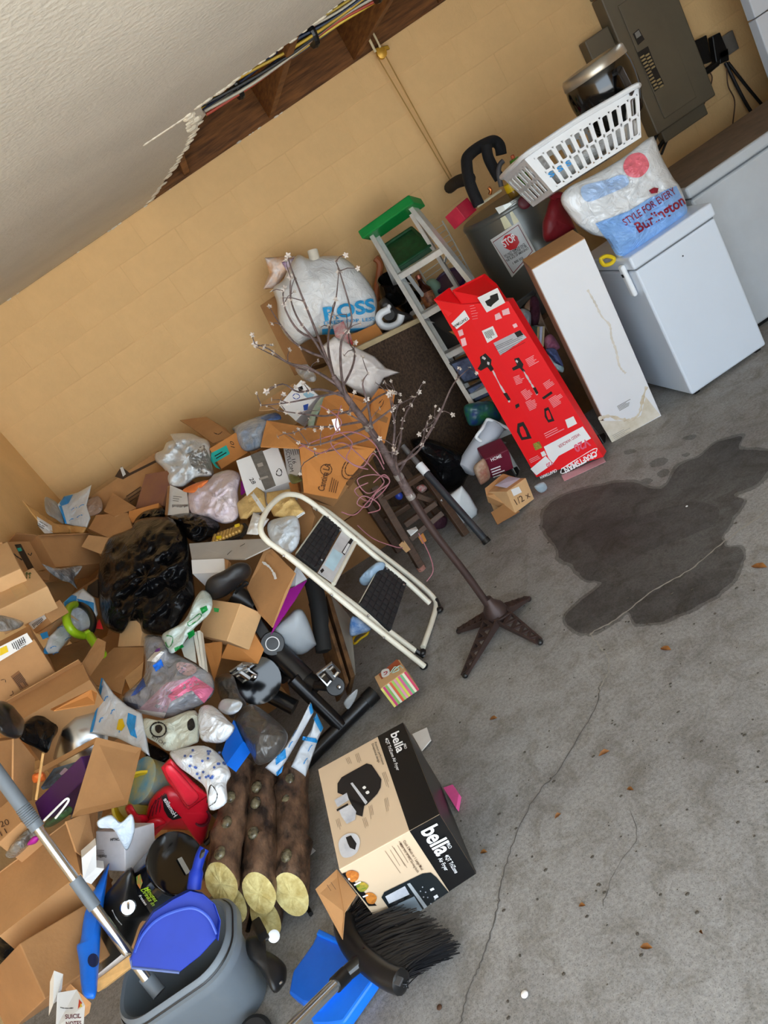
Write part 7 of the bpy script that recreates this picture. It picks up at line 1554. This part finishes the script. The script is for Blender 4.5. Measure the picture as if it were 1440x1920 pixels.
pat('F', 'w7', '880 825 975 775 1000 820 905 872', SV, 'product_drawer', .0034); pat('F', 'w7', '910 875 1020 825 1060 890 1040 910 950 945', mat('drawer_grey', '8c9aa4', .35), 'product_drawer', .0034); pat('F', 'w7', '895 862 1005 812 1012 826 902 876', STEEL, 'product_grip', .0042)
for i, (x, y) in enumerate(((1060, 780), (1075, 805), (1085, 830), (1100, 860), (1110, 885), (1120, 840), (1130, 865), (1050, 800), (1065, 828), (1135, 845))): pat('F', 'w7', f'{x-4} {y} {x} {y-4} {x+4} {y} {x} {y+4}', mat('icon_grey', 'b4b8bc', .5), 'button_icon', .0036)
for s in ('1095 790 1112 782 1118 792 1100 800', '1112 825 1130 815 1138 828 1120 838'): pat('F', 'w7', s, WHITEI, 'display', .004)
pat('F', 'w7', '930 985 960 950 1050 905 1095 945 1000 1000 930 1030', mat('photo_pale', 'd4d8dc', .4, col2='8a9498', scale=30), 'round_badge', .0036, True); pat('F', 'w7', '960 975 990 955 1010 980 985 1000', DK, 'product_photo', .0042)
FOODM = [('d88a3a', 'a85a22', '690 715 720 700 752 715 745 745 715 755'), ('c8a03a', '4a7a2a', '740 770 770 755 800 775 780 800 755 800'), ('e0903a', 'b06a2a', '785 815 815 808 840 830 825 860 795 855')]
pat('F', 'w7', '672 715 690 710 840 870 800 872', BLKP, 'food_band')
for a, b_, s in FOODM: pat('F', 'w7', s, mat('food_'+a, a, .5, col2=b_, scale=60), 'food_photo', .0034, True)
for s in ('700 738 708 736 712 744 703 747', '728 768 760 752 764 758 733 774', '770 825 795 815 798 821 775 831'): pat('F', 'w7', s, WHITEI, 'food_label', .0036)
lines(F_, P('w7', '880 605')[0], P('w7', '960 720')[0], 3, -16, .9, MATS['taupe_print'], ab_); lines(F_, P('w7', '905 600')[0], P('w7', '960 690')[0], 4, -8, .8, MATS['taupe_print'], ab_)
st_ = [(1296+math.cos(2*math.pi*k/24)*(50 if k % 2 else 43)*1.0, 805+math.sin(2*math.pi*k/24)*(40 if k % 2 else 34)) for k in range(24)]
decal(F_, [P('w7', p)[0] for p in st_], mat('sky_seal', '86b8e0', .5), ab_, 'seal', off=.0036); wt('F', '2 year', '1275 805', '1320 795', 4, WHITEI, .01, .0046)
panel('flap', P('x7', '918 515 1112 335 1285 560 1180 720 1160 965'), [1.72, 1.76, 1.66, 1.62, 1.58], .005, CARD, ab_)
lines(Plane(W(P('x7', '1100 500')[0], 1.68), (0, -1, .6)), P('x7', '1060 450')[0], P('x7', '1120 540')[0], 2, 9, .8, INKB, ab_)
# little things on the slab
panel('pink_card', P('w7', '1160 300 1205 285 1235 330 1222 400'), [G(q, .02).y for q in P('w7', '1160 300 1205 285 1235 330 1222 400')], .018, PINK, None, label='pink plastic piece lying behind the air fryer carton', cat='plastic piece')
panel('paper_scrap', P('w7', '1010 42 1080 10 1100 70 1055 122'), [G(q, .015).y for q in P('w7', '1010 42 1080 10 1100 70 1055 122')], .004, PAPER, None, label='white paper scrap above the air fryer carton', cat='paper')
panel('paper_scrap', P('x7', '852 145 880 130 920 165 858 220'), [G(q, .01).y for q in P('x7', '852 145 880 130 920 165 858 220')], .002, PAPER, None, label='white paper bit between fake logs and carton', cat='paper')
bag('plastic_wrap', 'w5', '1165 450 1210 400 1240 380 1230 430 1190 490', BAGC, 'clear plastic wrapper on the floor by the bike', cat='wrapper', d=2.72, thick=.02, amp=.3)

# ================================================================ slab litter and the body of the heap
random.seed(21)
LP = [('1408 1062 1436 1058 1440 1066 1412 1070', 'orange dry leaf at the right edge beside the damp stain'), ('1238 1216 1258 1216 1260 1221 1240 1222', 'thin dry leaf below the damp stain'), ('1122 1418 1140 1406 1145 1410 1128 1424', 'curled dry leaf right of the pink piece'), ('1175 1480 1188 1478 1190 1484 1178 1488', 'small dry leaf near the thin crack'), ('1040 1535 1050 1522 1054 1528 1046 1540', 'dry leaf beside the long dark crack'), ('900 1600 912 1594 916 1600 906 1608', 'brown leaf close to the seal of the carton'),
      ('1312 1745 1318 1742 1320 1755 1314 1760', 'dark upright leaf low on the slab'), ('1200 1776 1222 1772 1226 1780 1205 1784', 'orange leaf near the bottom of the slab'), ('1085 1700 1098 1694 1100 1700 1090 1706', 'tiny leaf low beside the crack'), ('918 1350 930 1344 934 1348 922 1356', 'dry leaf fragment right of the paper scrap')]
for s, lb in LP:
    q = [G(p, .004) for p in P('i', s)]; c = sum(q, Vector())/4; a, b = q[0], q[2]; ax = b-a; s_ = Vector((-ax.y, ax.x, 0))*.22; V = [a, a.lerp(b, .3)+s_*.8+Vector((0, 0, .008)), a.lerp(b, .65)+s_+Vector((0, 0, .012)), b+Vector((0, 0, .006)), a.lerp(b, .65)-s_+Vector((0, 0, .010)), a.lerp(b, .3)-s_*.8+Vector((0, 0, .007)), a.lerp(b, .5)+Vector((0, 0, .001))]
    MB().add(V, [(6, 0, 1), (6, 1, 2), (6, 2, 3), (6, 3, 4), (6, 4, 5), (6, 5, 0)]).build('dry_leaf', LEAF, None, label=lb, cat='leaf', group='dry leaves on the slab')
mb = MB()
for k in range(260):
    p = (random.uniform(620, 1440), random.uniform(900, 1920))
    g = G(p); 
    if g.y < 1.2 or g.x < -.5: continue
    mb.ball((g.x, g.y, .001), random.uniform(.0012, .005), 5, 4, (random.uniform(.7, 1.8), 1, .5))
o = mb.build('grit', mat('dark_grit', '4a443c', .9), None); o['kind'] = 'stuff'; o['label'] = 'scattered dark grit on the concrete slab'; o['category'] = 'grit'; ROOTS.append(o)
for s, r, m_, lb in (('985 1866', .010, WHITEI, 'round white pebble near the bottom of the slab'), ('1288 950', .005, WHITEI, 'tiny white chip on the damp stain'), ('825 1890', .008, INKB, 'dark crumb under the broom')):
    g = G(P('i', s)[0]); MB().ball((g.x, g.y, r*.45), r, 10, 6, (1, 1, .45)).build('pebble', m_, None, smooth=True, label=lb, cat='pebble')
# cartons buried inside the heap that carry what lies on top
random.seed(5); k = 0
for y0 in (2.05, 2.5, 2.95, 3.4, 3.85, 4.3):
    for x0 in (-1.50, -1.08, -.66, -.24):
        top = .4*(y0-.35-1.6) - .10
        if top < .10 or (x0 > -.3 and y0 < 4.2) or (x0 > -.7 and y0 < 3.6) or (x0 > -1.1 and y0 < 3.1) or (x0 > -1.3 and y0 < 2.4): continue
        n = max(1, round(top/.33)); hgt = top/n
        for i in range(n):
            a = random.uniform(-.06, .06); w, d = random.uniform(.34, .39), random.uniform(.36, .41); c = Vector((x0, y0, i*hgt)); ex = Vector((math.cos(a), math.sin(a), 0)); ey = Vector((-ex.y, ex.x, 0))
            rt = thing('buried_carton', 'brown cardboard carton buried inside the heap', 'box', 'cartons buried inside the heap')
            MB().obox(c-ex*w/2-ey*d/2, ex*w, ey*d, (0, 0, hgt-.004)).build('body', (CARD, CARDD)[k % 2], rt, bev=.003)
            MB().obox(c-ex*.025-ey*d/2+Vector((0, 0, hgt-.0038)), ex*.05, ey*d, (0, 0, .0008)).build('tape', mat('tan_tape', 'c49868', .4), rt); k += 1
finish()
import os
if os.environ.get('DBG'):
    for c in CARTONS: print('CARTON', c[0], 'err %.1f' % c[1], ['%.2f' % v for v in c[2]])
